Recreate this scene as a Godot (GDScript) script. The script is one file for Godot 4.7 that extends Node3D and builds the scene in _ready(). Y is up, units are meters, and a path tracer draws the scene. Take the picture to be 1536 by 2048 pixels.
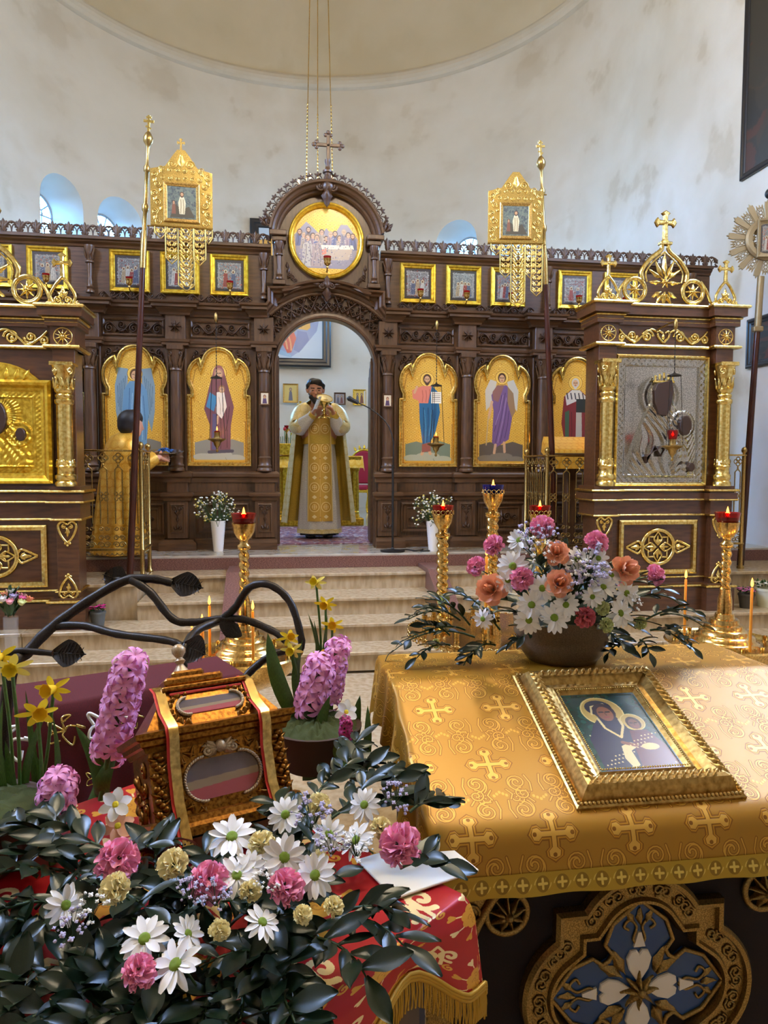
extends Node3D
# An orthodox church at Easter time: carved iconostasis in an apse, icon shrines, banners, candle stands,
# and in front a table with a reliquary in flowers beside a lectern under gold brocade.
# Metres, y up. z = 0 is the face of the iconostasis, x = 0 its royal doors, y = 0 the nave floor, y = 0.75 the platform.

const PL := 0.75
const APSE := Vector2(0.0, -2.8)
const APSE_R := 4.64
const RING_Y := 9.0

func _ready() -> void:
	rng.seed = 7
	# ---- camera
	var yaw := deg_to_rad(8.67)
	var pit := deg_to_rad(3.5)
	var roll := deg_to_rad(0.2)
	var f := Vector3(sin(yaw) * cos(pit), -sin(pit), -cos(yaw) * cos(pit))
	var r := Vector3(cos(yaw), 0, sin(yaw))
	var u := r.cross(f)
	var cam := Camera3D.new()
	cam.name = "camera"
	cam.transform = Transform3D(Basis(r * cos(roll) + u * sin(roll), u * cos(roll) - r * sin(roll), -f), Vector3(-0.519, 1.57, 7.411))
	cam.fov = rad_to_deg(2.0 * atan(1024.0 / 1450.0))
	cam.near = 0.05
	cam.far = 120.0
	add_child(cam)
	# ---- sky, exposure
	var env := Environment.new()
	env.background_mode = Environment.BG_SKY
	var sky := ProceduralSkyMaterial.new()
	sky.sky_top_color = Color(0.34, 0.64, 1.0)
	sky.sky_horizon_color = Color(0.5, 0.75, 1.0)
	sky.ground_horizon_color = Color(0.55, 0.62, 0.66)
	sky.ground_bottom_color = Color(0.35, 0.36, 0.34)
	sky.sky_energy_multiplier = 7.0
	sky.ground_energy_multiplier = 1.8
	env.sky = Sky.new()
	env.sky.sky_material = sky
	env.tonemap_mode = Environment.TONE_MAPPER_LINEAR
	env.tonemap_exposure = 0.7
	env.sdfgi_enabled = true
	env.ssao_enabled = true
	env.ssil_enabled = true
	var we := WorldEnvironment.new()
	we.name = "world_environment"
	we.environment = env
	add_child(we)
	# ---- daylight through the nave windows (the windows themselves are in nave())
	for w in NAVE_WINDOWS:
		var l := AreaLight3D.new()
		l.name = "nave_window_daylight"
		l.area_size = Vector2(1.5, 3.0)
		l.light_color = Color(0.98, 0.985, 1.0)
		l.light_energy = w[2]
		l.shadow_enabled = true
		add_child(l, true)
		l.position = Vector3(w[0] * 4.60, 6.3, w[1])
		l.look_at_from_position(l.position, l.position + Vector3(-w[0], -0.35, 0), Vector3.UP)
	# blue daylight in the openings of the apse windows
	for a in APSE_WINDOWS:
		var l := AreaLight3D.new()
		l.name = "apse_window_daylight"
		l.area_size = Vector2(0.55, 1.1)
		l.light_color = Color(0.5, 0.76, 1.0)
		l.light_energy = 15.0
		l.shadow_enabled = true
		add_child(l, true)
		var at := on_apse(a, 5.55, APSE_R - 0.03)
		l.look_at_from_position(at, Vector3(APSE.x, 4.6, APSE.y), Vector3.UP)
	materials()
	nave()
	platform()
	apse()
	iconostasis()
	iconostasis_icons()
	altar_room()
	shrines()
	railings()
	banners()
	stands()
	small_things()
	people()
	lectern()
	front_table()
	flowers_left()
	flowers_right()

# side (-1 left, 1 right), z, energy
const NAVE_WINDOWS := [[-1, 3.4, 46.0], [1, 3.4, 40.0]]

# ---------------------------------------------------------------- materials
func materials() -> void:
	var grain := noise_tex(512, 0.012, [Color(0.78, 0.75, 0.73), Color(0.9, 0.89, 0.88), Color(1, 1, 1)], [0.25, 0.5, 0.8], 3, 5)
	var fine := noise_tex(512, 0.05, [Color(0.72, 0.72, 0.72), Color(1, 1, 1)], [0.3, 0.7], 5, 4)
	S.fine = fine
	M.wood = mat(rgb(94, 65, 40), 0.4, 0.0, grain, Vector3(5, 0.7, 5))
	M.wood.clearcoat_enabled = true
	M.wood.clearcoat = 0.25
	M.wood.clearcoat_roughness = 0.3
	M.wood_x = mat(rgb(94, 65, 40), 0.4, 0.0, grain, Vector3(0.7, 5, 5))
	M.wood_carved = mat(rgb(80, 53, 32), 0.42, 0.0, grain, Vector3(3, 3, 3))
	M.shrine_wood = mat(rgb(94, 58, 34), 0.3, 0.0, grain, Vector3(0.6, 4, 4))
	M.shrine_wood.clearcoat_enabled = true
	M.shrine_wood.clearcoat = 0.5
	M.shrine_wood.clearcoat_roughness = 0.2
	var worn := noise_tex(512, 0.02, [rgb(202, 168, 88), rgb(230, 202, 120), rgb(246, 226, 156)], [0.25, 0.5, 0.8], 11, 4)
	M.gold = mat(Color(1, 1, 1), 0.24, 1.0, worn, Vector3(3, 3, 3))
	M.gold_leaf = mat(rgb(250, 236, 140), 0.3, 0.85, worn, Vector3(2, 2, 2))
	M.brass = mat(rgb(236, 198, 122), 0.2, 1.0, fine, Vector3(3, 3, 3))
	M.old_brass = mat(rgb(196, 164, 100), 0.34, 1.0, fine, Vector3(4, 4, 4))
	M.dull_gold = mat(rgb(214, 190, 140), 0.36, 0.9, noise_tex(512, 0.03, [rgb(170, 150, 112), rgb(226, 206, 160), rgb(255, 240, 200)], [0.15, 0.5, 0.85], 21, 4), Vector3(4, 4, 4), false)
	M.bronze = mat(rgb(168, 136, 78), 0.36, 0.9, fine, Vector3(9, 9, 9), false)
	M.tarnish = mat(rgb(168, 148, 112), 0.5, 0.55, fine, Vector3(9, 9, 9), false)
	M.silver = mat(rgb(196, 195, 192), 0.2, 1.0, fine, Vector3(3, 3, 3))
	M.iron = mat(rgb(62, 56, 52), 0.42, 0.75, fine, Vector3(9, 9, 9))
	M.black = mat(rgb(22, 22, 24), 0.45)
	M.black_frame = mat(rgb(34, 33, 36), 0.3)
	M.dark_pole = mat(rgb(72, 34, 24), 0.22, 0.0, grain, Vector3(5, 0.7, 5))
	M.grey_pole = mat(rgb(78, 62, 54), 0.5, 0.0, grain, Vector3(5, 0.7, 5))
	# plaster, patched and stained
	var plaster := noise_tex(1024, 0.0022, [rgb(202, 194, 180), rgb(209, 203, 192), rgb(212, 206, 196), rgb(216, 211, 203), rgb(207, 199, 186)], [0.18, 0.36, 0.52, 0.68, 0.86], 41, 7)
	M.plaster = mat(rgb(255, 253, 248), 0.95, 0.0, plaster, Vector3(0.13, 0.13, 0.13))
	M.plaster.detail_enabled = true
	M.plaster.detail_blend_mode = BaseMaterial3D.BLEND_MODE_MUL
	M.plaster.detail_uv_layer = BaseMaterial3D.DETAIL_UV_1
	M.plaster.detail_albedo = noise_tex(1024, 0.006, [rgb(234, 228, 218), rgb(250, 248, 245), rgb(255, 255, 255)], [0.2, 0.32, 0.6], 47, 7)
	M.plaster_trim = mat(rgb(240, 234, 222), 0.9, 0.0, plaster, Vector3(0.3, 0.3, 0.3))
	M.vault = mat(rgb(240, 230, 206), 0.95, 0.0, plaster, Vector3(0.2, 0.2, 0.2))
	# stone
	var marble := noise_tex(512, 0.02, [rgb(168, 146, 112), rgb(182, 160, 126), rgb(190, 170, 138)], [0.25, 0.5, 0.8], 61, 5)
	M.marble = mat(Color(1, 1, 1), 0.22, 0.0, marble, Vector3(1.6, 0.4, 1.6))
	M.marble_floor = mat(rgb(236, 228, 214), 0.1, 0.0, noise_tex(512, 0.015, [rgb(176, 174, 170), rgb(192, 190, 186), rgb(204, 202, 198)], [0.25, 0.5, 0.8], 63, 5), Vector3(0.7, 0.7, 0.7))
	M.granite = mat(rgb(255, 255, 255), 0.3, 0.0, noise_tex(512, 0.09, [rgb(74, 44, 38), rgb(122, 84, 74), rgb(150, 112, 100)], [0.2, 0.5, 0.85], 67, 5), Vector3(1.2, 4, 4))
	M.glass = mat(Color(0.95, 0.98, 1.0, 0.06), 0.03)
	M.glass.transparency = BaseMaterial3D.TRANSPARENCY_ALPHA
	M.red_glass = mat(rgb(120, 8, 12), 0.08)
	M.red_glass.refraction_enabled = true
	M.red_glass.refraction_scale = 0.045
	M.red_glass.albedo_color = Color(0.62, 0.03, 0.04, 0.25)
	M.red_glass.transparency = BaseMaterial3D.TRANSPARENCY_ALPHA
	M.blue_glass = M.red_glass.duplicate()
	M.blue_glass.albedo_color = Color(0.03, 0.07, 0.55, 0.25)
	M.wax = mat(rgb(214, 148, 40), 0.4)
	M.wax.subsurf_scatter_enabled = true
	M.wax.subsurf_scatter_strength = 0.3
	M.flame = mat(rgb(255, 190, 90), 0.5)
	M.flame.emission_enabled = true
	M.flame.emission = Color(1.0, 0.62, 0.22)
	M.flame.emission_energy_multiplier = 9.0
	M.white = mat(rgb(236, 234, 228), 0.5)
	M.porcelain = mat(rgb(236, 234, 230), 0.18)
	M.window_frame = mat(rgb(150, 160, 170), 0.5)

# ---------------------------------------------------------------- the nave around the camera
func nave() -> void:
	var fl := setting("floor", "beige stone floor of the nave")
	var g := G.new()
	g.box(Vector3(0, -0.1, 7.9), Vector3(9.6, 0.2, 12.4), 0.0)
	part("floor_slab", g, M.marble, fl)
	# side walls with window openings, window glass and frames
	for s in [-1.0, 1.0]:
		var wl := setting("wall_right" if s > 0 else "wall_left", "pale plaster side wall of the nave")
		g = G.new()
		var x: float = s * 4.89
		var zs := [-2.8]
		for w in NAVE_WINDOWS:
			if w[0] == s:
				g.box(Vector3(x, 2.4, w[1]), Vector3(0.5, 4.8, 1.5), 0.0)
				g.box(Vector3(x, 8.5, w[1]), Vector3(0.5, 1.4, 1.5), 0.0)
				zs.append(w[1] - 0.75)
				zs.append(w[1] + 0.75)
		zs.append(14.0)
		for i in range(0, zs.size(), 2):
			g.box(Vector3(x, 4.6, (zs[i] + zs[i + 1]) * 0.5), Vector3(0.5, 9.2, zs[i + 1] - zs[i]), 0.0)
		part("plaster", g, M.plaster, wl)
	for i in NAVE_WINDOWS.size():
		var w = NAVE_WINDOWS[i]
		var wn := setting("window_%d" % (i + 1), "tall nave window in the side wall")
		g = G.new()
		for k in [-0.75, -0.25, 0.25, 0.75]:
			g.box(Vector3(w[0] * 4.9, 6.3, w[1] + k), Vector3(0.06, 3.0, 0.05), 0.004)
		for k in 5:
			g.box(Vector3(w[0] * 4.9, 4.8 + 0.75 * k, w[1]), Vector3(0.055, 0.05, 1.5), 0.004)
		part("window_frame", g, M.window_frame, wn)
		g = G.new()
		g.poly(P3([w[0] * 4.9, 4.8, w[1] - 0.75, w[0] * 4.9, 7.8, w[1] - 0.75, w[0] * 4.9, 7.8, w[1] + 0.75, w[0] * 4.9, 4.8, w[1] + 0.75]), Vector3(-w[0], 0, 0))
		part("pane", g, M.glass, wn)
	var wf := setting("wall_front", "plaster end wall of the nave behind the viewer")
	g = G.new()
	g.box(Vector3(0, 7, 14.2), Vector3(10.3, 14.4, 0.4), 0.0)
	part("plaster", g, M.plaster, wf)
	var ce := setting("ceiling", "plaster barrel vault over the nave")
	g = G.new()
	var p := PackedVector3Array()
	for j in 13:
		for i in 25:
			var a := PI * i / 24.0
			p.append(Vector3(cos(a) * (APSE_R + 0.02), 9.2 + sin(a) * APSE_R, -2.8 + 16.9 * j / 12.0))
	g.sheet(p, 25, 13, false, 1, 1, true)
	p = PackedVector3Array()
	for j in 13:
		for i in 25:
			var a := PI * i / 24.0
			p.append(Vector3(cos(a) * (APSE_R + 0.32), 9.2 + sin(a) * (APSE_R + 0.3), -2.8 + 16.9 * j / 12.0))
	g.sheet(p, 25, 13)
	part("vault", g, M.vault, ce)
	# brass chandelier over the nave, above the picture
	var ch := thing("chandelier", "large brass ring chandelier with candle bulbs hanging over the nave", "chandelier", Vector3(0.3, 5.6, 4.4))
	g = G.new()
	g.x = Transform3D(Basis.from_euler(Vector3(PI / 2, 0, 0)), Vector3.ZERO)
	g.tube(ring(0.7, 36), 0.03, 8, 1, 1, Vector3.BACK, true)
	part("hoop", g, M.brass, ch)
	var bulb_glow := mat(rgb(255, 226, 180), 0.5)
	bulb_glow.emission_enabled = true
	bulb_glow.emission = Color(1.0, 0.78, 0.5)
	bulb_glow.emission_energy_multiplier = 14.0
	for i in 12:
		var a := TAU * i / 12.0
		var at := Vector3(cos(a) * 0.7, 0.0, sin(a) * 0.7)
		g = G.new()
		g.lathe(L2([0, 0.02, 0.035, 0.03, 0.04, 0.05, 0.016, 0.055, 0.016, 0.14, 0, 0.14]), 10)
		part("socket", g, M.brass, ch, at)
		g = G.new()
		g.ball(Vector3(0, 0.18, 0), Vector3(0.022, 0.045, 0.022), 8, 7)
		part("bulb", g, bulb_glow, ch, at)
	for i in 3:
		var a := TAU * i / 3.0
		g = G.new()
		g.tube(PackedVector3Array([Vector3(cos(a) * 0.7, 0, sin(a) * 0.7), Vector3(0, 3.0, 0)]), 0.012, 6)
		part("chain", g, M.brass, ch)
	g = G.new()
	g.tube(PackedVector3Array([Vector3(0, 3.0, 0), Vector3(0, 8.3, 0)]), 0.012, 6)
	part("cable", g, M.iron, ch)
	for i in 3:
		var a := TAU * (i + 0.5) / 3.0
		var l := OmniLight3D.new()
		l.name = "chandelier_light"
		l.light_color = Color(1.0, 0.92, 0.78)
		l.light_energy = 7.0
		l.light_size = 0.12
		l.omni_range = 40.0
		l.omni_attenuation = 2.0
		l.shadow_enabled = true
		ch.add_child(l, true)
		l.position = Vector3(cos(a) * 0.55, 0.2, sin(a) * 0.55)

# ---------------------------------------------------------------- platform and steps
func platform() -> void:
	var fl := setting("platform_floor", "polished grey marble floor of the raised sanctuary platform")
	var g := G.new()
	g.box(Vector3(0, PL - 0.02, -3.45), Vector3(9.28, 0.04, 8.04), 0.006)
	part("floor_slab", g, M.marble_floor, fl)
	g = G.new()
	g.box(Vector3(0, 0.35, -3.46), Vector3(9.28, 0.7, 8.0), 0.0)
	part("core", g, M.marble, fl)
	var st := setting("steps", "beige marble steps up to the sanctuary platform")
	g = G.new()
	g.box(Vector3(0, PL - 0.075, 0.565), Vector3(9.28, 0.11, 0.03), 0.003)
	part("red_granite_riser", g, M.granite, st)
	var lv := [[0.62, 0.94], [0.47, 1.36], [0.32, 1.70], [0.17, 2.01]]
	for k in 4:
		var y: float = lv[k][0]
		var z: float = lv[k][1]
		var back: float = 0.5 if k == 0 else lv[k - 1][1] - 0.06
		var parts := [[-1.62, -0.93], [-0.78, 0.86], [1.02, 1.64]] if k < 2 else [[-4.62, -2.4], [-2.395, -0.93], [-0.78, 0.86], [1.02, 2.6], [2.605, 4.62]]
		for s in parts:
			g = G.new()
			g.box(Vector3((s[0] + s[1]) * 0.5, y - 0.015, (z + back) * 0.5), Vector3(s[1] - s[0], 0.03, z - back), 0.006)
			part("tread_slab", g, M.marble, st)
			g = G.new()
			g.box(Vector3((s[0] + s[1]) * 0.5, y - 0.09, (z + back) * 0.5 - 0.012), Vector3(s[1] - s[0], 0.12, z - back - 0.024), 0.0)
			part("riser_slab", g, M.marble, st)
	# granite cheeks between the flights, side blocks under the railings
	for s in [[-0.93, -0.78], [0.86, 1.02]]:
		g = G.new()
		g.mold(PackedVector3Array([Vector3(s[0], 0, 0), Vector3(s[1], 0, 0)]), Vector3.UP, P2([0.55, 0.0, 2.05, 0.0, 2.05, 0.2, 1.0, 0.655, 0.55, 0.655]))
		part("granite_cheek", g, M.granite, st)
	for s in [[-4.6, -1.63], [1.65, 4.6]]:
		g = G.new()
		g.box(Vector3((s[0] + s[1]) * 0.5, 0.3, 0.92), Vector3(s[1] - s[0], 0.6, 0.72), 0.0)
		part("side_block", g, M.marble, st)
		g = G.new()
		g.box(Vector3((s[0] + s[1]) * 0.5, 0.605, 0.93), Vector3(s[1] - s[0], 0.03, 0.76), 0.005)
		part("side_block_slab", g, M.marble, st)

# ---------------------------------------------------------------- the apse
const APSE_WINDOWS := [-57.2, -43.0, 39.7, 54.0]

func on_apse(deg: float, y: float, r := APSE_R) -> Vector3:
	var a := deg_to_rad(deg)
	return Vector3(APSE.x + sin(a) * r, y, APSE.y - cos(a) * r)

func apse() -> void:
	var wb := setting("wall_back", "curved plaster wall of the apse with patched stains")
	var half := 5.35          # degrees
	var hw := deg_to_rad(half) * APSE_R
	var spring := 5.86
	var sill := 4.9
	var g := G.new()
	var edges := [-90.0]
	for a in APSE_WINDOWS:
		edges.append(a - half)
		edges.append(a + half)
	edges.append(90.0)
	for i in edges.size() - 1:
		var opening := i % 2 == 1
		var k := 16 if opening else maxi(4, int((edges[i + 1] - edges[i]) / 3.0))
		for band in (2 if opening else 1):
			var p := PackedVector3Array()
			for j in 7:
				for c in k + 1:
					var q := float(c) / k
					if opening:
						q = 0.5 - 0.5 * cos(PI * q)
					var a: float = lerpf(edges[i], edges[i + 1], q)
					var lo := 0.5
					var hi := RING_Y + 0.3
					if opening:
						var d: float = (q - 0.5) * 2.0
						var top := spring + hw * sqrt(maxf(0.0, 1.0 - d * d))
						if band == 0:
							hi = sill
						else:
							lo = top
					p.append(on_apse(a, lerpf(lo, hi, j / 6.0)))
			g.sheet(p, k + 1, 7, false, 1, 1, true)
	part("plaster", g, M.plaster, wb)
	# reveals, frames, panes
	for n in APSE_WINDOWS.size():
		var a0: float = APSE_WINDOWS[n]
		var wn := setting("window_%d" % (n + 3), "arched apse window with a fan light")
		var outline := [[-1.0, sill]]
		for i in 17:
			var t := PI - PI * i / 16.0
			outline.append([cos(t), spring + hw * sin(t)])
		outline.append([1.0, sill])
		var p := PackedVector3Array()
		var small := PackedVector2Array()
		var r1 := APSE_R + 0.62
		for j in 5:
			var d := j / 4.0
			for o in outline:
				var sc := lerpf(1.0, 0.74, d)
				var y: float = lerpf(o[1], 5.0 + (o[1] - sill) * 0.80, d)
				p.append(on_apse(a0 + o[0] * half * sc * lerpf(1.0, APSE_R / r1, d), y, APSE_R + 0.62 * d))
		g = G.new()
		g.sheet(p, outline.size(), 5)
		# sill
		g.poly(PackedVector3Array([p[0], p[outline.size() - 1], p[p.size() - 1], p[p.size() - outline.size()]]), Vector3.UP)
		part("reveal", g, M.plaster, wn)
		# a flat frame at the outer face
		var c := on_apse(a0, 0.0, r1 - 0.03)
		var w2 := hw * 0.74
		var sp2 := 5.0 + (spring - sill) * 0.80
		var hold := Node3D.new()
		hold.name = "sash"
		wn.add_child(hold)
		hold.position = c
		hold.rotation.y = -deg_to_rad(a0)
		g = G.new()
		var arch := PackedVector3Array([Vector3(-w2, 4.95, 0)])
		for i in 17:
			var t := PI - PI * i / 16.0
			arch.append(Vector3(cos(t) * w2, sp2 + sin(t) * hw * 0.80, 0))
		arch.append(Vector3(w2, 4.95, 0))
		g.tube(arch, 0.022, 4, 1, 1, Vector3.BACK)
		var fan := PackedVector3Array()
		for i in 13:
			var t := PI - PI * i / 12.0
			fan.append(Vector3(cos(t) * w2 * 0.42, sp2 + sin(t) * w2 * 0.42, 0))
		g.tube(fan, 0.014, 4, 1, 1, Vector3.BACK)
		for i in range(1, 5):
			var t := PI * i / 5.0
			g.tube(PackedVector3Array([Vector3(cos(t) * w2 * 0.42, sp2 + sin(t) * w2 * 0.42, 0), Vector3(cos(t) * w2, sp2 + sin(t) * hw * 0.80, 0)]), 0.013, 4, 1, 1, Vector3.BACK)
		for yy in [sp2, sp2 - 0.34]:
			g.tube(PackedVector3Array([Vector3(-w2, yy, 0), Vector3(w2, yy, 0)]), 0.014, 4, 1, 1, Vector3.BACK)
		for xx in [-w2 * 0.36, w2 * 0.36]:
			g.tube(PackedVector3Array([Vector3(xx, 4.95, 0), Vector3(xx, sp2 + 0.05, 0)]), 0.013, 4, 1, 1, Vector3.BACK)
		part("muntins", g, M.window_frame, hold)
		g = G.new()
		g.poly(arch, Vector3.BACK)
		part("pane", g, M.glass, hold)
	# rounded string course and the half dome above
	var tr := setting("trim_1", "rounded plaster string course under the half dome")
	var path := PackedVector3Array()
	for i in 61:
		path.append(on_apse(90.0 - 3.0 * i, RING_Y))
	path.insert(0, Vector3(APSE_R, RING_Y, 13.9))
	path.append(Vector3(-APSE_R, RING_Y, 13.9))
	var pr := PackedVector2Array([Vector2(0, 0)])
	for i in 7:
		var t := -PI / 2 + PI * i / 6.0
		pr.append(Vector2(0.03 + 0.075 * cos(t), 0.14 + 0.13 * sin(t)))
	pr.append(Vector2(0, 0.3))
	# the moulding stands out towards the inside of the room
	var inner := PackedVector3Array()
	for i in range(path.size() - 1, -1, -1):
		inner.append(path[i])
	g = G.new()
	g.mold(inner, Vector3.UP, pr)
	part("string_course", g, M.plaster_trim, tr)
	var dm := setting("ceiling_dome", "plaster half dome over the apse")
	for rr in [4.6, 4.95]:
		g = G.new()
		var p := PackedVector3Array()
		for j in 15:
			var b := PI / 2 * j / 14.0
			for i in 37:
				var a := deg_to_rad(-92.0 + 184.0 * i / 36.0)
				p.append(Vector3(sin(a) * cos(b) * rr, RING_Y + 0.2 + sin(b) * rr, APSE.y - cos(a) * cos(b) * rr))
		g.sheet(p, 37, 15, false, 1, 1, rr < 4.8)
		part("dome_shell", g, M.vault, dm)

# ---------------------------------------------------------------- iconostasis
const COLS_L := [-3.88, -3.07, -2.25, -1.45, -0.605]
const COLS_R := [0.635, 1.46, 2.28, 3.09, 3.92]

# a line across the front that steps forward at every column
func stepped(x0: float, x1: float, y: float, cols: Array, half: float, z0: float, z1: float) -> PackedVector3Array:
	var p := PackedVector3Array([Vector3(x0, y, z0)])
	for c in cols:
		if c - half > x0:
			p.append(Vector3(c - half, y, z0))
			p.append(Vector3(c - half, y, z1))
		else:
			p[0] = Vector3(x0, y, z1)
		if c + half < x1:
			p.append(Vector3(c + half, y, z1))
			p.append(Vector3(c + half, y, z0))
		else:
			p.append(Vector3(x1, y, z1))
	if p[p.size() - 1].x < x1 - 0.001:
		p.append(Vector3(x1, y, z0))
	return p

# a leaf lying in x, y, growing along +y, raised at the middle
func leaf_relief(g: G, at: Vector3, turn: float, l: float, w: float, h: float) -> void:
	var keep := g.x
	g.x = g.x * Transform3D(Basis(Vector3.BACK, deg_to_rad(turn)), at)
	var p := PackedVector3Array()
	for j in 6:
		var v := j / 5.0
		var ww := w * sin(PI * pow(v, 0.75)) * (0.86 + 0.14 * cos(v * 15.0)) + 0.001
		for i in 5:
			var u := (i - 2) / 2.0
			p.append(Vector3(u * ww * 0.5, v * l, h * (1.0 - absf(u)) * (0.35 + 0.65 * sin(PI * minf(v + 0.25, 1.0)))))
	g.sheet(p, 5, 6)
	g.x = keep

func scroll(g: G, cx: float, cy: float, r: float, a0: float, turns: float, thick: float, z := 0.0) -> void:
	var p := spiral(cx, cy, r, r * 0.2, a0, turns, 16)
	var rr := []
	for i in p.size():
		p[i].z = z
		rr.append(thick * lerpf(1.0, 0.7, float(i) / p.size()))
	g.tube(p, rr, 5, 1, 1, Vector3.BACK)
	g.ball(p[p.size() - 1], Vector3(thick, thick, thick) * 1.5, 6, 5)

func rosette(g: G, r: float, petals: int, h: float) -> void:
	for i in petals:
		leaf_relief(g, Vector3.ZERO, 360.0 * i / petals, r, r * 2.6 / petals, h)
	g.ball(Vector3(0, 0, h * 0.6), Vector3(r * 0.25, r * 0.25, h * 0.8), 8, 5)

# running scrollwork, w wide and h high, round its middle
func rinceau(w: float, h: float, k: int) -> G:
	var g := G.new()
	var s := w / k
	var wave := PackedVector3Array()
	for i in k * 8 + 1:
		var u := float(i) / 8.0
		wave.append(Vector3(-w / 2 + u * s, sin(u * PI) * h * 0.3 * (1 if true else 0), 0.004))
	g.tube(wave, h * 0.055, 5, 1, 1, Vector3.BACK)
	for i in k:
		var x := -w / 2 + (i + 0.5) * s
		var up := 1.0 if i % 2 == 0 else -1.0
		scroll(g, x, -up * h * 0.1, h * 0.3, 90.0 * up, 1.4 * up, h * 0.05, 0.005)
		for q in 4:
			leaf_relief(g, Vector3(x + (q - 1.5) * s * 0.2, up * h * 0.12, 0), (-40.0 + 26.0 * q) if up > 0 else (140.0 + 26.0 * q), h * 0.34, s * 0.2, h * 0.1)
	return g

func column_mesh(h: float, r: float) -> G:
	var g := G.new()
	g.lathe(L2([r * 1.5, 0, r * 1.5, h * 0.02, r * 1.25, h * 0.03, r * 1.4, h * 0.045, r * 1.15, h * 0.06, r * 1.15, h * 0.1, r * 1.28, h * 0.11, r, h * 0.125]), 20)
	g.lathe(L2([r, h * 0.125, r * 1.02, h * 0.4, r * 0.9, h * 0.8]), 60, 1.0, 12, 0.1)
	g.lathe(L2([r * 0.9, h * 0.8, r * 1.12, h * 0.805, r * 1.12, h * 0.82, r * 0.95, h * 0.825, r, h * 0.88, r * 1.5, h * 0.965]), 20)
	for i in 8:
		g.x = Transform3D(Basis(Vector3.UP, TAU * i / 8.0), Vector3.ZERO) * Transform3D(Basis.from_euler(Vector3(0.28, 0, 0)), Vector3(0, h * 0.82, r * 0.95))
		leaf_relief(g, Vector3.ZERO, 0, h * 0.1, r * 0.9, r * 0.25)
	for i in 4:
		g.x = Transform3D(Basis(Vector3.UP, TAU * (i + 0.5) / 4.0), Vector3(0, h * 0.935, 0)) * Transform3D(Basis(), Vector3(0, 0, r * 1.35))
		g.tube(spiral(0, 0, r * 0.42, r * 0.1, -90, 1.3, 12), r * 0.13, 5, 1, 1, Vector3.BACK)
	g.x = Transform3D()
	g.box(Vector3(0, h * 0.982, 0), Vector3(r * 3.1, h * 0.036, r * 3.1), 0.004)
	return g

func colonnette(h: float, r: float) -> G:
	var g := G.new()
	g.lathe(L2([0, 0, r * 1.3, 0, r * 1.3, h * 0.05, r * 0.8, h * 0.08, r * 1.15, h * 0.12, r * 0.75, h * 0.17, r * 0.95, h * 0.22, r * 0.6, h * 0.3, r * 0.85, h * 0.5, r * 0.8, h * 0.62, r * 1.4, h * 0.64, r * 1.4, h * 0.67, r * 0.8, h * 0.7, r * 1.0, h * 0.8, r * 1.6, h * 0.94, r * 1.6, h, 0, h]), 14)
	for i in 6:
		g.x = Transform3D(Basis(Vector3.UP, TAU * i / 6.0), Vector3.ZERO) * Transform3D(Basis.from_euler(Vector3(0.35, 0, 0)), Vector3(0, h * 0.72, r * 0.85))
		leaf_relief(g, Vector3.ZERO, 0, h * 0.24, r * 1.0, r * 0.4)
	g.x = Transform3D()
	return g

# cross with budded ends
func budded_cross(g: G, h: float, w: float, t: float) -> void:
	g.box(Vector3(0, h * 0.5, 0), Vector3(t, h, t * 0.7), t * 0.15)
	g.box(Vector3(0, h * 0.66, 0), Vector3(w, t, t * 0.7), t * 0.15)
	for e in [Vector3(-w / 2, h * 0.66, 0), Vector3(w / 2, h * 0.66, 0), Vector3(0, h, 0)]:
		var o: Vector3 = (e - Vector3(0, h * 0.66, 0)).normalized()
		var s := Vector3(o.y, o.x, 0)
		for q in [o * t * 0.7, s * t * 0.75 - o * t * 0.1, -s * t * 0.75 - o * t * 0.1]:
			g.ball(e + q, Vector3(t * 0.62, t * 0.62, t * 0.4), 8, 6)

# cross with arms that flare and end in points
func flared_cross(g: G, h: float, w: float, t: float, deep: float) -> void:
	var cy := h * 0.62
	var p := PackedVector2Array()
	var arms := [[0.0, h - cy], [90.0, w / 2], [180.0, cy], [270.0, w / 2]]
	for a in arms:
		var d := Vector2(0, 1).rotated(-deg_to_rad(a[0]))
		var s := Vector2(d.y, -d.x)
		var l: float = a[1]
		var c := Vector2(0, cy)
		p.append(c + d * t * 0.55 - s * t * 0.5)
		if a[0] != 180.0:
			p.append(c + d * (l - t * 1.2) - s * t * 0.55)
			p.append(c + d * (l - t * 0.7) - s * t * 1.15)
			p.append(c + d * (l - t * 0.35) - s * t * 0.7)
			p.append(c + d * l)
			p.append(c + d * (l - t * 0.35) + s * t * 0.7)
			p.append(c + d * (l - t * 0.7) + s * t * 1.15)
			p.append(c + d * (l - t * 1.2) + s * t * 0.55)
		else:
			p.append(c + d * (l - t * 0.8) - s * t * 0.6)
			p.append(c + d * l - s * t * 1.0)
			p.append(c + d * l + s * t * 1.0)
			p.append(c + d * (l - t * 0.8) + s * t * 0.6)
		p.append(c + d * t * 0.55 + s * t * 0.5)
	g.ext(p, -deep / 2, deep / 2, deep * 0.3)
	g.ball(Vector3(0, cy, deep / 2), Vector3(t * 0.4, t * 0.4, deep * 0.4), 8, 6)

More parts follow.
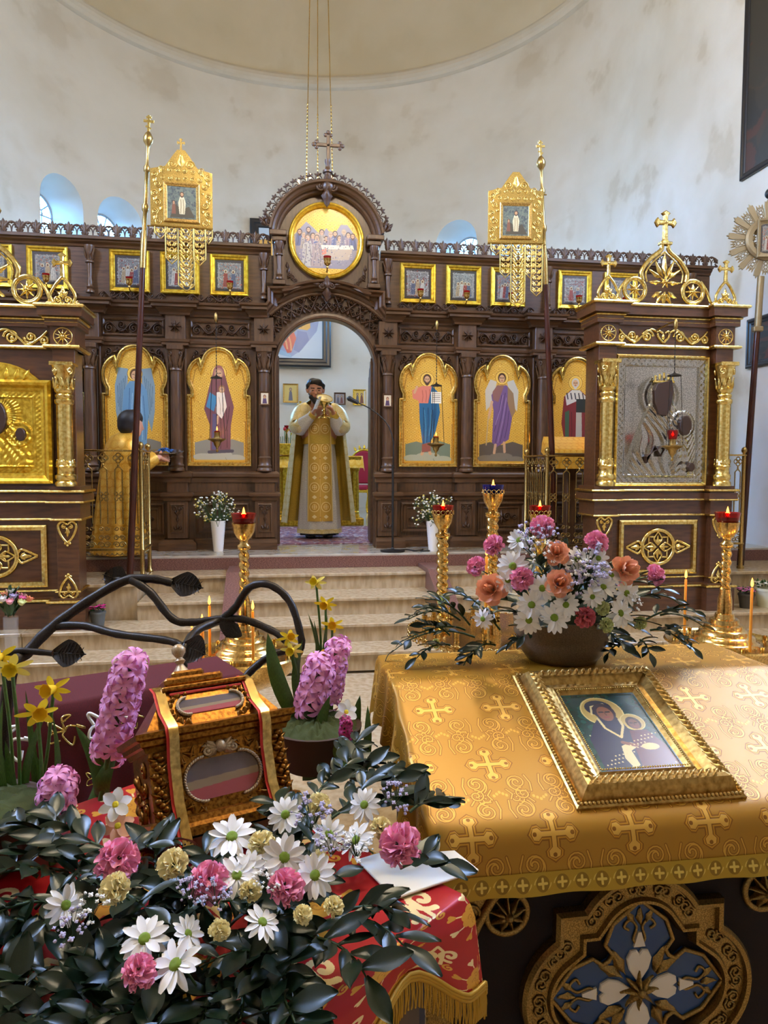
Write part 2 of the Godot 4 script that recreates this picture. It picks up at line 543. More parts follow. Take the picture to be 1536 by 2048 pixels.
func iconostasis() -> void:
	var o := thing("iconostasis", "tall dark carved wooden icon screen with columns, pierced cresting and arched royal doors", "iconostasis")
	var L := -4.16
	var Rr := 4.19
	var g: G
	# boards
	var thick := 0.1
	for s in [[L, -2.2], [-1.5, -0.49], [0.505, 1.5], [2.22, Rr]]:
		g = G.new()
		g.box(Vector3((s[0] + s[1]) / 2, 1.77, -thick / 2), Vector3(s[1] - s[0], 2.04, thick), 0.0)
		part("main_board", g, M.wood, o)
	# the two side doors under the angels stand a finger lower than the lintel
	for s in [[-2.195, -1.505], [1.505, 2.215]]:
		g = G.new()
		g.box(Vector3((s[0] + s[1]) / 2, 1.77, -0.02), Vector3(s[1] - s[0], 2.0, 0.035), 0.003)
		part("side_door", g, M.wood, o)
	for s in [[L, -0.49], [0.505, Rr]]:
		g = G.new()
		g.box(Vector3((s[0] + s[1]) / 2, 3.23, -thick / 2 + 0.0), Vector3(s[1] - s[0], 0.87, thick), 0.0)
		part("upper_board", g, M.wood_x, o)
	# arch spandrel and hood board
	g = G.new()
	var sp := PackedVector2Array([Vector2(0.62, 2.5), Vector2(0.62, 3.4), Vector2(-0.59, 3.4), Vector2(-0.59, 2.5)])
	var arc := arc2(0.013, 2.567, 0.497, 180, 0, 24)
	sp.append(Vector2(-0.484, 2.5))
	sp.append_array(arc)
	sp.append(Vector2(0.51, 2.5))
	g.ext(sp, -thick, 0.0)
	part("arch_board", g, M.wood, o)
	g = G.new()
	var hb := PackedVector2Array([Vector2(-0.5, 3.38), Vector2(0.53, 3.38)])
	hb.append_array(arc2(0.015, 3.80, 0.54, 10, 170, 24))
	g.ext(hb, -0.1, 0.015)
	part("hood_board", g, M.wood, o)
	# mouldings that step round the columns
	var plinth := P2([0, 0, 0.05, 0, 0.05, 0.07, 0.035, 0.085, 0.02, 0.1, 0.02, 0.11, 0, 0.11])
	var ledge := P2([0, 0, 0.012, 0.005, 0.018, 0.03, 0.04, 0.05, 0.04, 0.075, 0.028, 0.085, 0, 0.09])
	var ledge2 := P2([0, 0, 0.012, 0.0, 0.012, 0.04, 0.03, 0.055, 0.03, 0.085, 0.02, 0.1, 0, 0.11])
	var arch := P2([0, 0, 0.015, 0.0, 0.015, 0.025, 0.025, 0.03, 0.03, 0.055, 0, 0.06])
	var corn := P2([0, 0, 0.015, 0.0, 0.02, 0.02, 0.045, 0.045, 0.05, 0.06, 0.085, 0.065, 0.085, 0.09, 0.105, 0.1, 0.11, 0.12, 0, 0.125])
	for s in [[L, -0.485, COLS_L], [0.51, Rr, COLS_R]]:
		for q in [["plinth", plinth, 0.75, 0.13], ["dado_ledge", ledge, 1.235, 0.115], ["column_ledge", ledge2, 1.42, 0.115], ["architrave", arch, 2.745, 0.11]]:
			g = G.new()
			g.mold(stepped(s[0], s[1], q[2], s[2], q[3], 0.0, 0.1), Vector3.UP, q[1])
			part(q[0], g, M.wood_x, o)
		# main cornice stops short of the arch
		var e0: float = s[0] if s[0] < -1 else 0.6
		var e1: float = s[1] if s[1] > 1 else -0.57
		g = G.new()
		g.mold(stepped(e0, e1, 3.035, s[2], 0.125, 0.0, 0.09), Vector3.UP, corn)
		part("cornice", g, M.wood_x, o)
		g = G.new()
		var t0: float = s[0] if s[0] < -1 else 0.56
		var t1: float = s[1] if s[1] > 1 else -0.53
		g.mold(PackedVector3Array([Vector3(t0, 3.665, 0), Vector3(t1, 3.665, 0)]), Vector3.UP, P2([0, 0, 0.012, 0, 0.02, 0.02, 0.045, 0.04, 0.05, 0.055, 0.07, 0.06, 0.07, 0.08, 0, 0.085]))
		part("top_cornice", g, M.wood_x, o)
	# columns, pedestals, blocks
	var col := column_mesh(1.21, 0.05).done()
	var ped := G.new()
	ped.box(Vector3(0, 1.15, 0.05), Vector3(0.2, 0.57, 0.1), 0.006)
	ped.mold(flat3(P2([-0.07, 0.92, 0.07, 0.92, 0.07, 1.21, -0.07, 1.21]), 0.1), Vector3.BACK, P2([0, 0, 0, 0.008, -0.012, 0.012, -0.018, 0.0]), true)
	var pedm := ped.done()
	var drop := G.new()
	for sx in [-1, 1]:
		drop.tube(spiral(sx * 0.028, 1.165, 0.026, 0.006, 90 - 90 * sx, 1.2 * sx, 12), 0.0065, 5, 1, 1, Vector3.BACK)
	for q in [[0, 1.15, 180, 0.07], [-0.02, 1.14, 205, 0.055], [0.02, 1.14, 155, 0.055], [0, 1.08, 180, 0.06], [0, 0.96, 0, 0.06], [-0.012, 0.95, 25, 0.05], [0.012, 0.95, -25, 0.05]]:
		leaf_relief(drop, Vector3(q[0], q[1], 0), q[2], q[3], 0.03, 0.012)
	var dropm := drop.done()
	var block := G.new()
	block.box(Vector3(0, 2.92, 0.045), Vector3(0.19, 0.24, 0.09), 0.005)
	block.tube(ring(0.056, 20, 0, 2.925), 0.008, 5, 1, 1, Vector3.BACK, true)
	for i in block.v.size():
		pass
	var blockm := block.done()
	var ros := G.new()
	rosette(ros, 0.05, 8, 0.022)
	var rosm := ros.done()
	for c in COLS_L + COLS_R:
		part("pedestal", pedm, M.wood, o, Vector3(c, 0, 0))
		part("pedestal_carving", dropm, M.wood_carved, o, Vector3(c, 0, 0.103), Vector3.ZERO, Vector3(1.15, 1, 1.7))
		part("column", col, M.wood, o, Vector3(c, 1.53, 0.075))
		part("frieze_block", blockm, M.wood, o, Vector3(c, 0, 0))
		part("rosette", rosm, M.wood_carved, o, Vector3(c, 2.925, 0.092), Vector3.ZERO, Vector3(1.2, 1.2, 1.8))
		for sx in [-1, 1]:
			g = G.new()
			g.box(Vector3(sx * 0.082, 2.13, 0.015), Vector3(0.022, 1.2, 0.03), 0.005)
			part("fillet", g, M.wood, o, Vector3(c, 0, 0))
	# carved panels between the columns
	var fr := rinceau(0.56, 0.13, 5).done()
	var strip := rinceau(0.62, 0.09, 7).done()
	var fpan := G.new()
	fpan.mold(flat3(P2([-0.29, -0.085, 0.29, -0.085, 0.29, 0.085, -0.29, 0.085])), Vector3.BACK, P2([0, 0, 0, 0.012, -0.01, 0.018, -0.022, 0.01, -0.022, 0.0]), true)
	var fpanm := fpan.done()
	var spm := G.new()
	for sx in [-1, 1]:
		scroll(spm, sx * 0.24, 2.68, 0.035, 90, 1.4 * sx, 0.007, 0.006)
		scroll(spm, sx * 0.16, 2.715, 0.02, -90, -1.3 * sx, 0.005, 0.006)
		for q in [[0.27, 2.62, 20], [0.2, 2.67, 70], [0.275, 2.56, -5], [0.23, 2.62, 50], [0.12, 2.72, 80]]:
			leaf_relief(spm, Vector3(sx * q[0], q[1], 0), sx * q[2], 0.07, 0.035, 0.014)
	var spmm := spm.done()
	var dad := G.new()
	dad.mold(flat3(P2([-0.26, 0.9, 0.26, 0.9, 0.26, 1.21, -0.26, 1.21])), Vector3.BACK, P2([0, 0, 0, 0.02, -0.015, 0.025, -0.03, 0.008, -0.03, 0.0]), true)
	dad.mold(flat3(P2([-0.2, 0.95, 0.2, 0.95, 0.2, 1.16, -0.2, 1.16])), Vector3.BACK, P2([0, 0, 0, 0.01, -0.01, 0.012, -0.016, 0.0]), true)
	var dadm := dad.done()
	var dcar := G.new()
	for sx in [-1, 1]:
		scroll(dcar, sx * 0.06, 1.06, 0.045, 0, 1.5 * sx, 0.008, 0.006)
		scroll(dcar, sx * 0.14, 1.05, 0.03, 180, -1.4 * sx, 0.006, 0.006)
		leaf_relief(dcar, Vector3(sx * 0.05, 1.0, 0), sx * 50, 0.1, 0.04, 0.014)
	leaf_relief(dcar, Vector3(0, 1.04, 0), 0, 0.09, 0.05, 0.02)
	leaf_relief(dcar, Vector3(0, 1.05, 0), 180, 0.08, 0.05, 0.02)
	var dcarm := dcar.done()
	for row in [COLS_L, COLS_R]:
		for i in row.size() - 1:
			var c: float = (row[i] + row[i + 1]) / 2
			part("frieze_panel", fpanm, M.wood, o, Vector3(c, 2.92, 0.0))
			part("frieze_carving", fr, M.wood_carved, o, Vector3(c, 2.92, 0.004), Vector3.ZERO, Vector3(1, 1.1, 2.6))
			part("leaf_strip", strip, M.wood_carved, o, Vector3(c, 3.205, 0.04), Vector3(-20, 0, 0), Vector3(1, 1.25, 2.8))
			part("spandrel_carving", spmm, M.wood_carved, o, Vector3(c, 0, 0.002), Vector3.ZERO, Vector3(1, 1, 2.0))
			part("dado_panel", dadm, M.wood, o, Vector3(c, 0, 0.0))
			part("dado_carving", dcarm, M.wood_carved, o, Vector3(c, 0, 0.0), Vector3.ZERO, Vector3(1, 1, 2.0))
	# turned colonnettes between the small icons
	var cn := colonnette(0.44, 0.03).done()
	for x in [-3.9, -2.235, -0.60, 0.635, 2.33, 3.95]:
		part("colonnette", cn, M.wood, o, Vector3(x, 3.225, 0.045))
	# pierced cresting along the top
	var cr := G.new()
	cr.box(Vector3(0, 0.006, 0), Vector3(0.146, 0.012, 0.02), 0.002)
	cr.tube(flat3(arc2(0, 0.04, 0.052, 165, 15, 12)), 0.009, 5, 1, 0.8, Vector3.BACK)
	for sx in [-1, 1]:
		cr.tube(curve(P3([0, 0.012, 0, sx * 0.006, 0.05, 0, sx * 0.02, 0.07, 0, sx * 0.034, 0.058, 0, sx * 0.028, 0.045, 0]), 4), 0.006, 5, 1, 1, Vector3.BACK)
		cr.tube(curve(P3([sx * 0.073, 0.01, 0, sx * 0.05, 0.022, 0, sx * 0.045, 0.036, 0]), 4), 0.009, 5, 1, 0.9, Vector3.BACK)
		leaf_relief(cr, Vector3(sx * 0.073, 0.035, 0), sx * 35, 0.07, 0.05, 0.01)
	leaf_relief(cr, Vector3(-0.073, 0.02, 0), 0, 0.1, 0.055, 0.012)
	cr.ball(Vector3(-0.073, 0.04, 0), Vector3(0.022, 0.04, 0.012), 8, 6)
	cr.ball(Vector3(0, 0.088, 0), Vector3(0.014, 0.014, 0.01), 6, 5)
	for i in 3:
		leaf_relief(cr, Vector3(-0.073, 0.07, -0.002), -50 + 50 * i, 0.045, 0.03, 0.008)
	var crm := cr.done()
	var x := L + 0.07
	while x < -0.6:
		part("cresting", crm, M.wood_carved, o, Vector3(x, 3.75, 0.03), Vector3.ZERO, Vector3(1, 1.15, 1))
		x += 0.1452
	x = 0.7
	while x < Rr:
		part("cresting", crm, M.wood_carved, o, Vector3(x, 3.75, 0.03), Vector3.ZERO, Vector3(1, 1.15, 1))
		x += 0.1452
	# royal door arch: plain band, carved band, rising cornice
	g = G.new()
	var band := flat3(arc2(0.013, 2.567, 0.497, 0, 180, 32))
	band.insert(0, Vector3(0.51, 0.76, 0))
	band.append(Vector3(-0.484, 0.76, 0))
	g.mold(band, Vector3.BACK, P2([0, -0.12, 0, 0.02, 0.008, 0.03, 0.02, 0.032, 0.028, 0.022, 0.05, 0.018, 0.05, 0.0]))
	part("door_surround", g, M.wood, o)
	var au := G.new()
	for sx in [-1, 1]:
		au.tube(spiral(sx * 0.026, 0.05, 0.026, 0.006, 90 + 90 * sx, -1.3 * sx, 12), 0.0065, 5, 1, 1, Vector3.BACK)
		au.tube(curve(P3([sx * 0.05, 0, 0, sx * 0.02, 0.035, 0.004, -sx * 0.012, 0.085, 0.006, -sx * 0.04, 0.13, 0.004]), 4), 0.006, 5, 1, 1, Vector3.BACK)
		leaf_relief(au, Vector3(sx * 0.02, 0.095, 0.004), -sx * 30, 0.05, 0.03, 0.012)
	leaf_relief(au, Vector3(0, -0.005, 0.004), 0, 0.06, 0.035, 0.014)
	au.tube(ring(0.022, 14, 0, 0.13), 0.006, 5, 1, 1, Vector3.BACK, true)
	for i in 3:
		au.ball(Vector3(cos(2.1 * i) * 0.011, 0.13 + sin(2.1 * i) * 0.011, 0.006), Vector3(0.009, 0.009, 0.008), 6, 5)
	var aum := au.done()
	for i in 15:
		var a := deg_to_rad(18.0 + 144.0 * i / 14.0)
		part("arch_carving", aum, M.wood_carved, o, Vector3(0.013 + cos(a) * 0.6, 2.54 + sin(a) * 0.6, 0.02), Vector3(0, 0, rad_to_deg(a) - 90), Vector3(1.15, 1.1, 2.2))
	g = G.new()
	var rise := PackedVector2Array([Vector2(0.7, 3.05), Vector2(0.62, 3.06), Vector2(0.53, 3.17), Vector2(0.53, 3.27), Vector2(0.42, 3.275)])
	rise.append_array(arc2(0.015, 2.5, 0.855, 58, 122, 20))
	for q in [Vector2(-0.39, 3.275), Vector2(-0.5, 3.27), Vector2(-0.5, 3.17), Vector2(-0.59, 3.06), Vector2(-0.67, 3.05)]:
		rise.append(q)
	g.mold(flat3(rise), Vector3.BACK, P2([-0.03, 0.0, -0.03, 0.03, 0.0, 0.05, 0.012, 0.09, 0.03, 0.1, 0.045, 0.135, 0.06, 0.14, 0.07, 0.12, 0.07, 0.0]))
	part("rising_cornice", g, M.wood_x, o)
	g = G.new()
	g.mold(flat3(arc2(0.015, 2.5, 0.80, 46, 134, 28)), Vector3.BACK, P2([-0.012, 0, -0.012, 0.03, 0, 0.045, 0.015, 0.045, 0.03, 0.03, 0.03, 0]))
	part("arch_moulding", g, M.wood_x, o)
	# keystones
	for q in [[3.30, 1.0], [4.24, 1.25]]:
		g = G.new()
		var k: float = q[1]
		for sx in [-1, 1]:
			scroll(g, sx * 0.045 * k, 0.06 * k, 0.035 * k, 90 - 90 * sx, -1.5 * sx, 0.011 * k, 0.03)
			leaf_relief(g, Vector3(sx * 0.02 * k, 0.02, 0.02), 180 - sx * 40, 0.07 * k, 0.04 * k, 0.03)
			leaf_relief(g, Vector3(sx * 0.06 * k, 0.07 * k, 0.01), -sx * 80, 0.08 * k, 0.05 * k, 0.03)
		leaf_relief(g, Vector3(0, 0.05 * k, 0.02), 180, 0.15 * k, 0.09 * k, 0.05)
		leaf_relief(g, Vector3(0, 0.02 * k, 0.03), 0, 0.14 * k, 0.1 * k, 0.05)
		part("keystone", g, M.wood_carved, o, Vector3(0.015, q[0], 0.1))
	# hood over the round icon
	g = G.new()
	var hood := flat3(arc2(0.015, 3.80, 0.47, 8, 172, 36))
	g.mold(hood, Vector3.BACK, P2([0, 0, 0, 0.05, 0.012, 0.07, 0.03, 0.075, 0.035, 0.11, 0.05, 0.13, 0.07, 0.14, 0.08, 0.17, 0.1, 0.175, 0.1, 0.0]))
	part("hood", g, M.wood_x, o)
	for sx in [-1.0, 1.0]:
		var cx: float = 0.018 + sx * 0.47
		g = G.new()
		g.box(Vector3(cx, 3.54, 0.05), Vector3(0.11, 0.34, 0.09), 0.006)
		g.box(Vector3(cx, 3.385, 0.06), Vector3(0.13, 0.05, 0.12), 0.008)
		g.box(Vector3(cx, 3.80, 0.06), Vector3(0.14, 0.05, 0.13), 0.008)
		g.box(Vector3(cx + sx * 0.01, 3.85, 0.075), Vector3(0.17, 0.05, 0.16), 0.008)
		part("hood_pilaster", g, M.wood, o)
		g = G.new()
		g.at(Vector3(cx, 3.41, 0.105))
		g.join(colonnette(0.36, 0.028))
		part("colonnette", g, M.wood, o)
		g = G.new()
		for i in 3:
			scroll(g, cx - sx * (0.1 + 0.03 * i), 3.42 + 0.03 * (2 - i), 0.025, 90 * i, 1.4 * sx, 0.006, 0.03)
			leaf_relief(g, Vector3(cx - sx * 0.08, 3.44 + 0.05 * i, 0.02), sx * (40 - 20 * i), 0.07, 0.04, 0.014)
		part("hood_spandrel", g, M.wood_carved, o)
		g = G.new()
		leaf_relief(g, Vector3.ZERO, 0, 0.14, 0.08, 0.03)
		leaf_relief(g, Vector3(sx * 0.02, 0, 0), -sx * 25, 0.12, 0.06, 0.03)
		part("leaf_finial", g, M.wood_carved, o, Vector3(0.018 + sx * 0.57, 3.93, 0.06), Vector3(0, 0, -sx * 14))
	var hc := G.new()
	hc.tube(flat3(arc2(0, 0.018, 0.026, 200, -20, 12)), 0.006, 5, 1, 1, Vector3.BACK)
	for sx in [-1, 1]:
		hc.tube(curve(P3([sx * 0.034, 0.0, 0, sx * 0.03, 0.05, 0, sx * 0.004, 0.085, 0]), 4), 0.0055, 5, 1, 1, Vector3.BACK)
	for i in 3:
		leaf_relief(hc, Vector3(0, 0.07, -0.004), -55 + 55 * i, 0.045, 0.03, 0.012)
	hc.ball(Vector3(0, 0.02, 0), Vector3(0.01, 0.014, 0.008), 6, 5)
	var hcm := hc.done()
	for i in 21:
		if i == 10:
			continue
		var a := deg_to_rad(16.0 + 148.0 * i / 20.0)
		part("hood_cresting", hcm, M.wood_carved, o, Vector3(0.015 + cos(a) * 0.567, 3.80 + sin(a) * 0.567, 0.08), Vector3(0, 0, rad_to_deg(a) - 90))
	# cross and its console
	g = G.new()
	g.lathe(L2([0, 0, 0.035, 0, 0.075, 0.06, 0.06, 0.1, 0.036, 0.15, 0.032, 0.2, 0.05, 0.205, 0.05, 0.225, 0.028, 0.235, 0.02, 0.28, 0.03, 0.3, 0.03, 0.33, 0.0, 0.34]), 14)
	part("cross_console", g, M.wood, o, Vector3(0.025, 4.25, 0.1))
	g = G.new()
	budded_cross(g, 0.29, 0.235, 0.034)
	part("cross", g, M.wood, o, Vector3(0.03, 4.53, 0.1))
	# royal doors, folded back into the sanctuary
	for sx in [-1.0, 1.0]:
		var pf := PackedVector2Array()
		for i in 25:
			var y := 1.72 * i / 24.0
			pf.append(Vector2(0.42 + 0.02 * sin(y * 14.0) + 0.01 * sin(y * 31.0), y))
		for i in 13:
			var q := i / 12.0
			pf.append(Vector2(0.42 * (1.0 - q), 1.72 + 0.18 * sin(PI * q * 0.5) + 0.02 * sin(q * 20.0)))
		pf.append(Vector2(0, 0))
		g = G.new()
		g.ext(pf, -0.02, 0.02, 0.006)
		for i in 4:
			g.tube(ring(0.09, 18, 0.2, 0.3 + 0.4 * i), 0.014, 5, 1, 1, Vector3.BACK, true)
		part("royal_door", g, M.wood_carved, o, Vector3(0.013 + sx * 0.488, 0.78, -0.1), Vector3(0, 90.0 - 4.0 * sx, 0))

# ---------------------------------------------------------------- the icons on the screen
func trefoil(w: float, h: float) -> PackedVector2Array:
	var p := PackedVector2Array()
	var half := [[0.5, 0.0], [0.5, 0.59], [0.487, 0.602], [0.445, 0.604]]
	# side lobe
	for i in 11:
		var a := deg_to_rad(-38.0 + 118.0 * i / 10.0)
		half.append([0.235 + cos(a) * 0.265, 0.742 + sin(a) * 0.265 * w / h * 1.22])
	for i in 9:
		var a := deg_to_rad(4.0 + 86.0 * i / 8.0)
		half.append([cos(a) * 0.27, 0.86 + sin(a) * 0.14])
	for q in half:
		p.append(Vector2(q[0] * w, q[1] * h))
	for i in range(half.size() - 2, -1, -1):
		p.append(Vector2(-half[i][0] * w, half[i][1] * h))
	return p

func gold_ground(w: int, h: int, sd: int) -> Pic:
	var c := Pic.new(w, h, rgb(208, 158, 52))
	var q := RandomNumberGenerator.new()
	q.seed = sd
	var sx := 0.062
	var sy := sx * w / h
	for j in int(1.0 / sy) + 2:
		for i in 18:
			var x := (i + (0.5 if j % 2 else 0.0)) * sx
			var y := j * sy
			c.line([[x, y - sy * 0.42], [x + sx * 0.36, y], [x, y + sy * 0.42], [x - sx * 0.36, y]], 0.009, rgb(222, 178, 76), true)
			c.dot(x * w, y * h, 0.009 * w, rgb(180, 130, 38))
	c.speck(q, 260, 0.012, [rgb(236, 200, 104), rgb(180, 128, 36), rgb(216, 168, 60)])
	return c

func face(c: Pic, x: float, y: float, r: float, k: float, skin: Color, hair: Color, beard := false) -> void:
	# k = height of the picture / its width, so that circles stay round
	var ry := r * 1.25 / k
	c.ell(x, y - ry * 0.12, r * 1.22, ry * 1.16, hair)
	c.ell(x, y + ry * 0.1, r * 0.86, ry * 0.95, skin)
	if beard:
		c.poly([[x - r * 0.8, y + ry * 0.25], [x + r * 0.8, y + ry * 0.25], [x + r * 0.5, y + ry * 1.15], [x, y + ry * 1.45], [x - r * 0.5, y + ry * 1.15]], hair)
		c.ell(x, y + ry * 0.3, r * 0.5, ry * 0.4, skin)
	var dk := skin.darkened(0.6)
	for s in [-1.0, 1.0]:
		c.line([[x + s * r * 0.18, y - ry * 0.12], [x + s * r * 0.56, y - ry * 0.12]], r * 0.2, dk)
	c.line([[x, y - ry * 0.05], [x + r * 0.06, y + ry * 0.3]], r * 0.14, skin.darkened(0.25))
	c.line([[x - r * 0.22, y + ry * 0.55], [x + r * 0.22, y + ry * 0.55]], r * 0.16, rgb(150, 70, 60))

func halo(c: Pic, x: float, y: float, r: float, k: float) -> void:
	c.ell(x, y, r, r / k, rgb(150, 104, 30))
	c.ell(x, y, r * 0.93, r * 0.93 / k, rgb(236, 198, 96))
	c.ell(x, y, r * 0.8, r * 0.8 / k, rgb(222, 176, 70))

func folds(c: Pic, p: Array, col: Color, wide := 0.012) -> void:
	for q in p:
		c.line([[q[0], q[1]], [(q[0] + q[2]) / 2 + 0.012, (q[1] + q[3]) / 2], [q[2], q[3]]], wide, col)

func clouds(c: Pic, a: Color, b: Color) -> void:
	c.poly([[0.12, 0.80], [0.3, 0.775], [0.5, 0.80], [0.7, 0.77], [0.88, 0.80], [0.88, 0.945], [0.12, 0.945]], a)
	for q in [[0.25, 0.92, 0.16], [0.5, 0.90, 0.2], [0.75, 0.93, 0.15], [0.4, 0.94, 0.2]]:
		c.ell(q[0], q[1], q[2], 0.03, b)
	c.poly([[0, 0.945], [1, 0.945], [1, 1], [0, 1]], rgb(202, 152, 50))
	c.line([[0.09, 0.62], [0.09, 0.965], [0.91, 0.965], [0.91, 0.62]], 0.014, rgb(150, 102, 28))

func big_icon(kind: int) -> ImageTexture:
	var k := 1.18 / 0.63
	var c := gold_ground(288, 540, 100 + kind)
	var skin := rgb(206, 160, 118)
	# tooled border inside the outline
	c.line([[0.08, 0.6], [0.08, 0.36], [0.14, 0.2], [0.3, 0.12], [0.38, 0.05], [0.5, 0.025], [0.62, 0.05], [0.7, 0.12], [0.86, 0.2], [0.92, 0.36], [0.92, 0.6]], 0.014, rgb(158, 110, 30))
	if kind == 0:      # blue winged angel
		clouds(c, rgb(120, 116, 104), rgb(158, 152, 136))
		for s in [-1.0, 1.0]:
			c.poly([[0.5 + s * 0.1, 0.2], [0.5 + s * 0.24, 0.19], [0.5 + s * 0.3, 0.34], [0.5 + s * 0.29, 0.55], [0.5 + s * 0.24, 0.72], [0.5 + s * 0.12, 0.45]], rgb(128, 150, 158))
			for i in 5:
				c.line([[0.5 + s * (0.14 + 0.03 * i), 0.26 + 0.02 * i], [0.5 + s * (0.2 + 0.015 * i), 0.6 - 0.03 * i]], 0.009, rgb(88, 112, 124))
		halo(c, 0.5, 0.24, 0.115, k)
		c.poly([[0.42, 0.30], [0.58, 0.30], [0.68, 0.38], [0.7, 0.55], [0.66, 0.82], [0.34, 0.82], [0.3, 0.56], [0.33, 0.38]], rgb(104, 144, 170))
		folds(c, [[0.42, 0.36, 0.36, 0.8], [0.5, 0.4, 0.44, 0.8], [0.56, 0.36, 0.56, 0.8], [0.62, 0.42, 0.64, 0.78]], rgb(70, 104, 132))
		folds(c, [[0.46, 0.4, 0.4, 0.8], [0.58, 0.4, 0.6, 0.78]], rgb(150, 184, 202))
		face(c, 0.5, 0.25, 0.06, k, skin, rgb(92, 62, 34))
	elif kind == 1:    # mother with a child on her arm
		clouds(c, rgb(140, 134, 116), rgb(176, 166, 140))
		halo(c, 0.5, 0.22, 0.125, k)
		c.poly([[0.42, 0.2], [0.58, 0.2], [0.66, 0.36], [0.73, 0.5], [0.68, 0.66], [0.67, 0.87], [0.36, 0.87], [0.36, 0.66], [0.27, 0.52], [0.34, 0.36]], rgb(122, 76, 76))
		c.poly([[0.36, 0.38], [0.3, 0.5], [0.42, 0.54], [0.48, 0.42]], rgb(70, 130, 160))
		c.poly([[0.4, 0.56], [0.46, 0.56], [0.47, 0.86], [0.38, 0.86]], rgb(96, 84, 110))
		folds(c, [[0.6, 0.4, 0.62, 0.84], [0.52, 0.58, 0.52, 0.85], [0.66, 0.5, 0.6, 0.7]], rgb(82, 46, 48))
		c.poly([[0.46, 0.38], [0.58, 0.37], [0.62, 0.5], [0.54, 0.6], [0.45, 0.55]], rgb(232, 214, 188))
		c.line([[0.48, 0.58], [0.47, 0.64]], 0.03, rgb(214, 170, 130))
		folds(c, [[0.5, 0.42, 0.52, 0.56], [0.56, 0.42, 0.55, 0.54]], rgb(196, 172, 142))
		face(c, 0.545, 0.355, 0.042, k, skin, rgb(150, 104, 60))
		c.ell(0.5, 0.215, 0.085, 0.06, rgb(150, 92, 84))
		face(c, 0.5, 0.225, 0.056, k, skin, rgb(176, 128, 104))
		c.line([[0.34, 0.88], [0.7, 0.87]], 0.05, rgb(84, 76, 80))
	elif kind == 2:    # bearded man in a coral tunic and blue mantle with an open book
		clouds(c, rgb(112, 124, 100), rgb(170, 168, 138))
		halo(c, 0.48, 0.235, 0.12, k)
		c.poly([[0.4, 0.29], [0.57, 0.29], [0.64, 0.36], [0.64, 0.6], [0.36, 0.6], [0.34, 0.42], [0.24, 0.4], [0.23, 0.33]], rgb(214, 124, 100))
		c.poly([[0.56, 0.29], [0.66, 0.34], [0.7, 0.52], [0.62, 0.7], [0.52, 0.8], [0.42, 0.84], [0.36, 0.6], [0.35, 0.44], [0.5, 0.44]], rgb(38, 98, 132))
		folds(c, [[0.42, 0.48, 0.42, 0.8], [0.5, 0.48, 0.48, 0.78], [0.58, 0.5, 0.54, 0.72], [0.63, 0.42, 0.6, 0.66]], rgb(20, 62, 92))
		folds(c, [[0.44, 0.5, 0.46, 0.8], [0.55, 0.5, 0.52, 0.72]], rgb(74, 138, 166))
		folds(c, [[0.4, 0.33, 0.4, 0.43], [0.46, 0.33, 0.46, 0.43], [0.52, 0.32, 0.5, 0.43]], rgb(176, 90, 70), 0.01)
		c.poly([[0.55, 0.34], [0.72, 0.34], [0.72, 0.44], [0.55, 0.44]], rgb(236, 226, 200))
		for i in 5:
			c.line([[0.57, 0.356 + 0.016 * i], [0.7, 0.356 + 0.016 * i]], 0.008, rgb(120, 100, 80))
		c.line([[0.27, 0.35], [0.31, 0.30]], 0.04, skin)
		c.line([[0.42, 0.86], [0.4, 0.885]], 0.05, skin)
		c.line([[0.52, 0.85], [0.54, 0.88]], 0.05, skin)
		c.poly([[0.4, 0.8], [0.54, 0.78], [0.55, 0.86], [0.4, 0.87]], rgb(150, 84, 66))
		face(c, 0.48, 0.235, 0.056, k, skin, rgb(74, 46, 28), true)
	elif kind == 3:    # purple robed angel with a sword
		clouds(c, rgb(96, 84, 70), rgb(128, 116, 96))
		for s in [-1.0, 1.0]:
			c.poly([[0.5 + s * 0.09, 0.24], [0.5 + s * 0.2, 0.22], [0.5 + s * 0.29, 0.32], [0.5 + s * 0.27, 0.5], [0.5 + s * 0.14, 0.42]], rgb(196, 188, 166))
		halo(c, 0.5, 0.205, 0.115, k)
		c.poly([[0.42, 0.27], [0.58, 0.27], [0.68, 0.33], [0.7, 0.5], [0.63, 0.75], [0.42, 0.82], [0.34, 0.78], [0.36, 0.5], [0.32, 0.36]], rgb(116, 86, 124))
		c.poly([[0.6, 0.28], [0.7, 0.34], [0.74, 0.5], [0.68, 0.56], [0.6, 0.42]], rgb(150, 116, 78))
		c.poly([[0.42, 0.27], [0.54, 0.27], [0.44, 0.42], [0.35, 0.4], [0.34, 0.33]], rgb(140, 96, 84))
		folds(c, [[0.56, 0.34, 0.4, 0.78], [0.6, 0.42, 0.48, 0.78], [0.5, 0.36, 0.38, 0.68], [0.63, 0.5, 0.56, 0.74]], rgb(80, 56, 92))
		folds(c, [[0.58, 0.38, 0.44, 0.78], [0.52, 0.36, 0.4, 0.62]], rgb(154, 124, 158))
		c.line([[0.33, 0.42], [0.28, 0.56]], 0.045, skin)
		c.line([[0.27, 0.55], [0.24, 0.8]], 0.02, rgb(190, 160, 110))
		c.line([[0.4, 0.8], [0.38, 0.87]], 0.045, skin)
		c.line([[0.55, 0.78], [0.56, 0.86]], 0.045, skin)
		face(c, 0.5, 0.21, 0.056, k, skin, rgb(70, 42, 24))
	else:              # old bishop with a closed book
		clouds(c, rgb(90, 80, 66), rgb(120, 106, 84))
		halo(c, 0.48, 0.235, 0.125, k)
		c.poly([[0.4, 0.3], [0.57, 0.3], [0.7, 0.36], [0.74, 0.6], [0.66, 0.86], [0.34, 0.86], [0.24, 0.6], [0.28, 0.36]], rgb(120, 44, 44))
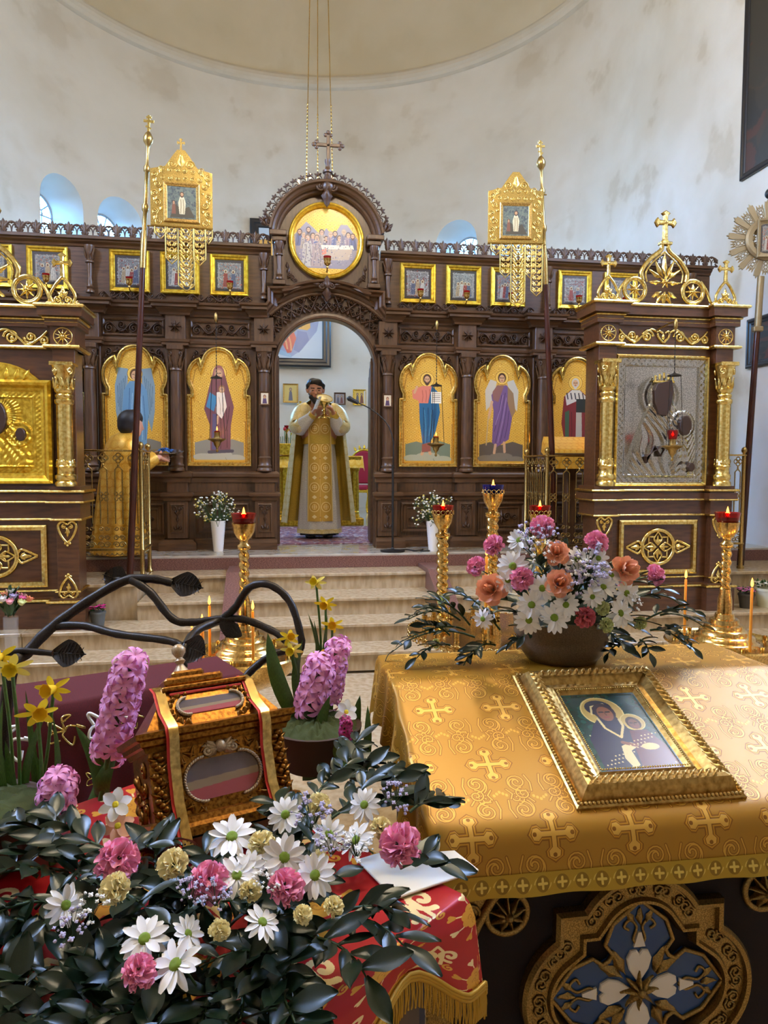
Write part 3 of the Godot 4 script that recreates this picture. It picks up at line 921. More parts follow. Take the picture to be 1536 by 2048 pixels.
		c.poly([[0.3, 0.35], [0.42, 0.3], [0.56, 0.3], [0.68, 0.36], [0.66, 0.44], [0.5, 0.4], [0.33, 0.44]], rgb(204, 196, 182))
		c.poly([[0.5, 0.5], [0.6, 0.5], [0.62, 0.86], [0.5, 0.86]], rgb(176, 168, 150))
		c.poly([[0.3, 0.5], [0.38, 0.48], [0.38, 0.86], [0.32, 0.86]], rgb(64, 92, 66))
		for i in 5:
			c.line([[0.33 + 0.07 * i, 0.33], [0.35 + 0.07 * i, 0.38]], 0.02, rgb(60, 52, 58))
		c.poly([[0.5, 0.38], [0.7, 0.38], [0.7, 0.5], [0.5, 0.5]], rgb(44, 48, 42))
		folds(c, [[0.42, 0.5, 0.42, 0.84], [0.66, 0.52, 0.66, 0.84]], rgb(80, 26, 28))
		face(c, 0.48, 0.24, 0.056, k, skin, rgb(198, 190, 176), true)
	return c.tex()

func small_icon(kind: int) -> ImageTexture:
	var q := RandomNumberGenerator.new()
	q.seed = 300 + kind
	var c := Pic.new(200, 216, rgb(58, 50, 46))
	c.poly([[0.1, 0.1], [0.9, 0.1], [0.9, 0.9], [0.1, 0.9]], rgb(112, 112, 108))
	var cols: Array = [[rgb(136, 138, 132), rgb(96, 98, 98), rgb(150, 142, 128)], [rgb(126, 122, 112), rgb(84, 82, 84), rgb(150, 88, 66)], [rgb(146, 146, 140), rgb(100, 96, 92), rgb(120, 64, 54)]][kind % 3]
	c.speck(q, 500, 0.03, cols + [rgb(118, 118, 114), rgb(104, 100, 98)], Rect2(0.1, 0.1, 0.8, 0.8))
	var people_n := 2 + kind % 4
	for i in people_n:
		var x := 0.24 + 0.52 * (i + 0.5) / people_n
		var col: Color = [rgb(128, 56, 48), rgb(78, 84, 100), rgb(150, 128, 96), rgb(170, 164, 150)][(i + kind) % 4]
		var top := 0.36 + 0.1 * q.randf()
		c.poly([[x - 0.06, top + 0.05], [x + 0.06, top + 0.05], [x + 0.1, 0.86], [x - 0.1, 0.86]], col)
		folds(c, [[x - 0.02, top + 0.1, x - 0.04, 0.84], [x + 0.03, top + 0.1, x + 0.05, 0.84]], col.darkened(0.3))
		c.ell(x, top, 0.058, 0.055, rgb(190, 176, 136))
		c.ell(x, top + 0.005, 0.034, 0.038, rgb(108, 74, 56))
	c.line([[0.14, 0.14], [0.86, 0.14], [0.86, 0.86], [0.14, 0.86]], 0.016, rgb(150, 146, 134), true)
	c.speck(q, 160, 0.012, [rgb(176, 174, 166), rgb(70, 64, 60)], Rect2(0.1, 0.1, 0.8, 0.8))
	return c.tex()

func painted(t: Texture2D, rough := 0.35, metal := 0.0) -> StandardMaterial3D:
	var m := mat(Color(1, 1, 1), rough, metal, t)
	m.clearcoat_enabled = true
	m.clearcoat = 0.25
	m.clearcoat_roughness = 0.2
	return m

# rectangular picture in a moulded frame, standing in x, y with its middle at the node
func framed(o: Node3D, w: float, h: float, wide: float, deep: float, frame: Material, picture: Material, prof := []) -> void:
	var g := G.new()
	var pr := P2(prof) if prof.size() else P2([0, 0, 0, deep * 0.7, -wide * 0.2, deep, -wide * 0.45, deep * 0.95, -wide * 0.6, deep * 0.6, -wide * 0.85, deep * 0.55, -wide, deep * 0.3, -wide, 0])
	g.mold(flat3(P2([-w / 2, -h / 2, w / 2, -h / 2, w / 2, h / 2, -w / 2, h / 2])), Vector3.BACK, pr, true)
	part("frame", g, frame, o)
	g = G.new()
	var a := w / 2 - wide * 0.9
	var b := h / 2 - wide * 0.9
	g.ext(P2([-a, -b, a, -b, a, b, -a, b]), 0.0, deep * 0.25, 0.0, true, Rect2(-a, -b, a * 2, b * 2))
	part("picture", g, picture, o)

func iconostasis_icons() -> void:
	var w := 0.628
	var h := 1.178
	var outl := trefoil(w, h)
	var fg := G.new()
	fg.mold(flat3(outl), Vector3.BACK, P2([0, 0, 0, 0.026, -0.006, 0.036, -0.016, 0.038, -0.02, 0.028, -0.026, 0.026, -0.03, 0.034, -0.038, 0.034, -0.044, 0.02, -0.048, 0.012, -0.048, 0]), true)
	var frame := fg.done()
	var pg := G.new()
	pg.ext(outl, 0.0, 0.012, 0.0, false, Rect2(-w / 2, 0, w, h))
	var panel := pg.done()
	var big := [[-2.63, 4, "arched gold-framed saint icon showing a sliver beside the left shrine"], [-1.845, 0, "arched gold-framed icon of a blue winged angel"], [-1.048, 1, "arched gold-framed icon of a mother holding a child"], [1.067, 2, "arched gold-framed icon of a bearded man in coral and blue with an open book"], [1.855, 3, "arched gold-framed icon of an angel in a purple robe"], [2.68, 4, "arched gold-framed icon of an old bishop beside the right shrine"]]
	for b in big:
		var o := thing("arched_icon", b[2], "icon", Vector3(b[0], 1.577, 0.003), Vector3.ZERO, "large arched icons of the screen")
		part("frame", frame, M.gold, o)
		if not S.has("big%d" % b[1]):
			S["big%d" % b[1]] = painted(big_icon(b[1]), 0.4, 0.1)
		part("painted_panel", panel, S["big%d" % b[1]], o)
	# upper row
	var where := ["half hidden behind the left shrine's tallest cross", "leftmost whole one, above the left shrine", "left of the left banner pole", "behind the hanging tails of the left banner", "just left of the round icon's hood", "just right of the round icon's hood", "second to the right of the hood", "behind the right banner's tails", "right of the right banner pole", "behind the small left cross of the right shrine"]
	var xs := [-3.12, -2.622, -1.875, -1.405, -0.935, 0.95, 1.43, 1.905, 2.637, 3.155]
	for i in xs.size():
		var o := thing("small_icon", "small gold-framed icon, " + where[i], "icon", Vector3(xs[i], 3.447, 0.003), Vector3.ZERO, "small icons of the upper row")
		framed(o, 0.372, 0.402, 0.05, 0.04, M.gold_leaf, painted(small_icon(i), 0.3, 0.2))
		if i == 3:
			continue
		lamp_cup(Vector3(xs[i] + 0.01, 3.27, 0.02), 1.0, "brass lamp with red glass, " + where[i])
	# round icon
	var t := thing("round_icon", "large round icon of figures at a table in a gold ring frame", "icon", Vector3(0.015, 3.817, 0.02))
	var g := G.new()
	g.mold(ring(0.378, 56), Vector3.BACK, P2([0, 0, 0, 0.04, -0.008, 0.055, -0.022, 0.058, -0.03, 0.045, -0.038, 0.04, -0.046, 0.045, -0.052, 0.03, -0.056, 0]), true)
	part("ring_frame", g, M.gold_leaf, t)
	g = G.new()
	var disc := arc2(0, 0, 0.33, 0, 350, 35)
	g.ext(disc, 0.0, 0.012, 0.0, false, Rect2(-0.33, -0.33, 0.66, 0.66))
	part("painted_panel", g, painted(table_scene(), 0.4, 0.1), t)
	lamp_cup(Vector3(0.01, 3.5, 0.13), 1.15, "brass lamp with a red glass below the round icon")
	# two tiny icons on the columns beside the doors
	for s in [[-0.6, "left"], [0.622, "right"]]:
		var o := thing("tiny_icon", "tiny framed icon on the column %s of the royal doors" % s[1], "icon", Vector3(s[0], 2.245, 0.135))
		framed(o, 0.1, 0.135, 0.014, 0.012, M.shrine_wood, painted(tiny_pic(), 0.4))

func tiny_pic() -> ImageTexture:
	var c := Pic.new(64, 84, rgb(214, 200, 170))
	c.poly([[0.2, 0.95], [0.8, 0.95], [0.7, 0.5], [0.5, 0.4], [0.3, 0.5]], rgb(80, 60, 92))
	face(c, 0.5, 0.36, 0.16, 84.0 / 64.0, rgb(196, 150, 110), rgb(100, 56, 48))
	return c.tex()

func table_scene() -> ImageTexture:
	var c := gold_ground(420, 420, 77)
	c.poly([[0.02, 0.42], [0.2, 0.22], [0.3, 0.3], [0.42, 0.42], [0.5, 0.3], [0.6, 0.42], [0.72, 0.24], [0.82, 0.24], [0.98, 0.45], [0.95, 0.75], [0.8, 0.9], [0.2, 0.9], [0.05, 0.75]], rgb(128, 122, 134))
	var q := RandomNumberGenerator.new()
	q.seed = 12
	for i in 13:
		var x := 0.1 + 0.8 * i / 12.0
		var y := 0.42 + 0.05 * sin(i * 2.3) - 0.1 * absf(x - 0.5)
		var col: Color = [rgb(84, 92, 128), rgb(150, 136, 126), rgb(110, 104, 120), rgb(136, 118, 128)][i % 4]
		c.poly([[x - 0.06, y + 0.2], [x - 0.045, y + 0.03], [x + 0.045, y + 0.03], [x + 0.07, y + 0.2]], col)
		folds(c, [[x - 0.02, y + 0.05, x - 0.03, y + 0.18], [x + 0.02, y + 0.05, x + 0.03, y + 0.18]], col.darkened(0.25), 0.01)
		face(c, x, y, 0.032, 1.0, rgb(186, 148, 122), [rgb(80, 60, 50), rgb(150, 134, 120), rgb(64, 52, 56)][i % 3], i % 2 == 0)
	c.poly([[0.3, 0.56], [0.9, 0.54], [0.92, 0.6], [0.3, 0.62]], rgb(222, 206, 176))
	c.poly([[0.4, 0.62], [0.9, 0.6], [0.84, 0.76], [0.44, 0.78]], rgb(168, 150, 132))
	for x in [0.22, 0.36]:
		c.poly([[x - 0.09, 0.88], [x - 0.07, 0.55], [x + 0.05, 0.5], [x + 0.09, 0.7], [x + 0.09, 0.88]], rgb(166, 158, 148) if x < 0.3 else rgb(150, 132, 128))
		folds(c, [[x - 0.02, 0.56, x - 0.05, 0.86], [x + 0.03, 0.56, x + 0.05, 0.86]], rgb(116, 106, 104))
		face(c, x, 0.46, 0.036, 1.0, rgb(186, 148, 122), rgb(110, 92, 80))
	c.poly([[0.42, 0.62], [0.5, 0.6], [0.5, 0.68], [0.44, 0.7]], rgb(206, 118, 96))
	c.speck(q, 260, 0.012, [rgb(150, 140, 140), rgb(110, 104, 118), rgb(176, 160, 146)], Rect2(0.1, 0.45, 0.8, 0.4))
	return c.tex()

# a brass cup lamp with a red glass on a small bracket; base point behind at the wall
func lamp_cup(at: Vector3, k: float, label: String) -> void:
	if not S.has("lamp_cup"):
		var g := G.new()
		g.tube(curve(P3([0, 0, 0, 0, -0.02, 0.05, 0, 0.005, 0.09]), 4), 0.006, 6)
		S.lamp_bracket = g.done()
		g = G.new()
		g.lathe(L2([0, 0, 0.008, 0, 0.012, 0.012, 0.007, 0.02, 0.022, 0.03, 0.03, 0.045, 0.026, 0.06, 0.032, 0.068, 0.034, 0.08, 0.03, 0.08, 0.024, 0.06, 0, 0.05]), 16)
		S.lamp_cup = g.done()
		g = G.new()
		g.lathe(L2([0, 0.052, 0.024, 0.06, 0.03, 0.08, 0.034, 0.1, 0.029, 0.1, 0.025, 0.08, 0, 0.065]), 16)
		S.lamp_glass = g.done()
		S.dark_red_glass = mat(rgb(120, 10, 14), 0.12)
	var o := thing("icon_lamp", label, "oil lamp", at, Vector3.ZERO, "small lamps before the upper icons")
	o.scale = Vector3.ONE * k
	part("bracket", S.lamp_bracket, M.brass, o)
	part("cup", S.lamp_cup, M.brass, o, Vector3(0, 0.0, 0.09))
	part("red_glass", S.lamp_glass, S.dark_red_glass, o, Vector3(0, 0.0, 0.09))

# ---------------------------------------------------------------- icon shrines
# raised metal cover of an icon: a mother and child in relief
func riza(w: float, h: float, rays: bool) -> G:
	var nu := 84
	var nv := 112
	var p := PackedVector3Array()
	for j in nv:
		for i in nu:
			var u := float(i) / (nu - 1)
			var v := float(j) / (nv - 1)
			var x := (u - 0.5) * w
			var y := (v - 0.5) * h
			var z := 0.0
			var e := minf(minf(u, 1 - u) * w, minf(v, 1 - v) * h)
			if e < 0.05:
				z = 0.008 + 0.003 * sin(u * 95.0) * sin(v * 120.0)
			elif e < 0.062:
				z = 0.012
			# halo of the mother
			var d := Vector2(x - 0.0, y - h * 0.2).length()
			if d < w * 0.27:
				z += 0.006 + 0.004 * cos(d / (w * 0.27) * 16.0)
				if rays:
					z += 0.003 * cos(atan2(x, y - h * 0.2) * 40.0)
			# small halo
			var d2 := Vector2(x - w * 0.24, y + h * 0.03).length()
			# body: broad at the base
			var yy := (y + h * 0.46) / (h * 0.62)
			if yy > 0.0 and yy < 1.15:
				var hw := w * (0.40 - 0.28 * pow(clampf(yy, 0, 1), 1.6))
				var q := 1.0 - absf(x) / hw
				if q > 0.0 and e > 0.05:
					z += 0.03 * sqrt(q) + 0.006 * sin((x * 0.9 + y * 0.5 + 0.06 * sin(y * 11.0 + x * 6.0)) * 90.0) * minf(1.0, q * 4.0)
			# veil
			var dv := Vector2(x * 1.25, (y - h * 0.2)).length()
			if dv < w * 0.19:
				z += 0.02 * sqrt(1.0 - dv / (w * 0.19))
			if d2 < w * 0.15:
				z += 0.012 + 0.003 * cos(d2 / (w * 0.15) * 14.0)
			# child's body
			var d3 := Vector2((x - w * 0.24) / 0.9, (y + h * 0.24) / 1.35).length()
			if d3 < w * 0.2:
				z += 0.02 * sqrt(1.0 - d3 / (w * 0.2)) + 0.004 * sin((y - x + 0.04 * sin(x * 30.0)) * 110.0)
			p.append(Vector3(x, y, z))
	var g := G.new()
	g.sheet(p, nu, nv)
	return g

func blob(pts: Array, z0: float, z1: float) -> G:
	var g := G.new()
	g.ext(P2(pts), z0, z1, 0.004)
	return g

func oval(cx: float, cy: float, rx: float, ry: float, k := 20) -> Array:
	var a := []
	for i in k:
		a.append(cx + cos(TAU * i / k) * rx)
		a.append(cy + sin(TAU * i / k) * ry)
	return a

func small_gable(g: G) -> void:
	for sx in [-1, 1]:
		g.tube(curve(P3([sx * 0.1, 0.02, 0, sx * 0.075, 0.03, 0, sx * 0.09, 0.08, 0, sx * 0.05, 0.16, 0, 0, 0.22, 0]), 5), 0.013, 6, 1, 1, Vector3.BACK)
		scroll(g, sx * 0.108, 0.024, 0.018, 90, 1.2 * sx, 0.009)
		scroll(g, sx * 0.034, 0.05, 0.03, -90, 1.3 * sx, 0.009)
	leaf_relief(g, Vector3(0, 0.05, 0), 0, 0.11, 0.05, 0.02)
	leaf_relief(g, Vector3(0, 0.07, 0), 40, 0.06, 0.035, 0.015)
	leaf_relief(g, Vector3(0, 0.07, 0), -40, 0.06, 0.035, 0.015)
	g.ball(Vector3(0, 0.1, 0.01), Vector3(0.02, 0.02, 0.015), 8, 6)
	g.tube(PackedVector3Array([Vector3(-0.11, 0.006, 0), Vector3(0.11, 0.006, 0)]), 0.01, 6)

func shrine(cx: float, zf: float, up: float, wood: Material, label: String) -> Node3D:
	var o := thing("icon_shrine", label, "icon shrine", Vector3(cx, 0.32, zf))
	var Y := func(y: float) -> float: return (1.42 + (y - 1.42) * up if y > 1.42 else y) - 0.32
	var g := G.new()
	g.box(Vector3(0, (0.2 + Y.call(2.95)) / 2, -0.11), Vector3(1.2, Y.call(2.95) - 0.2, 0.22), 0.003)
	part("body", g, wood, o)
	var path := func(y: float, grow: float) -> PackedVector3Array:
		var a := 0.62 + grow
		var b := 0.455 - grow
		var f := 0.08 + grow
		return P3([-a, y, -0.22, -a, y, f, -b, y, f, -b, y, grow, b, y, grow, b, y, f, a, y, f, a, y, -0.22])
	# wooden courses: [name, from, to, how far out]
	for q in [["plinth", 0.32, 0.52, 0.05], ["base_course", 0.52, 0.56, 0.035], ["lower_ledge", 1.16, 1.29, 0.02], ["upper_ledge", 1.29, 1.36, 0.05], ["sill_course", 1.36, 1.42, 0.03], ["frieze", 2.607, 2.8, 0.006], ["cornice", 2.8, 2.88, 0.035], ["top_cornice", 2.88, 2.945, 0.075]]:
		var y0: float = Y.call(q[1])
		var y1: float = Y.call(q[2])
		g = G.new()
		g.mold(path.call(y0, 0.0), Vector3.UP, P2([-0.09, 0, q[3], 0, q[3], y1 - y0, -0.09, y1 - y0]))
		g.poly(PackedVector3Array([Vector3(-0.6, y1, -0.22), Vector3(0.6, y1, -0.22), Vector3(0.6, y1, 0.0), Vector3(-0.6, y1, 0.0)]), Vector3.UP)
		part(q[0], g, wood, o)
	# gilded mouldings: [height, out, size]
	for q in [[0.525, 0.05, 0.02], [0.6, 0.0, 0.016], [1.155, 0.02, 0.018], [1.29, 0.045, 0.016], [1.37, 0.05, 0.02], [2.607, 0.03, 0.026], [2.82, 0.02, 0.02], [2.855, 0.035, 0.02], [2.945, 0.075, 0.028]]:
		g = G.new()
		var r: float = q[2]
		var pr := PackedVector2Array([Vector2(-0.03, 0)])
		for i in 5:
			var a := -PI / 2 + PI * i / 4.0
			pr.append(Vector2(q[1] + r * 0.8 * cos(a), r * 0.6 + r * 0.6 * sin(a)))
		pr.append(Vector2(-0.03, r * 1.2))
		g.mold(path.call(Y.call(q[0]), 0.0), Vector3.UP, pr)
		part("gilded_moulding", g, M.gold, o)
	# column pedestals, columns, rosettes, drops
	var ch: float = Y.call(2.49) - Y.call(1.42)
	for sx in [-1.0, 1.0]:
		var x: float = sx * 0.54
		g = G.new()
		g.box(Vector3(x, (Y.call(0.52) + Y.call(1.3)) / 2, 0.03), Vector3(0.16, Y.call(1.3) - Y.call(0.52), 0.1), 0.003)
		part("pier", g, wood, o)
		g = G.new()
		g.box(Vector3(x, (Y.call(2.48) + Y.call(2.82)) / 2, 0.03), Vector3(0.16, Y.call(2.82) - Y.call(2.48), 0.1), 0.003)
		part("pier", g, wood, o)
		g = G.new()
		var r := 0.058
		g.lathe(L2([0, 0, r * 1.35, 0, r * 1.35, ch * 0.03, r * 1.1, ch * 0.045, r * 1.3, ch * 0.06, r * 1.3, ch * 0.09, r * 1.05, ch * 0.1, r * 1.05, ch * 0.15, r * 1.28, ch * 0.16, r * 1.05, ch * 0.175, r * 1.12, ch * 0.2, r * 0.98, ch * 0.21]), 24)
		g.lathe(L2([r * 0.98, ch * 0.2, r * 0.98, ch * 0.66]), 60, 1.0, 10, 0.05)
		g.lathe(L2([r * 0.98, ch * 0.66, r * 1.2, ch * 0.675, r * 1.2, ch * 0.7, r * 0.95, ch * 0.71, r * 1.1, ch * 0.73, r * 1.1, ch * 0.74, r * 0.9, ch * 0.75, r * 1.2, ch * 0.77, r * 1.2, ch * 0.785, r * 0.95, ch * 0.79, r * 1.05, ch * 0.87, r * 1.5, ch * 0.97]), 24)
		for i in 10:
			g.x = Transform3D(Basis(Vector3.UP, TAU * i / 10.0), Vector3.ZERO) * Transform3D(Basis.from_euler(Vector3(0.2, 0, 0)), Vector3(0, ch * 0.79, r * 1.0))
			leaf_relief(g, Vector3.ZERO, 0, ch * 0.09, r * 0.7, r * 0.3)
			g.x = Transform3D(Basis(Vector3.UP, TAU * i / 10.0), Vector3.ZERO) * Transform3D(Basis.from_euler(Vector3(0.0, 0, 0)), Vector3(0, ch * 0.17, r * 1.02))
			leaf_relief(g, Vector3.ZERO, 0, ch * 0.05, r * 0.6, r * 0.2)
		for i in 4:
			g.x = Transform3D(Basis(Vector3.UP, TAU * (i + 0.5) / 4.0), Vector3(0, ch * 0.93, 0)) * Transform3D(Basis(), Vector3(0, 0, r * 1.3))
			g.tube(spiral(0, 0, r * 0.45, r * 0.08, -90, 1.4, 14), r * 0.16, 6, 1, 1, Vector3.BACK)
		g.x = Transform3D()
		g.box(Vector3(0, ch * 0.985, 0), Vector3(r * 2.9, ch * 0.03, r * 2.9), 0.004)
		part("gilded_column", g, M.gold, o, Vector3(x, Y.call(1.42), 0.085))
		g = G.new()
		rosette(g, 0.062, 10, 0.02)
		g.tube(ring(0.066, 24), 0.006, 5, 1, 1, Vector3.BACK, true)
		part("rosette", g, M.gold, o, Vector3(x, Y.call(2.715), 0.083))
		for dr in [[1.05, 1.0], [0.66, -1.0]]:
			g = G.new()
			for s2 in [-1, 1]:
				g.tube(curve(P3([0, 0.07, 0, s2 * 0.03, 0.09, 0, s2 * 0.055, 0.06, 0, s2 * 0.035, -0.01, 0, 0, -0.06, 0]), 5), 0.01, 5, 1, 1, Vector3.BACK)
				scroll(g, s2 * 0.02, 0.055, 0.016, 90, -1.2 * s2, 0.006)
			leaf_relief(g, Vector3(0, 0.05, 0), 180, 0.07, 0.03, 0.014)
			leaf_relief(g, Vector3(0.01, 0.05, 0), 150, 0.05, 0.025, 0.012)
			leaf_relief(g, Vector3(-0.01, 0.05, 0), 210, 0.05, 0.025, 0.012)
			for q in [[0, -0.075], [-0.014, -0.062], [0.014, -0.062]]:
				g.ball(Vector3(q[0], q[1], 0), Vector3(0.011, 0.011, 0.008), 6, 5)
			part("gilded_drop", g, M.gold, o, Vector3(x, Y.call(dr[0]), 0.083), Vector3(0, 0, 0 if dr[1] > 0 else 180), Vector3(1.2, 1.1, 1.5))
		g = G.new()
		small_gable(g)
		part("corner_gable", g, M.gold, o, Vector3(x, Y.call(2.975), 0.06))
		g = G.new()
		flared_cross(g, 0.2, 0.15, 0.026, 0.022)
		part("corner_cross", g, M.gold, o, Vector3(x, Y.call(2.975) + 0.2, 0.06))
	# scrolls of the frieze round a heart
	g = G.new()
	for sx in [-1, 1]:
		g.tube(curve(P3([0, -0.055, 0, sx * 0.05, 0.0, 0, sx * 0.045, 0.045, 0, sx * 0.01, 0.03, 0]), 6), 0.012, 6, 1, 1, Vector3.BACK)
		scroll(g, sx * 0.15, 0.0, 0.055, 180 if sx > 0 else 0, -1.6 * sx, 0.013)
		scroll(g, sx * 0.29, 0.0, 0.048, 180 if sx > 0 else 0, 1.6 * sx, 0.013)
		scroll(g, sx * 0.385, -0.02, 0.036, 90, -1.3 * sx, 0.012)
		g.tube(curve(P3([sx * 0.045, 0.03, 0, sx * 0.12, 0.058, 0, sx * 0.2, 0.0, 0, sx * 0.27, -0.055, 0, sx * 0.36, 0.0, 0, sx * 0.41, 0.05, 0]), 6), 0.012, 6, 1, 1, Vector3.BACK)
		leaf_relief(g, Vector3(sx * 0.2, 0.0, 0), sx * 30, 0.05, 0.025, 0.012)
		leaf_relief(g, Vector3(sx * 0.34, 0.0, 0), sx * -120, 0.05, 0.025, 0.012)
	leaf_relief(g, Vector3(0, -0.03, 0), 0, 0.06, 0.035, 0.014)
	part("frieze_scrolls", g, M.gold, o, Vector3(0, Y.call(2.712), 0.012))
	# gable over the middle
	g = G.new()
	for sx in [-1, 1]:
		g.tube(ring(0.1, 28, sx * 0.27, 0.13), 0.016, 6, 1, 1, Vector3.BACK, true)
		g.tube(ring(0.082, 28, sx * 0.27, 0.13), 0.006, 5, 1, 1, Vector3.BACK, true)
		g.tube(curve(P3([sx * 0.5, 0.02, 0, sx * 0.44, 0.05, 0, sx * 0.4, 0.14, 0, sx * 0.34, 0.22, 0]), 5), 0.014, 6, 1, 1, Vector3.BACK)
		scroll(g, sx * 0.51, 0.035, 0.02, -90, 1.2 * sx, 0.012)
		g.tube(curve(P3([sx * 0.2, 0.21, 0, sx * 0.21, 0.29, 0, sx * 0.14, 0.39, 0, sx * 0.04, 0.47, 0, sx * 0.03, 0.52, 0]), 6), 0.02, 6, 1, 1, Vector3.BACK)
		g.tube(curve(P3([sx * 0.16, 0.2, 0, sx * 0.17, 0.28, 0, sx * 0.11, 0.37, 0, 0, 0.46, 0]), 6), 0.008, 5, 1, 1, Vector3.BACK)
		for q in [[0.02, 0.24, 25, 0.17], [0.03, 0.23, 55, 0.15], [0.03, 0.2, 90, 0.12], [0.02, 0.1, 150, 0.1], [0.03, 0.12, 120, 0.1]]:
			leaf_relief(g, Vector3(sx * q[0], q[1], 0), -sx * q[2], q[3], 0.045, 0.025)
	leaf_relief(g, Vector3(0, 0.24, 0), 0, 0.22, 0.05, 0.03)
	leaf_relief(g, Vector3(0, 0.12, 0), 180, 0.12, 0.06, 0.03)
	g.tube(PackedVector3Array([Vector3(-0.5, 0.008, 0), Vector3(0.5, 0.008, 0)]), 0.014, 6)
	g.box(Vector3(0, 0.53, 0), Vector3(0.11, 0.025, 0.06), 0.005)
	part("gable", g, M.gold, o, Vector3(0, Y.call(2.975), 0.0))
	for sx in [-1, 1]:
		g = G.new()
		rosette(g, 0.075, 8, 0.02)
		part("gable_rosette", g, M.gold, o, Vector3(sx * 0.27, Y.call(2.975) + 0.13, 0.0))
	g = G.new()
	rosette(g, 0.055, 7, 0.03)
	part("gable_rosette", g, M.gold, o, Vector3(0, Y.call(2.975) + 0.2, 0.015))
	g = G.new()
	flared_cross(g, 0.27, 0.2, 0.036, 0.03)
	part("gable_cross", g, M.gold, o, Vector3(0, Y.call(2.975) + 0.54, 0.0))
	# panel below with a round window of tracery
	g = G.new()
	g.mold(flat3(P2([-0.37, 0.64, 0.37, 0.64, 0.37, 1.12, -0.37, 1.12]), 0.002), Vector3.BACK, P2([0, 0, 0, 0.02, -0.015, 0.028, -0.04, 0.024, -0.045, 0.0]), true)
	part("panel_frame", g, M.gold, o, Vector3(0, -0.32, 0))
	g = G.new()
	g.tube(ring(0.15, 36), 0.02, 6, 1, 1, Vector3.BACK, true)
	for i in 4:
		g.x = Transform3D(Basis(Vector3.BACK, PI / 2 * i), Vector3.ZERO)
		for s2 in [-1, 1]:
			g.tube(curve(P3([0, 0.02, 0, s2 * 0.035, 0.06, 0, s2 * 0.03, 0.09, 0, 0, 0.135, 0]), 5), 0.009, 5, 1, 1, Vector3.BACK)
		leaf_relief(g, Vector3(0, 0.01, 0), 0, 0.1, 0.035, 0.018)
		leaf_relief(g, Vector3(0, 0.03, 0), 35, 0.05, 0.025, 0.014)
		leaf_relief(g, Vector3(0, 0.03, 0), -35, 0.05, 0.025, 0.014)
		g.box(Vector3(0.065, 0.087, 0), Vector3(0.06, 0.014, 0.014), 0.003)
		g.box(Vector3(0.09, 0.065, 0), Vector3(0.014, 0.055, 0.014), 0.003)
	g.x = Transform3D()
	for sx in [-1, 1]:
		for s2 in [-1, 1]:
			g.tube(curve(P3([sx * 0.155, s2 * 0.02, 0, sx * 0.18, s2 * 0.05, 0, sx * 0.22, s2 * 0.04, 0, sx * 0.3, 0, 0]), 5), 0.012, 5, 1, 1, Vector3.BACK)
		leaf_relief(g, Vector3(sx * 0.165, 0, 0), -sx * 90, 0.1, 0.04, 0.016)
		leaf_relief(g, Vector3(sx * 0.17, 0.0, 0), -sx * 55, 0.05, 0.025, 0.012)
		leaf_relief(g, Vector3(sx * 0.17, 0.0, 0), -sx * 125, 0.05, 0.025, 0.012)
	part("tracery_medallion", g, M.gold, o, Vector3(0, 0.56, 0.01))
	return o

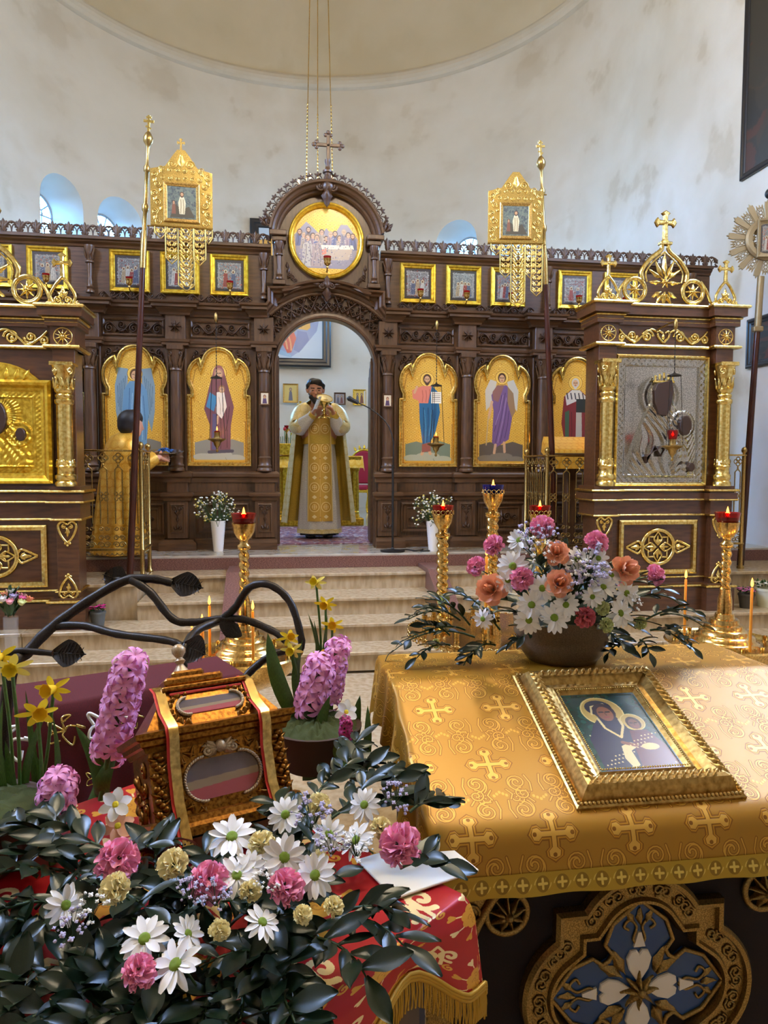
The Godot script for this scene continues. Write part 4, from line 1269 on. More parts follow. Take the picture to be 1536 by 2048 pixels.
func shrines() -> void:
	shrine(2.83, 1.47, 1.0, M.shrine_wood, "reddish brown icon shrine with gilt columns and crosses, right, holding a silver icon")
	shrine(-2.62, 1.5, 0.87, M.shrine_wood, "warm brown gilded icon shrine cut by the left edge, holding a golden icon")
	# silver icon of the right shrine
	var o := thing("silver_icon", "silver-covered icon of a mother and child with dark faces in the right shrine", "icon", Vector3(2.825, 1.985, 1.472))
	var w := 0.87
	var h := 1.13
	var g := G.new()
	g.mold(flat3(P2([-w / 2, -h / 2, w / 2, -h / 2, w / 2, h / 2, -w / 2, h / 2])), Vector3.BACK, P2([0, 0, 0, 0.035, -0.012, 0.045, -0.022, 0.04, -0.03, 0.02, -0.036, 0.0]), true)
	part("gilt_frame", g, M.gold, o)
	part("silver_cover", riza(w - 0.06, h - 0.06, false), M.silver, o, Vector3(0, 0, 0.006))
	var dark := mat(rgb(58, 38, 28), 0.45)
	var fc := []
	for q in [[-0.06, 0.17], [0.06, 0.2], [0.075, 0.11], [0.05, -0.02], [0.02, -0.07], [-0.04, -0.06], [-0.075, 0.03], [-0.08, 0.12]]:
		fc.append(q[0] * 1.15 - 0.005)
		fc.append(q[1] * 1.15 + 0.12)
	part("painted_face", blob(fc, 0.02, 0.074), dark, o)
	part("painted_child_face", blob(oval(0.2, -0.04, 0.055, 0.085), 0.02, 0.078), dark, o)
	part("painted_hand", blob([-0.16, -0.31, -0.08, -0.26, 0.0, -0.22, 0.015, -0.25, -0.02, -0.31, -0.08, -0.22, -0.15, -0.37], 0.02, 0.072), dark, o)
	part("painted_child_hand", blob(oval(0.08, -0.11, 0.02, 0.035, 12), 0.02, 0.075), dark, o)
	part("painted_child_foot", blob(oval(0.27, -0.4, 0.03, 0.04, 12), 0.02, 0.07), dark, o)
	g = G.new()
	for i in 5:
		g.box(Vector3(-0.08 + 0.04 * i, 0.365 + 0.012 * (2 - absf(i - 2)), 0.045), Vector3(0.02, 0.05, 0.012), 0.004)
	g.box(Vector3(0, 0.335, 0.045), Vector3(0.2, 0.02, 0.016), 0.004)
	part("crown", g, M.gold, o)
	# golden icon of the left shrine
	o = thing("golden_icon", "gilded embossed icon with dark faces inside the left shrine", "icon", Vector3(-2.57, 1.83, 1.52))
	w = 0.78
	h = 0.78
	g = G.new()
	g.mold(flat3(P2([-w / 2, -h / 2, w / 2, -h / 2, w / 2, h / 2, -w / 2, h / 2])), Vector3.BACK, P2([0, 0, 0, 0.05, -0.02, 0.07, -0.04, 0.06, -0.06, 0.035, -0.08, 0.03, -0.09, 0.0]), true)
	part("gilt_frame", g, M.gold_leaf, o)
	g = G.new()
	var gab := PackedVector2Array([Vector2(-0.3, 0), Vector2(0.3, 0)])
	gab.append_array(arc2(0, -0.28, 0.42, 42, 138, 14))
	g.ext(gab, 0.0, 0.04, 0.01)
	for i in 7:
		leaf_relief(g, Vector3(-0.2 + 0.066 * i, 0.01, 0.04), 30 - 10 * i, 0.09, 0.05, 0.02)
	part("gilt_crest", g, M.gold_leaf, o, Vector3(0, h / 2 - 0.01, 0))
	part("gilt_cover", riza(w - 0.15, h - 0.15, true), M.gold_leaf, o, Vector3(0, 0, 0.012))
	part("painted_face", blob(oval(-0.005, 0.1, 0.08, 0.13), 0.02, 0.078), dark, o)
	part("painted_child_face", blob(oval(0.17, -0.02, 0.035, 0.05), 0.02, 0.07), dark, o)

# ---------------------------------------------------------------- brass railings
func grille(w: float) -> G:
	# one bay, w wide, from y = 0 (bottom rail) to 0.84 (top rail)
	var g := G.new()
	var h := 0.84
	var k := maxi(1, int(round(w / 0.115)))
	for i in k:
		var x := w * (i + 0.5) / k
		var s := w / k
		# quatrefoil under the top rail
		for q in 4:
			var a := PI / 2 * q
			g.tube(ring(0.02, 10, x + cos(a) * 0.022, h - 0.06 + sin(a) * 0.022), 0.0055, 4, 1, 1, Vector3.BACK, true)
		g.ball(Vector3(x, h - 0.125, 0), Vector3(0.01, 0.022, 0.01), 6, 5)
		for sx in [-1.0, 1.0]:
			g.tube(PackedVector3Array([Vector3(x + sx * s * 0.24, 0.22, 0), Vector3(x + sx * s * 0.24, h - 0.16, 0)]), 0.006, 5)
			g.tube(PackedVector3Array([Vector3(x + sx * s * 0.24, h - 0.16, 0), Vector3(x, h - 0.13, 0)]), 0.006, 5)
			g.tube(spiral(x + sx * 0.025, 0.1, 0.024, 0.006, 90 + 90 * sx, -1.4 * sx, 12), 0.006, 4, 1, 1, Vector3.BACK)
			g.tube(spiral(x + sx * 0.022, 0.04, 0.03, 0.006, 90 - 90 * sx, 1.4 * sx, 12), 0.006, 4, 1, 1, Vector3.BACK)
			g.tube(spiral(x + sx * 0.022, 0.18, 0.02, 0.005, 90 - 90 * sx, -1.2 * sx, 10), 0.005, 4, 1, 1, Vector3.BACK)
		for q in [[0, 0], [-0.022, 0.022], [0.022, 0.022], [-0.022, -0.022], [0.022, -0.022]]:
			g.tube(ring(0.015, 8, x + q[0], h * 0.54 + q[1]), 0.005, 4, 1, 1, Vector3.BACK, true)
		# little fringe below the bottom rail
		for q in 3:
			g.tube(flat3(arc2(x + (q - 1) * s / 3, -0.03, s / 6.5, 180, 360, 6)), 0.005, 4, 1, 1, Vector3.BACK)
	return g

func rail_post(h: float) -> G:
	var g := G.new()
	g.lathe(L2([0, 0, 0.034, 0, 0.034, 0.015, 0.02, 0.03, 0.018, h * 0.2, 0.024, h * 0.205, 0.024, h * 0.215, 0.018, h * 0.22, 0.018, h - 0.06, 0.027, h - 0.055, 0.027, h - 0.045, 0.012, h - 0.04, 0.012, h - 0.03, 0.024, h - 0.018, 0.026, h, 0.018, h + 0.02, 0, h + 0.03]), 16)
	return g

func railing(label: String, runs: Array, base: float, top: float) -> void:
	# runs: [x0, z0, x1, z1] between posts
	var o := thing("brass_railing", label, "railing", Vector3.ZERO, Vector3.ZERO, "brass railings of the platform")
	var done := {}
	for q in runs:
		var a := Vector3(q[0], 0, q[1])
		var b := Vector3(q[2], 0, q[3])
		var d := b - a
		for e in [a, b]:
			var key := str(e.snapped(Vector3.ONE * 0.01))
			if not done.has(key):
				done[key] = true
				part("post", rail_post(top - base + 0.05), M.old_brass, o, e + Vector3(0, base, 0))
		var yaw := rad_to_deg(-atan2(d.z, d.x))
		var g := G.new()
		g.box(Vector3(d.length() / 2, 0, 0), Vector3(d.length(), 0.016, 0.05), 0.003)
		part("top_rail", g, M.brass, o, a + Vector3(0, top, 0), Vector3(0, yaw, 0))
		g = G.new()
		g.box(Vector3(d.length() / 2, 0, 0), Vector3(d.length(), 0.02, 0.035), 0.003)
		part("bottom_rail", g, M.old_brass, o, a + Vector3(0, top - 0.84, 0), Vector3(0, yaw, 0))
		part("grille", grille(d.length()), M.old_brass, o, a + Vector3(0, top - 0.84, 0), Vector3(0, yaw, 0))

func railings() -> void:
	railing("brass openwork railing between the left shrine and the steps", [[-2.25, 0.98, -1.635, 0.98], [-1.635, 0.98, -1.635, 0.62]], 0.62, 1.705)
	railing("brass openwork railing between the steps and the right shrine", [[1.99, 0.98, 2.5, 0.98], [1.99, 0.98, 1.99, 0.42]], 0.62, 1.685)
	railing("brass openwork railing between the right shrine and the wall", [[3.3, 1.1, 3.9, 1.1]], 0.62, 1.70)

# ---------------------------------------------------------------- processional banners
func tail(g: G, x: float, w: float, top: float, l: float) -> void:
	var b := top - l
	var edge := P3([x - w / 2, top, 0, x - w / 2, b + 0.05, 0, x - w * 0.3, b + 0.03, 0, x, b, 0, x + w * 0.3, b + 0.03, 0, x + w / 2, b + 0.05, 0, x + w / 2, top, 0])
	g.tube(edge, 0.006, 4, 1, 0.5, Vector3.BACK)
	var k := int(l / 0.055)
	for i in k:
		var y := top - (i + 0.5) * (l - 0.03) / k
		for sx in [-1, 1]:
			if i % 2:
				g.tube(spiral(x + sx * w * 0.22, y, w * 0.2, w * 0.05, 90 + 90 * sx, 1.2 * sx, 9), w * 0.05, 4, 1, 0.5, Vector3.BACK)
			leaf_relief(g, Vector3(x + sx * w * 0.04, y - 0.022, 0), -sx * 38, w * 0.62, w * 0.2, 0.004)
			leaf_relief(g, Vector3(x + sx * w * 0.45, y + 0.01, 0), sx * 140, w * 0.4, w * 0.18, 0.004)
		g.tube(ring(w * 0.16, 10, x, y + 0.005), w * 0.05, 4, 1, 0.5, Vector3.BACK, true)

func banner(label: String, foot: Vector3, head: Vector3, at: Vector3, yaw: float, side: float, pale: bool) -> void:
	var o := thing("processional_banner", label, "banner", foot)
	var d := head - foot
	var l := d.length()
	var lean := Basis(Quaternion(Vector3.UP, d.normalized()))
	var metal: Material = S.banner_metal
	var g := G.new()
	g.x = Transform3D(lean, Vector3.ZERO)
	g.lathe(L2([0, 0, 0.03, 0, 0.027, l * 0.4, 0.022, l * 0.71, 0, l * 0.71]), 14)
	part("wooden_pole", g, M.dark_pole, o)
	g = G.new()
	g.x = Transform3D(lean, Vector3.ZERO)
	g.lathe(L2([0.026, l * 0.685, 0.026, l * 0.74, 0.018, l * 0.78, 0.018, l * 0.805, 0.028, l * 0.81, 0.028, l * 0.82, 0.016, l * 0.825, 0.015, l * 0.89, 0.026, l * 0.894, 0.026, l * 0.903, 0.014, l * 0.908, 0.013, l * 0.945, 0.02, l * 0.95, 0.038, l * 0.957, 0.04, l * 0.965, 0.024, l * 0.975, 0.008, l * 0.98, 0, l * 0.98]), 16)
	part("brass_pole", g, M.old_brass, o)
	g = G.new()
	g.x = Transform3D(lean, d * 0.975)
	g.box(Vector3(0, 0.075, 0), Vector3(0.022, 0.15, 0.008), 0.002)
	g.box(Vector3(0, 0.1, 0), Vector3(0.085, 0.022, 0.008), 0.002)
	g.box(Vector3(0, 0.13, 0), Vector3(0.045, 0.018, 0.008), 0.002)
	g.x = g.x * Transform3D(Basis(Vector3.BACK, -0.4), Vector3.ZERO)
	g.box(Vector3(-0.02, 0.045, 0), Vector3(0.05, 0.014, 0.008), 0.002)
	part("finial_cross", g, metal, o)
	# the plate hangs from two bars beside the pole
	var fl := Node3D.new()
	fl.name = "flag"
	o.add_child(fl)
	fl.position = at - foot
	fl.rotation_degrees = Vector3(0, yaw, 0)
	var w := 0.5
	var h := 0.46
	g = G.new()
	g.ext(P2([-w / 2, -h / 2, w / 2, -h / 2, w / 2, h / 2, w * 0.26, h / 2 + 0.03, w * 0.12, h / 2 + 0.13, 0.03, h / 2 + 0.17, -0.03, h / 2 + 0.17, -w * 0.12, h / 2 + 0.13, -w * 0.26, h / 2 + 0.03, -w / 2, h / 2]), -0.003, 0.003, 0.001)
	for i in 6:
		for sx in [-1, 1]:
			scroll(g, sx * (0.19 + 0.025 * (i % 2)), -0.19 + 0.075 * i, 0.03, 90 * i, 1.6 * sx, 0.006, 0.004)
			leaf_relief(g, Vector3(sx * (0.225 - 0.05 * (i % 2)), -0.18 + 0.075 * i, 0.003), 30 * sx, 0.05, 0.03, 0.009)
			scroll(g, sx * 0.03 * (2 * (i % 3) + 1), 0.165 if i < 3 else h / 2 + 0.0, 0.02, 60 * i, 1.5 * sx, 0.005, 0.004)
	for sx in [-1, 1]:
		scroll(g, sx * 0.07, h / 2 + 0.05, 0.04, 0, 1.6 * sx, 0.006, 0.004)
		scroll(g, sx * 0.16, h / 2 + 0.01, 0.025, 0, 1.5 * sx, 0.005, 0.004)
	leaf_relief(g, Vector3(0, h / 2 + 0.02, 0.003), 0, 0.12, 0.06, 0.01)
	g.tube(PackedVector3Array([Vector3(-w / 2, -h / 2 + 0.01, 0.004), Vector3(w / 2, -h / 2 + 0.01, 0.004)]), 0.008, 6)
	part("plate", g, metal, fl)
	g = G.new()
	var bar := side * (w / 2 + 0.03)
	for y in [h / 2 - 0.02, -h / 2]:
		g.tube(PackedVector3Array([Vector3(-side * w / 2, y, -0.008), Vector3(bar, y, -0.008)]), 0.006, 6)
	part("cross_bars", g, M.old_brass, fl)
	for q in [[-0.17, 0.1, 0.1], [-0.085, 0.1, 0.3], [0.03, 0.13, 0.52 if not pale else 0.56], [0.14, 0.1, 0.3], [0.215, 0.06, 0.12]]:
		if pale and absf(q[0]) > 0.18:
			q = [0.2, 0.1, 0.46]
		g = G.new()
		tail(g, q[0], q[1], -h / 2, q[2])
		part("pierced_tail", g, metal, fl)
	var pic := Node3D.new()
	pic.name = "framed_picture"
	fl.add_child(pic)
	pic.position = Vector3(0.0, -0.03, 0.004)
	var c := Pic.new(128, 144, rgb(96, 104, 92))
	var q2 := RandomNumberGenerator.new()
	q2.seed = 5 if pale else 6
	c.speck(q2, 300, 0.05, [rgb(84, 92, 84), rgb(108, 112, 96), rgb(70, 76, 74)])
	c.poly([[0.1, 0.95], [0.3, 0.55], [0.5, 0.7], [0.75, 0.6], [0.95, 0.95]], rgb(74, 66, 50))
	c.poly([[0.42, 0.85], [0.38, 0.5], [0.44, 0.32], [0.58, 0.32], [0.64, 0.5], [0.6, 0.85]], rgb(204, 190, 150))
	folds(c, [[0.47, 0.4, 0.46, 0.82], [0.55, 0.4, 0.56, 0.82]], rgb(150, 132, 96), 0.03)
	face(c, 0.51, 0.25, 0.06, 1.1, rgb(190, 146, 106), rgb(80, 54, 34), true)
	c.poly([[0.15, 0.85], [0.18, 0.55], [0.28, 0.55], [0.3, 0.85]], rgb(120, 76, 56))
	face(c, 0.23, 0.5, 0.045, 1.1, rgb(180, 136, 100), rgb(60, 44, 34))
	framed(pic, 0.29, 0.32, 0.03, 0.016, M.dull_gold, painted(c.tex(), 0.4))
	if not pale:
		g = G.new()
		flared_cross(g, 0.1, 0.07, 0.014, 0.006)
		part("plate_cross", g, metal, fl, Vector3(0.0, h / 2 + 0.165, 0))

func banners() -> void:
	S.banner_metal = mat(rgb(238, 202, 114), 0.3, 0.9, S.fine, Vector3(5, 5, 5))
	banner("golden church banner with pierced tails on the pole left of the royal doors", Vector3(-1.73, 0.62, 1.05), Vector3(-1.522, 4.42, 1.0), Vector3(-1.26, 3.79, 1.05), 4.0, -1.0, false)
	banner("pale golden church banner with pierced tails on the pole right of the royal doors", Vector3(2.13, 0.62, 0.9), Vector3(1.868, 4.45, 1.0), Vector3(1.645, 3.815, 1.0), -6.0, 1.0, true)

# ---------------------------------------------------------------- bodies: tapered bones joined smoothly, meshed as surface nets
# bones: [a, b, radius at a, radius at b]
func nets(g: G, bones: Array, c: float, k: float) -> void:
	var lo := Vector3(9, 9, 9)
	var hi := -lo
	for b in bones:
		var r: float = maxf(b[2], b[3]) + k + c * 2
		for e in [b[0], b[1]]:
			lo = lo.min(e - Vector3.ONE * r)
			hi = hi.max(e + Vector3.ONE * r)
	var nx := int((hi.x - lo.x) / c) + 2
	var ny := int((hi.y - lo.y) / c) + 2
	var nz := int((hi.z - lo.z) / c) + 2
	var f := PackedFloat32Array()
	f.resize(nx * ny * nz)
	f.fill(1.0)
	for b in bones:
		var a: Vector3 = b[0]
		var e: Vector3 = b[1]
		var ra: float = b[2]
		var rb: float = b[3]
		var pad := Vector3.ONE * (maxf(ra, rb) + k + c * 1.5)
		var l := (a.min(e) - pad - lo) / c
		var h := (a.max(e) + pad - lo) / c
		var ab := e - a
		var ll := maxf(ab.length_squared(), 1e-8)
		for z in range(maxi(0, int(l.z)), mini(nz, int(h.z) + 2)):
			for y in range(maxi(0, int(l.y)), mini(ny, int(h.y) + 2)):
				var row := (z * ny + y) * nx
				for x in range(maxi(0, int(l.x)), mini(nx, int(h.x) + 2)):
					var p := lo + Vector3(x, y, z) * c
					var t := clampf((p - a).dot(ab) / ll, 0.0, 1.0)
					var d := (p - a - ab * t).length() - lerpf(ra, rb, t)
					var o := f[row + x]
					var m := maxf(k - absf(o - d), 0.0) / k
					f[row + x] = minf(o, d) - m * m * k * 0.25
	var ids := PackedInt32Array()
	ids.resize(nx * ny * nz)
	ids.fill(-1)
	var step := [1, nx, nx * ny]
	for z in range(1, nz - 2):
		for y in range(1, ny - 2):
			for x in range(1, nx - 2):
				var i := (z * ny + y) * nx + x
				var inside := 0
				for q in 8:
					if f[i + (q & 1) + ((q >> 1) & 1) * nx + ((q >> 2) & 1) * nx * ny] < 0.0:
						inside += 1
				if inside == 0 or inside == 8:
					continue
				var s := Vector3.ZERO
				var n := 0
				for q in 8:
					for ax in 3:
						if (q >> ax) & 1:
							continue
						var i0: int = i + (q & 1) + ((q >> 1) & 1) * nx + ((q >> 2) & 1) * nx * ny
						var f0 := f[i0]
						var f1: float = f[i0 + step[ax]]
						if (f0 < 0.0) != (f1 < 0.0):
							var v := Vector3(q & 1, (q >> 1) & 1, (q >> 2) & 1)
							v[ax] = f0 / (f0 - f1)
							s += v
							n += 1
				var gr := Vector3(f[i + 1] - f[i - 1] + f[i + 2] - f[i], f[i + nx] - f[i - nx] + f[i + 2 * nx] - f[i], f[i + nx * ny] - f[i - nx * ny] + f[i + 2 * nx * ny] - f[i])
				ids[i] = g.add(lo + (Vector3(x, y, z) + s / n) * c, gr)
	for z in range(1, nz - 2):
		for y in range(1, ny - 2):
			for x in range(1, nx - 2):
				var i := (z * ny + y) * nx + x
				for ax in 3:
					if (f[i] < 0.0) != (f[i + step[ax]] < 0.0):
						var u: int = step[(ax + 1) % 3]
						var w: int = step[(ax + 2) % 3]
						if ids[i] >= 0 and ids[i - u] >= 0 and ids[i - w] >= 0 and ids[i - u - w] >= 0:
							g.quad(ids[i], ids[i - u], ids[i - u - w], ids[i - w])

func hand_bones(wrist: Vector3, aim: Vector3, palm_n: Vector3, curl: float, thumb_side: float) -> Array:
	# aim: along the fingers; palm_n: out of the palm
	var out := []
	var f := aim.normalized()
	var pn := (palm_n - f * palm_n.dot(f)).normalized()
	var s := f.cross(pn).normalized() * thumb_side
	for i in 4:
		out.append([wrist, wrist + f * 0.085 + s * (0.030 - 0.02 * i), 0.02, 0.0125])
		var p := wrist + f * 0.085 + s * (0.030 - 0.02 * i)
		var d := f
		for q in 3:
			d = (d * cos(curl) + pn * sin(curl)).normalized()
			var e: Vector3 = p + d * ([0.038, 0.026, 0.02][q] * [0.92, 1.04, 0.98, 0.78][i])
			out.append([p, e, 0.0098 - 0.001 * q, 0.0092 - 0.0012 * q])
			p = e
	var tb := wrist + f * 0.03 + s * 0.03
	var td := (f * 0.6 + s * 0.6 + pn * 0.5).normalized()
	out.append([tb, tb + td * 0.045, 0.015, 0.011])
	out.append([tb + td * 0.045, tb + td * 0.045 + (td + pn * 0.5 + f * 0.3).normalized() * 0.034, 0.0105, 0.009])
	return out

func robe_sheet(rows: Array, folds_n: int, depth: float, a0 := 0.0, a1 := 360.0, k := 72) -> G:
	# rows: [y, rx, rz, cx, cz, how deep the folds are 0..1]
	var p := PackedVector3Array()
	for r in rows:
		for i in k + 1:
			var a := deg_to_rad(lerpf(a0, a1, float(i) / k))
			var fo: float = 1.0 + depth * r[5] * (sin(a * folds_n) + 0.5 * sin(a * folds_n * 1.7 + r[0] * 2.0))
			p.append(Vector3(r[3] + sin(a) * r[1] * fo, r[0], r[4] + cos(a) * r[2] * fo))
	var g := G.new()
	g.sheet(p, k + 1, rows.size(), a1 - a0 > 359.0, 1, 1, true)
	return g

func brocade_robe_tex(base: Color, line: Color) -> Pic:
	var c := Pic.new(256, 256, base)
	for j in 4:
		for i in 4:
			var x := (i + (0.5 if j % 2 else 0.0)) / 4.0 + 0.06
			var y := j / 4.0 + 0.12
			for r in [0.1, 0.06]:
				var ringp := []
				for q in 20:
					ringp.append([x + cos(TAU * q / 20) * r, y + sin(TAU * q / 20) * r])
				c.line(ringp, 0.02, line, true)
			c.line([[x - 0.04, y], [x + 0.04, y]], 0.022, line)
			c.line([[x, y - 0.04], [x, y + 0.04]], 0.022, line)
	return c

func people() -> void:
	var skin := mat(rgb(204, 148, 120), 0.5)
	skin.subsurf_scatter_enabled = true
	skin.subsurf_scatter_strength = 0.15
	var hair := mat(rgb(34, 28, 26), 0.55, 0.0, S.fine, Vector3(60, 20, 60))
	var white_cloth := mat(rgb(236, 233, 228), 0.75, 0.0, S.fine, Vector3(14, 3, 14))
	var lining := mat(rgb(232, 194, 76), 0.5, 0.1, S.fine, Vector3(14, 3, 14))
	var gold_cloth := mat(rgb(255, 255, 255), 0.42, 0.35, brocade_robe_tex(rgb(226, 206, 140), rgb(246, 234, 196)).tex(), Vector3(3.2, 3.2, 3.2))
	var stole := mat(rgb(255, 255, 255), 0.38, 0.4, null)
	var c := Pic.new(128, 512, rgb(214, 172, 78))
	for i in 5:
		for sx in [0.27, 0.73]:
			var y := 0.1 + 0.19 * i
			for r in [[0.2, rgb(244, 220, 150)], [0.165, rgb(206, 160, 66)], [0.11, rgb(238, 206, 124)], [0.07, rgb(200, 152, 60)]]:
				c.ell(sx, y, r[0], r[0] / 4.0, r[1])
			c.line([[sx - 0.08, y], [sx + 0.08, y]], 0.03, rgb(246, 224, 160))
			c.line([[sx, y - 0.02], [sx, y + 0.02]], 0.03, rgb(246, 224, 160))
			c.poly([[sx - 0.1, y + 0.095], [sx, y + 0.075], [sx + 0.1, y + 0.095], [sx, y + 0.115]], rgb(248, 232, 180))
		c.dot(64, (0.2 + 0.19 * i) * 512, 3, rgb(120, 70, 40))
	c.line([[0.5, 0], [0.5, 1]], 0.02, rgb(236, 206, 130))
	c.line([[0.02, 0], [0.02, 1]], 0.04, rgb(240, 214, 140))
	c.line([[0.98, 0], [0.98, 1]], 0.04, rgb(240, 214, 140))
	stole.albedo_texture = c.tex()
	# ---- the priest in the doorway; built around (0, 0, 0) at his feet, facing +z
	var o := thing("person", "person in white and gold vestments in the royal doors raising a covered chalice", "person", Vector3(0.0, PL + 0.013, -0.95))
	var g := G.new()
	var hd := Vector3(-0.045, 1.665, 0.085)
	# torso, legs, arms
	nets(g, [[Vector3(0, 0.95, 0), Vector3(0, 1.2, 0.0), 0.15, 0.15], [Vector3(-0.08, 1.2, 0), Vector3(-0.1, 1.4, 0), 0.13, 0.11], [Vector3(0.08, 1.2, 0), Vector3(0.1, 1.4, 0), 0.13, 0.11], [Vector3(-0.17, 1.43, 0), Vector3(0.17, 1.43, 0), 0.075, 0.075],
		[Vector3(-0.02, 1.45, 0.0), Vector3(-0.03, 1.58, 0.03), 0.06, 0.055], [Vector3(-0.1, 0.9, 0), Vector3(-0.1, 0.5, 0.02), 0.085, 0.06], [Vector3(-0.1, 0.5, 0.02), Vector3(-0.1, 0.09, 0), 0.06, 0.042], [Vector3(0.1, 0.9, 0), Vector3(0.1, 0.5, 0.02), 0.085, 0.06], [Vector3(0.1, 0.5, 0.02), Vector3(0.1, 0.09, 0), 0.06, 0.042],
		[Vector3(-0.2, 1.42, 0), Vector3(-0.23, 1.22, 0.13), 0.056, 0.045], [Vector3(-0.23, 1.22, 0.13), Vector3(-0.085, 1.40, 0.29), 0.043, 0.03], [Vector3(0.2, 1.42, 0), Vector3(0.25, 1.22, 0.13), 0.056, 0.045], [Vector3(0.25, 1.22, 0.13), Vector3(0.145, 1.40, 0.29), 0.043, 0.03]], 0.018, 0.05)
	# head, a little bowed
	nets(g, [[hd + Vector3(0, 0.035, -0.02), hd + Vector3(0, 0.03, 0.0), 0.088, 0.086], [hd + Vector3(0, -0.04, 0.02), hd + Vector3(0, -0.085, 0.035), 0.064, 0.042], [hd + Vector3(0, -0.005, 0.08), hd + Vector3(0, -0.035, 0.1), 0.012, 0.017], [hd + Vector3(-0.045, -0.02, 0.06), hd + Vector3(0.045, -0.02, 0.06), 0.024, 0.024], [hd + Vector3(-0.035, 0.02, 0.075), hd + Vector3(0.035, 0.02, 0.075), 0.014, 0.014], [hd + Vector3(-0.09, -0.01, 0.0), hd + Vector3(-0.095, 0.025, -0.01), 0.012, 0.016], [hd + Vector3(0.09, -0.01, 0.0), hd + Vector3(0.095, 0.025, -0.01), 0.012, 0.016], [hd + Vector3(-0.02, -0.062, 0.078), hd + Vector3(0.02, -0.062, 0.078), 0.01, 0.01], [hd + Vector3(0, -0.06, 0), hd + Vector3(0.01, -0.14, -0.01), 0.05, 0.055]], 0.0075, 0.02)
	for s in [-1.0, 1.0]:
		var wr := Vector3(0.03 + s * 0.115, 1.40, 0.29)
		nets(g, hand_bones(wr, Vector3(-s * 0.35, 0.75, 0.5), Vector3(-s, -0.1, 0.15), 0.55, -s), 0.005, 0.007)
	part("body", g, skin, o)
	g = G.new()
	nets(g, [[hd + Vector3(-0.02, 0.075, -0.025), hd + Vector3(0.02, 0.078, 0.02), 0.078, 0.062], [hd + Vector3(0, 0.0, -0.05), hd + Vector3(0, 0.05, -0.04), 0.082, 0.085], [hd + Vector3(-0.085, 0.035, 0.0), hd + Vector3(-0.08, 0.06, 0.02), 0.02, 0.03], [hd + Vector3(0.085, 0.035, 0.0), hd + Vector3(0.08, 0.06, 0.02), 0.02, 0.03], [hd + Vector3(-0.04, 0.095, 0.06), hd + Vector3(0.05, 0.1, 0.055), 0.024, 0.02]], 0.0085, 0.02)
	part("hair", g, hair, o)
	g = G.new()
	nets(g, [[hd + Vector3(-0.05, -0.07, 0.045), hd + Vector3(0.0, -0.115, 0.06), 0.028, 0.034], [hd + Vector3(0.05, -0.07, 0.045), hd + Vector3(0.0, -0.115, 0.06), 0.028, 0.034]], 0.0085, 0.02)
	part("beard", g, hair, o)
	g = G.new()
	for s in [-1.0, 1.0]:
		g.ball(hd + Vector3(s * 0.034, 0.0, 0.083), Vector3(0.012, 0.006, 0.008), 8, 6)
		g.tube(PackedVector3Array([hd + Vector3(s * 0.015, 0.024, 0.094), hd + Vector3(s * 0.055, 0.026, 0.082)]), 0.006, 5)
	part("eyes", g, M.black, o)
	part("alb", robe_sheet([[1.32, 0.17, 0.13, 0, 0, 0.1], [1.12, 0.17, 0.14, 0, 0, 0.2], [0.9, 0.19, 0.15, 0, 0, 0.7], [0.5, 0.22, 0.18, 0, 0.0, 1.0], [0.07, 0.25, 0.21, 0, 0, 1.0]], 9, 0.045), white_cloth, o)
	part("alb_hem", robe_sheet([[0.11, 0.253, 0.214, 0, 0, 1.0], [0.06, 0.256, 0.217, 0, 0, 1.0]], 9, 0.045), gold_cloth, o)
	g = G.new()
	var p := PackedVector3Array()
	for j in 13:
		var v := j / 12.0
		var y := lerpf(1.36, 0.2, v)
		var z := lerpf(0.15, 0.212, pow(v, 1.3))
		for i in 7:
			var u := (i - 3) / 3.0
			p.append(Vector3(u * lerpf(0.125, 0.145, v), y, z - u * u * 0.03))
	g.sheet(p, 7, 13, false, 1, 1, true)
	part("stole", g, stole, o)
	part("belt", robe_sheet([[1.17, 0.182, 0.158, 0, 0, 0], [1.165, 0.188, 0.165, 0, 0, 0], [1.075, 0.19, 0.168, 0, 0, 0], [1.07, 0.184, 0.16, 0, 0, 0]], 1, 0.0), lining, o)
	# the cape: brocade outside, yellow lining inside, open at the front
	for lay in 2:
		var e := 0.0 if lay == 0 else -0.012
		part("cape" if lay == 0 else "cape_lining", robe_sheet([[1.585, 0.075 + e, 0.065 + e, -0.02, 0.005, 0.0], [1.52, 0.20 + e, 0.12 + e, 0, 0, 0.05], [1.42, 0.27 + e, 0.17 + e, 0, 0.01, 0.1], [1.25, 0.30 + e, 0.2 + e, 0, 0.02, 0.2], [1.05, 0.32 + e, 0.22 + e, 0, 0.02, 0.5], [0.6, 0.37 + e, 0.26 + e, 0, 0.0, 0.8], [0.18, 0.42 + e, 0.29 + e, 0, -0.02, 1.0]], 11, 0.03, 60, 300), gold_cloth if lay == 0 else lining, o)
	# brocade over the upper arms, white sleeves with gold cuffs
	for s in [-1.0, 1.0]:
		g = G.new()
		g.tube(curve(P3([s * 0.12, 1.49, 0.03, s * 0.21, 1.40, 0.06, s * 0.25, 1.26, 0.15, s * 0.2, 1.29, 0.2]), 5), [0.07, 0.08, 0.09, 0.095, 0.1, 0.1, 0.1, 0.1, 0.1, 0.1, 0.095, 0.09, 0.085, 0.082, 0.08, 0.08], 14)
		part("cape_sleeve", g, gold_cloth, o)
		g = G.new()
		g.tube(P3([s * 0.24, 1.23, 0.14, s * 0.18, 1.30, 0.22, s * 0.04 + 0.03 + s * 0.075, 1.385, 0.275]), [0.085, 0.075, 0.045], 14)
		part("sleeve", g, white_cloth, o)
		g = G.new()
		g.tube(P3([0.03 + s * 0.135, 1.365, 0.26, 0.03 + s * 0.11, 1.40, 0.29]), [0.052, 0.046], 12)
		part("cuff", g, lining, o)
